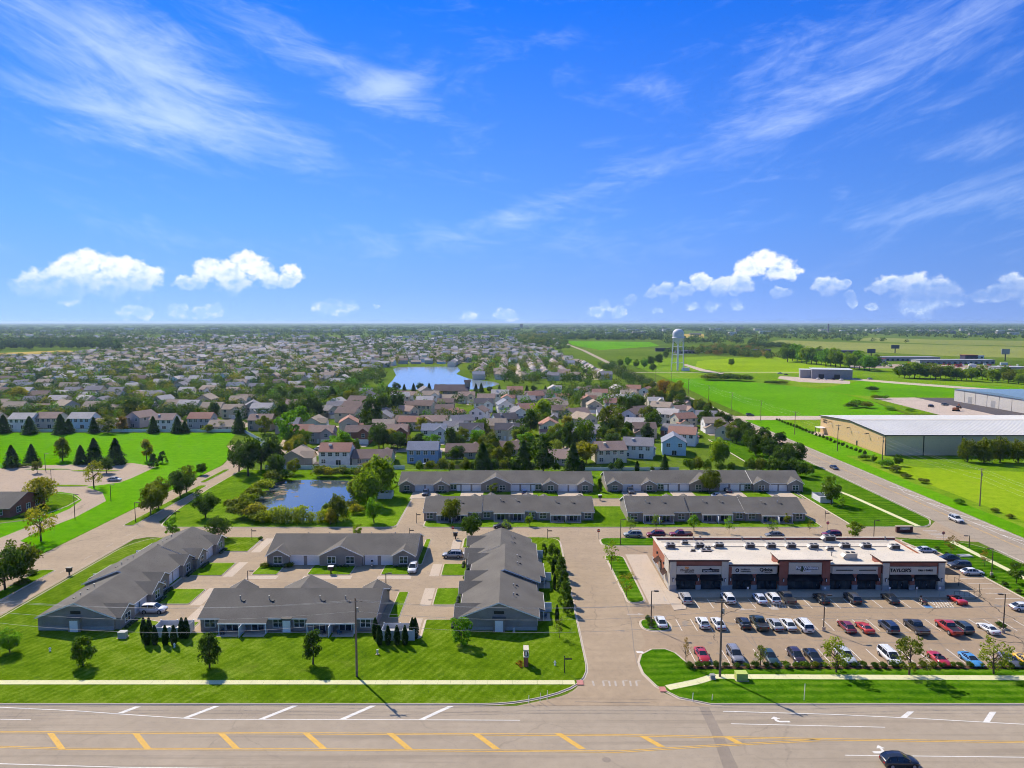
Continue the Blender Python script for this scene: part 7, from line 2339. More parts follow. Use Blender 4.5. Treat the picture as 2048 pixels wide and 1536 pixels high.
MB().box(-.5, 36.5, -.5, 26.5, 9, 9.3).build('roof', M['obj'], gb, color=(.5, .52, .52))
MB().box(-10.4, -.1, 7.6, 24.4, 8, 8.25).build('annex_roof', M['obj'], gb, color=(.5, .5, .5))
for x_ in (6, 20):
    MB().box(x_, x_ + 5, -.1, 0, 0, 4.5).build('door', M['metal_dk'], gb)

# water tower: tank, ring walk, legs with struts, riser
wt_ = empty('water_tower', (*G(1355, 741), 0), R(20), 'white water tower on slender legs beside the east road', 'water tower')
MB().lathe([(0, 47.4), (2.2, 47.1), (4.4, 46.0), (5.8, 44.2), (6.3, 42.2), (6.2, 37.0), (6.0, 36.0), (5.0, 33.6), (3.2, 31.6), (1.4, 30.2), (0, 30.0)][::-1], n=36).build('tank', M['tank'], wt_)
MB().lathe([(6.1, 36.6), (7.0, 36.6), (7.0, 36.8), (7.0, 37.7), (6.9, 37.7), (6.9, 36.8), (6.1, 36.8)], n=36).build('ring_walk', M['tank'], wt_)
MB().tube((0, 0, 0), (0, 0, 30), 1.05, 1.05, 14).build('riser', M['tank'], wt_)
LEG = [(math.cos(R(60 * i)), math.sin(R(60 * i))) for i in range(6)]
for c_, s_ in LEG:
    MB().tube((c_ * 7.9, s_ * 7.9, 0), (c_ * 6.1, s_ * 6.1, 38), .42, .38, 8).build('leg', M['tank'], wt_)
for z_ in (9, 18, 27):
    for i in range(6):
        r_ = 7.9 - 1.8 * z_ / 38
        a, b = LEG[i], LEG[(i + 1) % 6]
        MB().tube((a[0] * r_, a[1] * r_, z_), (b[0] * r_, b[1] * r_, z_), .16, n=6).build('strut', M['tank'], wt_)
m = MB()
for i in range(8):
    m.tube((math.cos(i * .785) * 1.6, math.sin(i * .785) * 1.6, 46.5), (math.cos(i * .785) * 1.6, math.sin(i * .785) * 1.6, 47.9), .06, n=5)
m.build('roof_rail', M['metal_gr'], wt_)
sh = empty('pump_shed', (*G(1372, 742), 0), 0, 'small white pump shed at the foot of the water tower', 'shed')
MB().extr_x([(0, 0), (5, 0), (5, 2.6), (2.5, 3.6), (0, 2.6)], -4, 4).build('wall', M['white'], sh)
MB().box(-4.3, 4.3, -.3, 5.3, 3.0, 3.15).build('eave', M['tank'], sh)

def billboard(px_, py_, hpx, label):
    x, y = G(px_, py_)
    k = (y + 5) / 1421
    r = empty('billboard', (x, y, 0), 0, label, 'billboard', 'billboards along the far highway')
    MB().tube((0, 0, 0), (0, 0, hpx * k * .6), 1.0 * k, n=8).build('post', M['metal_dk'], r)
    MB().box(-8 * k, 8 * k, -.5, .5, hpx * k * .55, hpx * k).build('board', M['metal_gr'] if px_ > 1800 else M['obj'], r, color=(.05, .07, .1))
billboard(1742, 716, 18, 'dark billboard above the far outlets, left of three')
billboard(1790, 706, 16, 'pale billboard above the far outlets, middle of three')
billboard(2010, 722, 24, 'large grey billboard at the right, seen from behind')
def block(px0, px1, py_, hm, d, col, rcol, label, cat='building', group='buildings on the far east side', name='far_building'):
    x0, y0 = G(px0, py_)
    x1 = G(px1, py_)[0]
    r = empty(name, (x0, y0, 0), 0, label, cat, group)
    w = x1 - x0
    MB().box(0, w, 0, d, 0, hm).build('wall', M['obj'], r, color=col)
    MB().box(-.5, w + .5, -.5, d + .5, hm, hm + .5).build('roof', M['obj'], r, color=rcol)
    n = max(3, int(w / 7))
    for i in range(n):
        MB().box((i + .3) * w / n, (i + .75) * w / n, -.15, -.01, .4, hm * .62).build('window', M['pane'], r)
block(1630, 1672, 711, 9, 20, (.10, .10, .11), (.06, .06, .07), 'long dark building behind the bright tree line, left half')
block(1676, 1722, 713, 9, 20, (.12, .12, .13), (.07, .07, .08), 'long dark building behind the bright tree line, right half')
block(1720, 1880, 722, 5, 26, (.35, .33, .35), (.28, .27, .32), 'low grey outlet with long lilac roof beyond the trees')
block(1748, 1772, 727, 6, 12, (.5, .5, .48), (.30, .06, .06), 'small outlet pavilion with red roof')
block(1840, 1990, 728, 5, 22, (.38, .37, .36), (.33, .33, .35), 'second low outlet row with grey roof')
block(1930, 1955, 722, 8, 12, (.06, .05, .09), (.32, .06, .05), 'dark outlet gateway with red roof')
block(1940, 1968, 717, 4.5, 8, (.75, .72, .66), (.75, .72, .66), 'white trailer on the far highway')
block(1500, 1542, 706, 6, 16, (.06, .06, .07), (.12, .12, .15), 'dark shed row beside the water tower')
block(1352, 1392, 707, 5, 16, (.16, .15, .22), (.2, .18, .26), 'violet-roofed long shed behind the water tower')
block(1312, 1340, 703, 6, 12, (.05, .05, .06), (.1, .1, .12), 'black shed left of the water tower')
block(2000, 2060, 748, 7, 20, (.3, .31, .33), (.36, .36, .38), 'grey building at the right edge behind the hedge trees')
block(1040, 1046, 656, 38, 10, (.16, .14, .13), (.12, .1, .1), 'slim dark tower on the horizon beyond the lake', 'tower', None, 'far_tower')
block(1656, 1658, 664, 45, 8, (.12, .12, .14), (.1, .1, .12), 'thin dark mast tower on the eastern horizon', 'tower', None, 'far_tower')

# small traffic and machines in the yards
gy = 'vehicles in the far yards'
for k, x, y, h, c, lab in [('suv', 1862, 814, 30, BLK, 'black jeep parked on the pale gravel yard'), ('suv', 1890, 811, 10, (.2, .24, .22), 'grey-green vehicle beside the black jeep on the gravel yard'), ('pickup', 1560, 748, 0, (.6, .6, .6), 'white pickup west of the grey shed'), ('sedan', 1572, 750, 20, BLK, 'black car west of the grey shed'),
                           ('pickup', 1636, 759, 90, WHT, 'white truck before the grey shed, left of four'), ('pickup', 1650, 760, 90, WHT, 'white truck before the grey shed, second of four'), ('pickup', 1666, 760, 90, BLK, 'black truck before the grey shed, third of four'), ('pickup', 1682, 761, 90, WHT, 'white truck before the grey shed, right of four'),
                           ('van', 1740, 759, 10, (.6, .55, .5), 'pale van on the farm road past the grey shed'), ('suv', 1500, 832, 0, (.10, .14, .10), 'dark car on the side road near the junction'), ('van', 858, 935, 10, (.6, .62, .66), 'silver van in the back garden lane behind the rear row'), ('sedan', 826, 897, 90, SIL, 'silver car on the drive of the blue house'),
                           ('sedan', 640, 900, 10, WHT, 'white car on the drive behind the white house above the pond'), ('suv', 812, 891, 90, BLK, 'black car on the drive behind the sage house'), ('van', 733, 873, 170, RED, 'red van before the brick house of the second row'), ('sedan', 905, 892, 90, RED, 'red car between the houses behind the rear apartments')]:
    carp(k, x, y, h, c, lab, gy, z=.04)
def excavator(px_, py_, col, label):
    x, y = G(px_, py_)
    r = empty('excavator', (x, y, .05), R(random.uniform(-40, 40)), label, 'excavator', 'machines on the paved yard')
    for s in (-1.1, 1.1):
        MB().box(-1.9, 1.9, s - .3, s + .3, 0, .85).build('track', M['tyre'], r)
    MB().box(-1.9, 1.2, -1.2, 1.2, .95, 2.1).build('body', M['obj'], r, color=col)
    MB().box(.0, 1.2, -1.1, .1, 2.1, 3.1).build('cab', M['pane'], r)
    MB().tube((1.0, .5, 1.7), (3.6, .5, 4.2), .25, n=6).tube((3.6, .5, 4.2), (5.4, .5, 2.2), .2, n=6).build('boom', M['obj'], r, color=col)
    MB().box(5.0, 5.9, .0, 1.0, 1.2, 2.2).build('bucket', M['metal_dk'], r)
excavator(1985, 809, (.55, .38, .03), 'yellow excavator on the dark paved yard before the blue-roofed warehouse')
excavator(1912, 822, (.30, .10, .04), 'rusty excavator behind the ridge of the big warehouse roof')

# clubhouse by the lake
cl = empty('clubhouse', (*G(905, 790), 0), 0, 'brown clubhouse with cupola and terrace at the lake shore', 'clubhouse')
a_, b_ = MB(), MB()
a_.extr_x([(0, 0), (14, 0), (14, 3.4), (7, 7.2), (0, 3.4)], -14, 12)
gable_roof(b_, -14, 12, 0, 14, 3.4, 7.2, .8, .25)
a_.build('wall', M['siding_c'], cl, color=(.3, .24, .2))
b_.build('roof', M['shingle_c'], cl, color=(.13, .10, .10))
for x_ in (-11, -7, -3, 1, 5, 9):
    link('window', window_mesh(1.5, 1.45, 2), cl, (x_, -.004, .9), 0)
MB().box(9, 13, 4, 8, 5.5, 9.2).build('cupola', M['siding_c'], cl, color=(.3, .26, .24))
MB().extr_x([(3.5, 9.2), (8.5, 9.2), (6, 11)], 8.5, 13.5).build('cupola_roof', M['shingle_c'], cl, color=(.12, .1, .1))
MB().tube((-16, -2, 0), (-16, -2, 9), .08, n=6).build('flagpole', M['white'], cl)
tag(tri_sheet(px((848, 797), (868, 797), (872, 792), (850, 792)), .05).build('swimming_pool', M['obj'], color=(.05, .45, .42)), kind='structure')

# ------------------------------------------------------------------ trees of the neighbourhood and the country beyond
random.seed(41)
COLW = {'dark': 'dark', 'deep': 'deep green', 'mid': 'mid-green', 'fresh': 'fresh green', 'lime': 'lime', 'olive': 'olive', 'gold': 'golden', 'rust': 'rusty', 'blue': 'blue-green', 'spruce': 'dark', 'yellowgreen': 'yellow-green', 'plum': 'plum-dark', 'orange': 'orange'}
KW = {'round': 'round tree', 'oval': 'oval tree', 'wide': 'spreading tree', 'spruce': 'spruce', 'bright': 'bushy tree', 'willow': 'willow', 'column': 'column tree', 'shrub': 'shrub'}
BIG = [  # hand-placed large garden trees: kind, base x, base y, height px, colour, width
    ('spruce', 965, 946, 62, 'dark', 1.1), ('spruce', 1047, 946, 66, 'dark', 1.0), ('oval', 1086, 946, 80, 'dark', 1.05), ('spruce', 1146, 946, 60, 'dark', 1.05), ('column', 1164, 946, 26, 'spruce', 1.4), ('spruce', 1329, 942, 34, 'dark', .9), ('column', 1274, 944, 22, 'spruce', 1.4),
    ('round', 640, 882, 20, 'olive', 1.0), ('round', 608, 896, 40, 'mid', 1.0), ('bright', 580, 890, 70, 'fresh', .9), ('bright', 600, 862, 52, 'fresh', .95), ('round', 758, 898, 54, 'dark', .85), ('oval', 902, 900, 50, 'dark', .85), ('oval', 745, 860, 76, 'dark', .85), ('round', 790, 832, 60, 'dark', .8), ('round', 765, 838, 54, 'dark', .7),
    ('bright', 1060, 905, 44, 'yellowgreen', .8), ('bright', 1080, 858, 62, 'lime', .9), ('oval', 1062, 870, 56, 'dark', .8), ('oval', 1138, 902, 64, 'dark', .75), ('round', 1166, 894, 60, 'mid', .9), ('bright', 1222, 880, 72, 'olive', .85), ('bright', 1195, 890, 30, 'lime', .9), ('bright', 1252, 882, 28, 'lime', 1.0),
    ('willow', 1438, 930, 54, 'lime', .9), ('round', 1305, 870, 52, 'dark', .8), ('bright', 1296, 848, 40, 'olive', 1.0), ('oval', 1262, 838, 48, 'dark', .9), ('oval', 1244, 832, 44, 'dark', .9), ('round', 1275, 826, 40, 'dark', .9), ('wide', 1330, 800, 44, 'rust', .8), ('wide', 1352, 805, 46, 'gold', .8), ('round', 1310, 812, 40, 'olive', .9), ('round', 1366, 820, 36, 'dark', .9),
    ('spruce', 60, 868, 42, 'dark', 1.35), ('spruce', 122, 868, 48, 'dark', 1.2), ('spruce', 138, 866, 34, 'dark', 1.3), ('spruce', 8, 866, 44, 'dark', 1.2), ('spruce', 188, 866, 38, 'dark', 1.1), ('bright', 216, 866, 38, 'olive', 1.1), ('oval', 245, 864, 34, 'rust', 1.0), ('spruce', 307, 866, 40, 'dark', 1.1), ('spruce', 355, 866, 40, 'dark', 1.2), ('spruce', 370, 866, 30, 'dark', 1.2),
    ('spruce', 478, 866, 54, 'dark', .9), ('bright', 530, 868, 40, 'olive', 1.0), ('oval', 566, 858, 60, 'dark', .85), ('round', 82, 848, 30, 'lime', 1.1), ('round', 440, 862, 20, 'olive', 1.4), ('bright', 415, 866, 18, 'olive', 1.5), ('oval', 428, 842, 42, 'dark', .9), ('round', 588, 840, 44, 'dark', .8), ('round', 618, 836, 50, 'dark', .8), ('round', 635, 838, 46, 'deep', .7),
    ('round', 205, 832, 34, 'mid', 1.1), ('round', 265, 834, 44, 'dark', 1.0), ('round', 240, 826, 26, 'mid', 1.0), ('bright', 300, 838, 40, 'mid', 1.0), ('round', 345, 808, 30, 'mid', 1.0), ('round', 372, 810, 34, 'mid', 1.0), ('wide', 38, 806, 34, 'gold', .95), ('round', 110, 812, 30, 'dark', 1.0), ('round', 128, 808, 26, 'mid', 1.0), ('bright', 80, 838, 30, 'olive', 1.1),
    ('bright', 668, 812, 26, 'olive', 1.1), ('round', 700, 810, 34, 'olive', .9), ('oval', 664, 805, 34, 'dark', .8), ('round', 520, 802, 30, 'dark', 1.0), ('round', 540, 800, 34, 'dark', .9), ('round', 560, 806, 38, 'mid', 1.0), ('round', 580, 800, 32, 'olive', 1.0), ('round', 600, 806, 36, 'dark', 1.0)]
BIG.sort(key=lambda t: t[1])
for i, (k, x, y, h, c, w) in enumerate(BIG):
    h = h * .84 if k == 'spruce' and x < 500 else h
    side = 'behind the white field fence' if x < 560 and y > 855 else 'among the left house rows' if x < 560 else 'among the houses above the pond' if x < 760 else 'among the houses below the lake' if x < 1130 else 'among the houses by the east road'
    treep(k, x, y, h, c, 'large %s %s %s, %s large one' % (COLW[c], KW[k], side, nth(i + 1)), 'large garden trees', w)
# small evergreens and trees on the near shore of the lake
SHO = [('spruce' if i % 3 else 'round', 700 + i * 15.5 + random.uniform(-5, 5), 784 + random.uniform(-2, 3), random.uniform(12, 20), random.choice(['dark', 'deep', 'blue', 'mid'])) for i in range(28)]
for i, (k, x, y, h, c) in enumerate(SHO):
    treep(k, x, y, h, c, '%s %s on the near lake shore, %s from the left' % (COLW[c], KW[k], nth(i + 1)), 'trees on the near lake shore', 1.0)
# hedges behind the rear rows
HD = [(840, 944, 30, 'mid'), (862, 945, 36, 'olive'), (884, 945, 38, 'olive'), (902, 944, 30, 'olive'), (930, 946, 40, 'olive'), (948, 944, 34, 'mid'), (990, 946, 36, 'dark'), (1010, 946, 40, 'olive'), (1028, 946, 40, 'dark'), (1112, 944, 26, 'mid'),
      (1240, 944, 34, 'dark'), (1222, 942, 22, 'dark'), (1305, 944, 16, 'dark'), (1378, 944, 40, 'mid'), (1396, 945, 40, 'olive'), (1414, 944, 34, 'mid'), (1440, 945, 30, 'mid'), (1462, 944, 28, 'mid'), (1500, 946, 40, 'mid'), (1520, 947, 44, 'olive'), (1540, 948, 46, 'mid'), (1560, 950, 46, 'dark'), (1582, 952, 46, 'dark'), (1604, 956, 44, 'dark'), (1620, 952, 30, 'mid')]
for i, (x, y, h, c) in enumerate(HD):
    treep('shrub', x, y, h, c, '%s hedge shrub behind the rear apartment rows, %s from the left' % (COLW[c], nth(i + 1)), 'hedge behind the rear rows', .62)
# line of trees on the west side of the east road
rt = random.Random(12)
ER = []
for y in [262 + i * 4.6 for i in range(30)] + [400 + i * 5.5 for i in range(17)] + [500 + i * 5.6 for i in range(64)]:
    ER.append((y, 112.0 + rt.uniform(-4, 1.5) - rt.choice((1, 8) if y < 400 else (0, 0, 9)) + (5 if y > 640 else 0) + max(0, (y - 800) * .012), rt.uniform(7, 11) if y > 400 else rt.uniform(6.5, 10), rt.choice(['deep', 'dark', 'dark', 'olive', 'dark']), rt.choice(['round', 'oval', 'oval'])))
ER.sort()
ER_FAR = ER[58:]
for i, (y, x, h, c, k) in enumerate(ER[:58]):
    tree(k, x, y, h, c, '%s %s lining the east road, %s from the camera' % (COLW[c], KW[k], nth(i + 1)), 'trees lining the east road', rt.uniform(.85, 1.15))
# dwarf evergreens by the warehouse
for i in range(26):
    t = i / 25
    x, y = 147.4 - 1.5 * t, 392 - t * 102
    tree('shrub', x, y, rt.uniform(2.2, 3.0), 'deep', 'clipped evergreen in the row by the big warehouse, %s from far end' % nth(i + 1), 'evergreen row by the warehouse', .55, name='clipped_evergreen', cat='evergreen')
EAST = [('willow', 1935, 924, 44, 'olive'), ('willow', 1968, 926, 50, 'olive'), ('willow', 2000, 925, 50, 'olive'), ('willow', 2036, 926, 44, 'olive'), ('willow', 2070, 926, 46, 'olive'), ('round', 1796, 932, 24, 'dark'), ('round', 1748, 925, 16, 'mid'), ('round', 1462, 733, 18, 'mid'),
        ('round', 1240, 735, 18, 'mid'), ('round', 1256, 733, 20, 'fresh'), ('round', 1272, 736, 18, 'mid'), ('round', 1288, 737, 22, 'fresh'), ('round', 1302, 733, 24, 'mid'), ('round', 1318, 730, 24, 'dark'), ('wide', 1306, 743, 16, 'dark'), ('round', 1332, 718, 18, 'mid')]
for i, (k, x, y, h, c) in enumerate(EAST):
    treep(k, x, y, h, c, '%s %s, east side, %s' % (COLW[c], KW[k], ['before the big warehouse, %s from left' % nth(i + 1) if i < 5 else 'at the corner of the big warehouse' if i == 5 else 'low on the verge by the warehouse' if i == 6 else 'lone in the field right of the water tower' if i == 7 else '%s of the water tower clump' % nth(i - 7)][0]), 'trees of the east side', .85)
LINE = []
for i in range(19):
    LINE.append((1575 + i * 9.6, 722 + i * 1.15 + rt.uniform(-2, 2), rt.uniform(28, 40), rt.choice(['lime', 'fresh', 'fresh', 'mid'])))
for i in range(26):
    LINE.append((1798 + i * 10.4, 754 + i * .5 + rt.uniform(-3, 3), rt.uniform(24, 38), rt.choice(['mid', 'fresh', 'lime', 'olive', 'mid'])))
for i, (x, y, h, c) in enumerate(LINE):
    w = 'the bright line left of the grey shed' if i < 19 else 'the hedge line before the outlets'
    treep('round', x, y, h, c, '%s tree, %s from left in %s' % (COLW[c], nth(i + 1 if i < 19 else i - 18), w), 'tree lines between the eastern fields', 1.0)
for i, (x, y, h, w) in enumerate([(1420, 760, 12, 2.6), (1440, 760, 14, 2.6), (1462, 761, 14, 2.4), (1484, 762, 12, 2.4), (1545, 768, 7, 3), (1562, 768, 7, 3), (1702, 816, 12, 1.6), (1716, 814, 14, 1.6), (1734, 816, 13, 1.6), (1752, 798, 8, 2), (1768, 798, 8, 2), (1742, 782, 9, 2), (1780, 820, 7, 2.4), (1820, 822, 6, 2.4), (1730, 920, 12, 1.4), (1770, 935, 16, 1.4), (1790, 944, 14, 1.4), (1812, 956, 10, 1.6), (1846, 966, 10, 1.6), (1920, 1008, 10, 1.5), (1990, 1024, 8, 1.6), (2020, 1036, 8, 1.6)]):
    treep('shrub', x, y, h * 1.35, random.choice(['dark', 'mid', 'fresh', 'olive']), 'wild scrub bush in the eastern fields, %s counted from the field mound' % nth(i + 1), 'wild scrub of the east side', w)

# masses of trees: leaf sprays joined into one object each
def mass(name, P, H, Wd, C, n_leaf, leaf, label, seed, cat):
    """P: (n,2) feet, H heights, Wd crown widths, C colours."""
    rng = np.random.default_rng(seed)
    n = len(P)
    d = rng.normal(size=(n, n_leaf, 3))
    d /= np.linalg.norm(d, axis=2, keepdims=True)
    d[..., 2] = np.where(d[..., 2] < 0, d[..., 2] * .8, d[..., 2])
    rad = rng.uniform(.2, 1.0, (n, n_leaf, 1)) ** .45
    lob = 1 + .07 * np.sin(3 * np.arctan2(d[..., 1:2], d[..., 0:1]) + rng.uniform(0, 6, (n, 1, 1))) * (1 - np.abs(d[..., 2:3]))
    ext = np.stack([Wd * .5, Wd * .5, H * .46], 1)[:, None, :]
    pos_ = d * rad * lob * ext
    pos_[..., 2] += (H * .52)[:, None]
    pos_[..., 0] += P[:, 0:1]
    pos_[..., 1] += P[:, 1:2]
    pos_ = pos_.reshape(-1, 3)
    N = (d + rng.normal(size=d.shape) * .45).reshape(-1, 3)
    size = np.repeat(H * leaf, n_leaf)
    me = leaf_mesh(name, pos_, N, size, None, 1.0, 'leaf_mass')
    tone = rng.uniform(.66, 1.34, (n, n_leaf, 1)) * (1 + .18 * d[..., 2:3])  # random leaf tone; crown tops coloured lighter as if lit from above
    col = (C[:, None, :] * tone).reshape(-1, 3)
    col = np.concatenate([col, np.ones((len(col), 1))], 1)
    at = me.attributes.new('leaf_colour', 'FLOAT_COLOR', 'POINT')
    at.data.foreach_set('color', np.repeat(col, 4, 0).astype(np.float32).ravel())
    o = link(name, me)
    tag(o, label, cat, kind='stuff')
    return o

PAL = [GREEN[c] for c in ('dark', 'dark', 'deep', 'mid', 'mid', 'olive', 'olive', 'fresh', 'yellowgreen', 'gold', 'blue')]
rng9 = np.random.default_rng(99)
pyr = random.Random(5)
# 1: garden trees of the estate
pts, hs, cs = [], [], []
cells = {}
for q in PLACED:
    cells.setdefault((int(q[0] // 20), int(q[1] // 20)), []).append(q)
for c in kept[N_IND:]:
    cells.setdefault((int(c[1] // 20), int(c[0] // 20)), []).append((c[1], c[0] + 4, 8))
def clear(x, y, m=0.0):
    cx, cy = int(x // 20), int(y // 20)
    for i in (-1, 0, 1):
        for j in (-1, 0, 1):
            for q in cells.get((cx + i, cy + j), ()):
                if (x - q[0]) ** 2 + (y - q[1]) ** 2 < (q[2] * .72 + m) ** 2:
                    return False
    return True
tries = 0
while len(pts) < 3900 and tries < 90000:
    tries += 1
    qx, qy = pyr.uniform(-60, 1320), 690 + 250 * pyr.random() ** 1.35
    x, y = G(qx, qy)
    if not (inside((x, y), EST_L) or inside((x, y), CENT) or inside((x, y), CLOSE)):
        continue
    if (inside((x, y), CENT) and pyr.random() < .90) or (y < 620 and not inside((x, y), CENT) and pyr.random() < .15):
        continue
    if inside((x, y), LAKE_BIG) and not (inside((x, y), grow(LAKE, 16)) and not inside((x, y), grow(LAKE, 4)) and pyr.random() < .25):
        continue
    if not clear(x, y, 1.0 if y > 520 else 3.0):
        continue
    if 2 < x < 11 and y > 630 or 67 < x < 76 and y > 610:
        continue
    pts.append((x, y))
    hs.append(pyr.uniform(5.5, 10.0) if y < 620 else pyr.uniform(6.0, 11.5))
    cs.append(pyr.choice(PAL))
pts = sorted(zip(pts, hs, cs), key=lambda t: t[0][1])
near = pts[:70]
near.sort(key=lambda t: t[0][0] / t[0][1])
CNAME = {v: k for k, v in GREEN.items()}
for i, ((x, y), h, c) in enumerate(near):
    k = pyr.choice(['round', 'oval', 'bright', 'round'])
    tree(k, x, y, h, c, 'smaller %s %s between the nearer houses, %s from the left' % (COLW[CNAME[c]], KW[k], nth(i + 1)), 'smaller garden trees of the nearer houses', pyr.uniform(.85, 1.2))
rest = pts[70:]
A = lambda L: np.array(L, dtype=float)
EXTRA = []
for poly_, n_ in (([(1090, 800), (1120, 778), (1230, 772), (1320, 792), (1330, 815), (1250, 822), (1150, 815)], 46), ([(520, 842), (540, 790), (640, 772), (770, 786), (760, 812), (660, 815), (600, 842)], 58),
                  ([(960, 764), (1190, 764), (1200, 772), (960, 775)], 26), ([(640, 782), (780, 745), (790, 775), (700, 790)], 22), ([(930, 745), (1190, 752), (1130, 716), (960, 722)], 60)):
    k_ = 0
    while k_ < n_:
        q = (pyr.uniform(500, 1340), pyr.uniform(712, 845))
        if not inside(q, poly_):
            continue
        k_ += 1
        g_ = G(*q)
        if clear(g_[0], g_[1], -2.0) and not inside(g_, LAKE):
            EXTRA.append((g_, pyr.uniform(7.5, 11.5), pyr.choice([GREEN[c] for c in ('dark', 'mid', 'mid', 'olive', 'dark', 'fresh')])))
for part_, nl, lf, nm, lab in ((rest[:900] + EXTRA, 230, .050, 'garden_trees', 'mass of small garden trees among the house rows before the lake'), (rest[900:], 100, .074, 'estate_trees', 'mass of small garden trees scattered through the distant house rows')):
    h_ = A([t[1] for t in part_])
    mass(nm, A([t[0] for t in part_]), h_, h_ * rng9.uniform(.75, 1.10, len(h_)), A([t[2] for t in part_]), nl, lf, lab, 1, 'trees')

mass('roadside_trees', A([(e[1], e[0]) for e in ER_FAR]), A([e[2] for e in ER_FAR]), A([e[2] for e in ER_FAR]) * .95, A([GREEN[e[3]] for e in ER_FAR]), 230, .050, 'dense line of dark trees along the far stretch of the east road', 6, 'trees')

# 2: woods and tree lines beyond, by surveyed outline
def region(poly, n, h, wd, pal, keep=None):
    xs = [p[0] for p in poly]; ysx = [p[1] for p in poly]
    P, Hh, Ww, Cc = [], [], [], []
    k = 0
    while len(P) < n and k < n * 30:
        k += 1
        q = (pyr.uniform(min(xs), max(xs)), pyr.uniform(min(ysx), max(ysx)))
        if not inside(q, poly) or (keep and not keep(q)):
            continue
        P.append(G(*q))
        hh = pyr.uniform(*h)
        Hh.append(hh)
        Ww.append(hh * pyr.uniform(*wd))
        c = pyr.choice(pal)
        Cc.append(c)
    return P, Hh, Ww, Cc
DK = [GREEN[c] for c in ('dark', 'deep', 'dark', 'blue', 'mid')]
MX = [GREEN[c] for c in ('dark', 'mid', 'olive', 'dark', 'mid', 'deep', 'olive')]
OPEN = [[(1135, 681), (1330, 683), (1330, 700), (1140, 695)], [(1500, 691), (1560, 679), (1660, 683), (2300, 699), (2300, 725), (1900, 714), (1640, 699)], [(1700, 681), (1740, 674), (2300, 685), (2300, 698), (1900, 690)], [(1362, 666), (1412, 666), (1412, 676), (1362, 676)], [(-50, 724), (-50, 706), (120, 700), (200, 701), (150, 713), (60, 720)]]
opn = lambda q: not any(inside(q, o) for o in OPEN)
R1 = [([(-80, 704), (110, 698), (180, 700), (240, 705), (235, 690), (150, 684), (-80, 684)], 420, (13, 19), (.7, 1.0), DK),
      ([(240, 704), (420, 694), (700, 690), (700, 682), (400, 684), (240, 690)], 260, (9, 14), (.8, 1.1), MX),
      ([(640, 706), (960, 700), (1140, 702), (1140, 690), (960, 688), (640, 694)], 300, (8, 13), (.8, 1.1), MX),
      ([(1050, 694), (1135, 692), (1120, 672), (1020, 674)], 240, (12, 17), (.8, 1.1), [GREEN[c] for c in ('olive', 'dark', 'gold', 'mid')]),
      ([(1130, 682), (1320, 682), (1330, 674), (1130, 674)], 240, (14, 19), (.8, 1.1), DK),
      ([(1330, 705), (1420, 703), (1500, 706), (1560, 722), (1480, 716), (1400, 708), (1330, 709)], 110, (9, 14), (.8, 1.1), MX),
      ([(1385, 712), (1500, 714), (1560, 720), (1510, 696), (1400, 694)], 150, (8, 13), (.8, 1.2), [GREEN[c] for c in ('olive', 'rust', 'mid', 'olive')]),
      ([(1500, 690), (1570, 684), (1640, 688), (1760, 694), (1760, 699), (1640, 697), (1500, 697)], 120, (9, 14), (.8, 1.1), DK),
      ([(1770, 697), (1900, 703), (2080, 712), (2080, 716), (1900, 709), (1770, 702)], 70, (7, 11), (1.0, 1.8), DK),
      ([(1880, 708), (1936, 709), (1930, 700), (1890, 700)], 26, (12, 20), (.7, 1.0), MX),
      ([(1560, 720), (1720, 730), (1790, 740), (1790, 736), (1700, 722), (1570, 716)], 60, (6, 9), (.9, 1.4), [GREEN['fresh'], GREEN['mid']])]
P, Hh, Ww, Cc = [], [], [], []
for poly, n, h, wd, pal in R1:
    a = region(poly, n, h, wd, pal, opn if n < 230 else None)
    P += a[0]; Hh += a[1]; Ww += a[2]; Cc += a[3]
mass('woods', A(P), A(Hh), A(Ww), A(Cc), 80, .085, 'dark woods and tree lines between the far fields and estates', 2, 'woods')
P, Hh, Ww, Cc = [], [], [], []
for poly, n, h, wd, pal in [([(-100, 690), (2150, 690), (2150, 668), (-100, 668)], 1500, (11, 17), (.9, 1.6), MX), ([(-100, 670), (2150, 670), (2150, 659), (-100, 659)], 2400, (12, 18), (1.2, 2.4), DK),
                            ([(-100, 660), (2150, 660), (2150, 652), (-100, 652)], 2600, (13, 20), (2.0, 5.0), DK), ([(-100, 653), (2150, 653), (2150, 647.6), (-100, 647.6)], 2200, (14, 22), (5.0, 16.0), DK)]:
    a = region(poly, n, h, wd, pal, lambda q: opn(q) and not (300 < q[0] < 1110 and 674 < q[1] < 690 and pyr.random() < .6))
    P += a[0]; Hh += a[1]; Ww += a[2]; Cc += a[3]
mass('distant_woods', A(P), A(Hh), A(Ww), A(Cc), 26, .16, 'far-off woods fading to blue along the whole horizon', 3, 'woods')
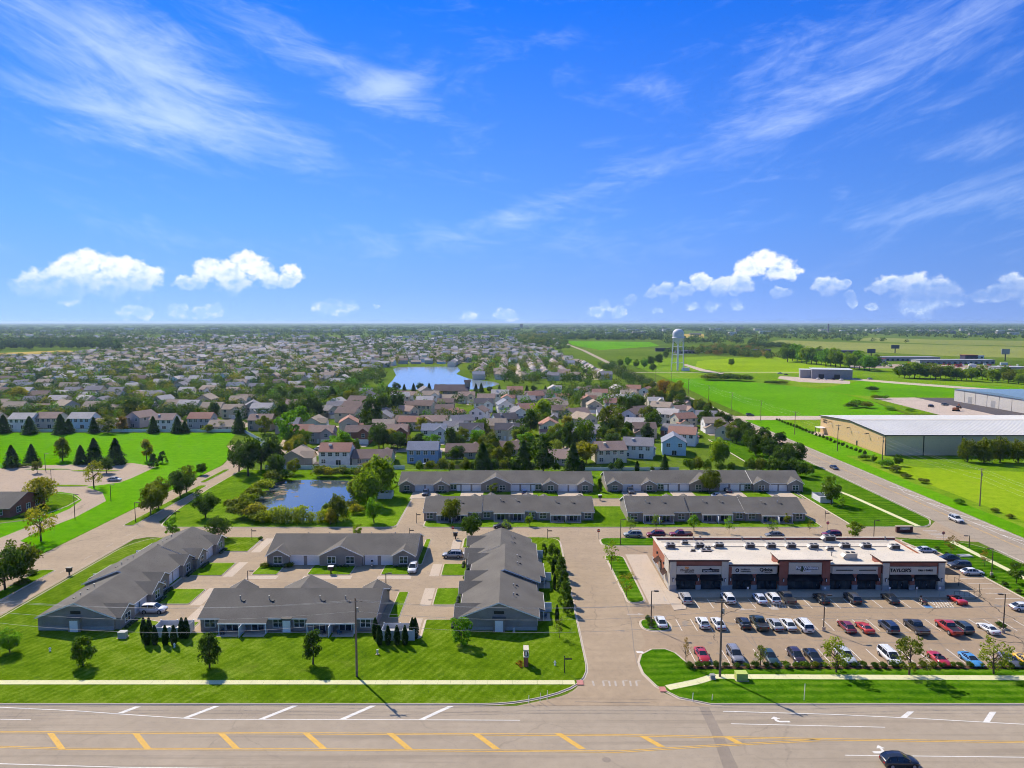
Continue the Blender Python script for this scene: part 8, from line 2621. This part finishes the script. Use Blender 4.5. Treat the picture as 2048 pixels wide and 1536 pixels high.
# scattered pale sheds and roofs among the distant woods
fm = MB()
fc = []
for i in range(170):
    qx, qy = pyr.uniform(-40, 2090), pyr.triangular(653, 672, 664)
    x, y = G(qx, qy)
    w, d, h = pyr.uniform(14, 60), pyr.uniform(12, 30), pyr.uniform(6, 15)
    n0 = len(fm.f)
    fm.box(x - w / 2, x + w / 2, y, y + d, 0, h)
    c = pyr.choice([(.62, .6, .56), (.5, .46, .42), (.7, .7, .68), (.3, .28, .27)])
    fc.extend([c] * 6)
fo = coloured(fm, fc, 'distant_sheds', M['face'])
tag(fo, 'scattered pale roofs of distant buildings among the far woods', 'buildings', kind='stuff')

# cars and trailers on the outlet lots, too small to tell apart
vm_, vc_ = MB(), []
for i in range(150):
    q = pyr.choice(((1700, 2060, 729, 735), (1930, 2060, 738, 749), (1400, 1440, 702, 706)))
    x, y = G(pyr.uniform(q[0], q[1]), pyr.uniform(q[2], q[3]))
    w = pyr.choice((2, 2, 4.6, 4.6, 9))
    vm_.box(x - w / 2, x + w / 2, y, y + 2.2, .3, 1.5 if w < 9 else 3.2)
    vc_.extend([pyr.choice([(.7, .7, .68), (.7, .7, .68), (.3, .3, .3), (.05, .05, .06), (.3, .05, .05)])] * 6)
tag(coloured(vm_, vc_, 'distant_vehicles', M['face']), 'mass of tiny parked vehicles on the far outlet lots', 'vehicles', kind='stuff')
sheet('outlet_lot', px((1700, 736), (1700, 727), (2080, 733), (2080, 752), (1930, 750), (1920, 738)), .021, M['old_lot'])

# ------------------------------------------------------------------ the air
def haze_mat():
    m = bpy.data.materials.new('haze')
    m.use_nodes = True
    t = m.node_tree
    for n in list(t.nodes):
        t.nodes.remove(n)
    o = t.nodes.new('ShaderNodeOutputMaterial')
    v = t.nodes.new('ShaderNodeVolumePrincipled')
    v.inputs['Color'].default_value = (.55, .74, 1.0, 1)
    v.inputs['Density'].default_value = HAZE_D
    v.inputs['Anisotropy'].default_value = 0.3
    t.links.new(v.outputs[0], o.inputs['Volume'])
    return m
HAZE_D = 5.0e-5
HZ = 44000.0
hz = MB().box(-HZ, HZ, -600, HZ, -1.0, 66.0).build('haze', haze_mat())
tag(hz, 'thin blue haze over the distant plain', 'haze', kind='stuff')
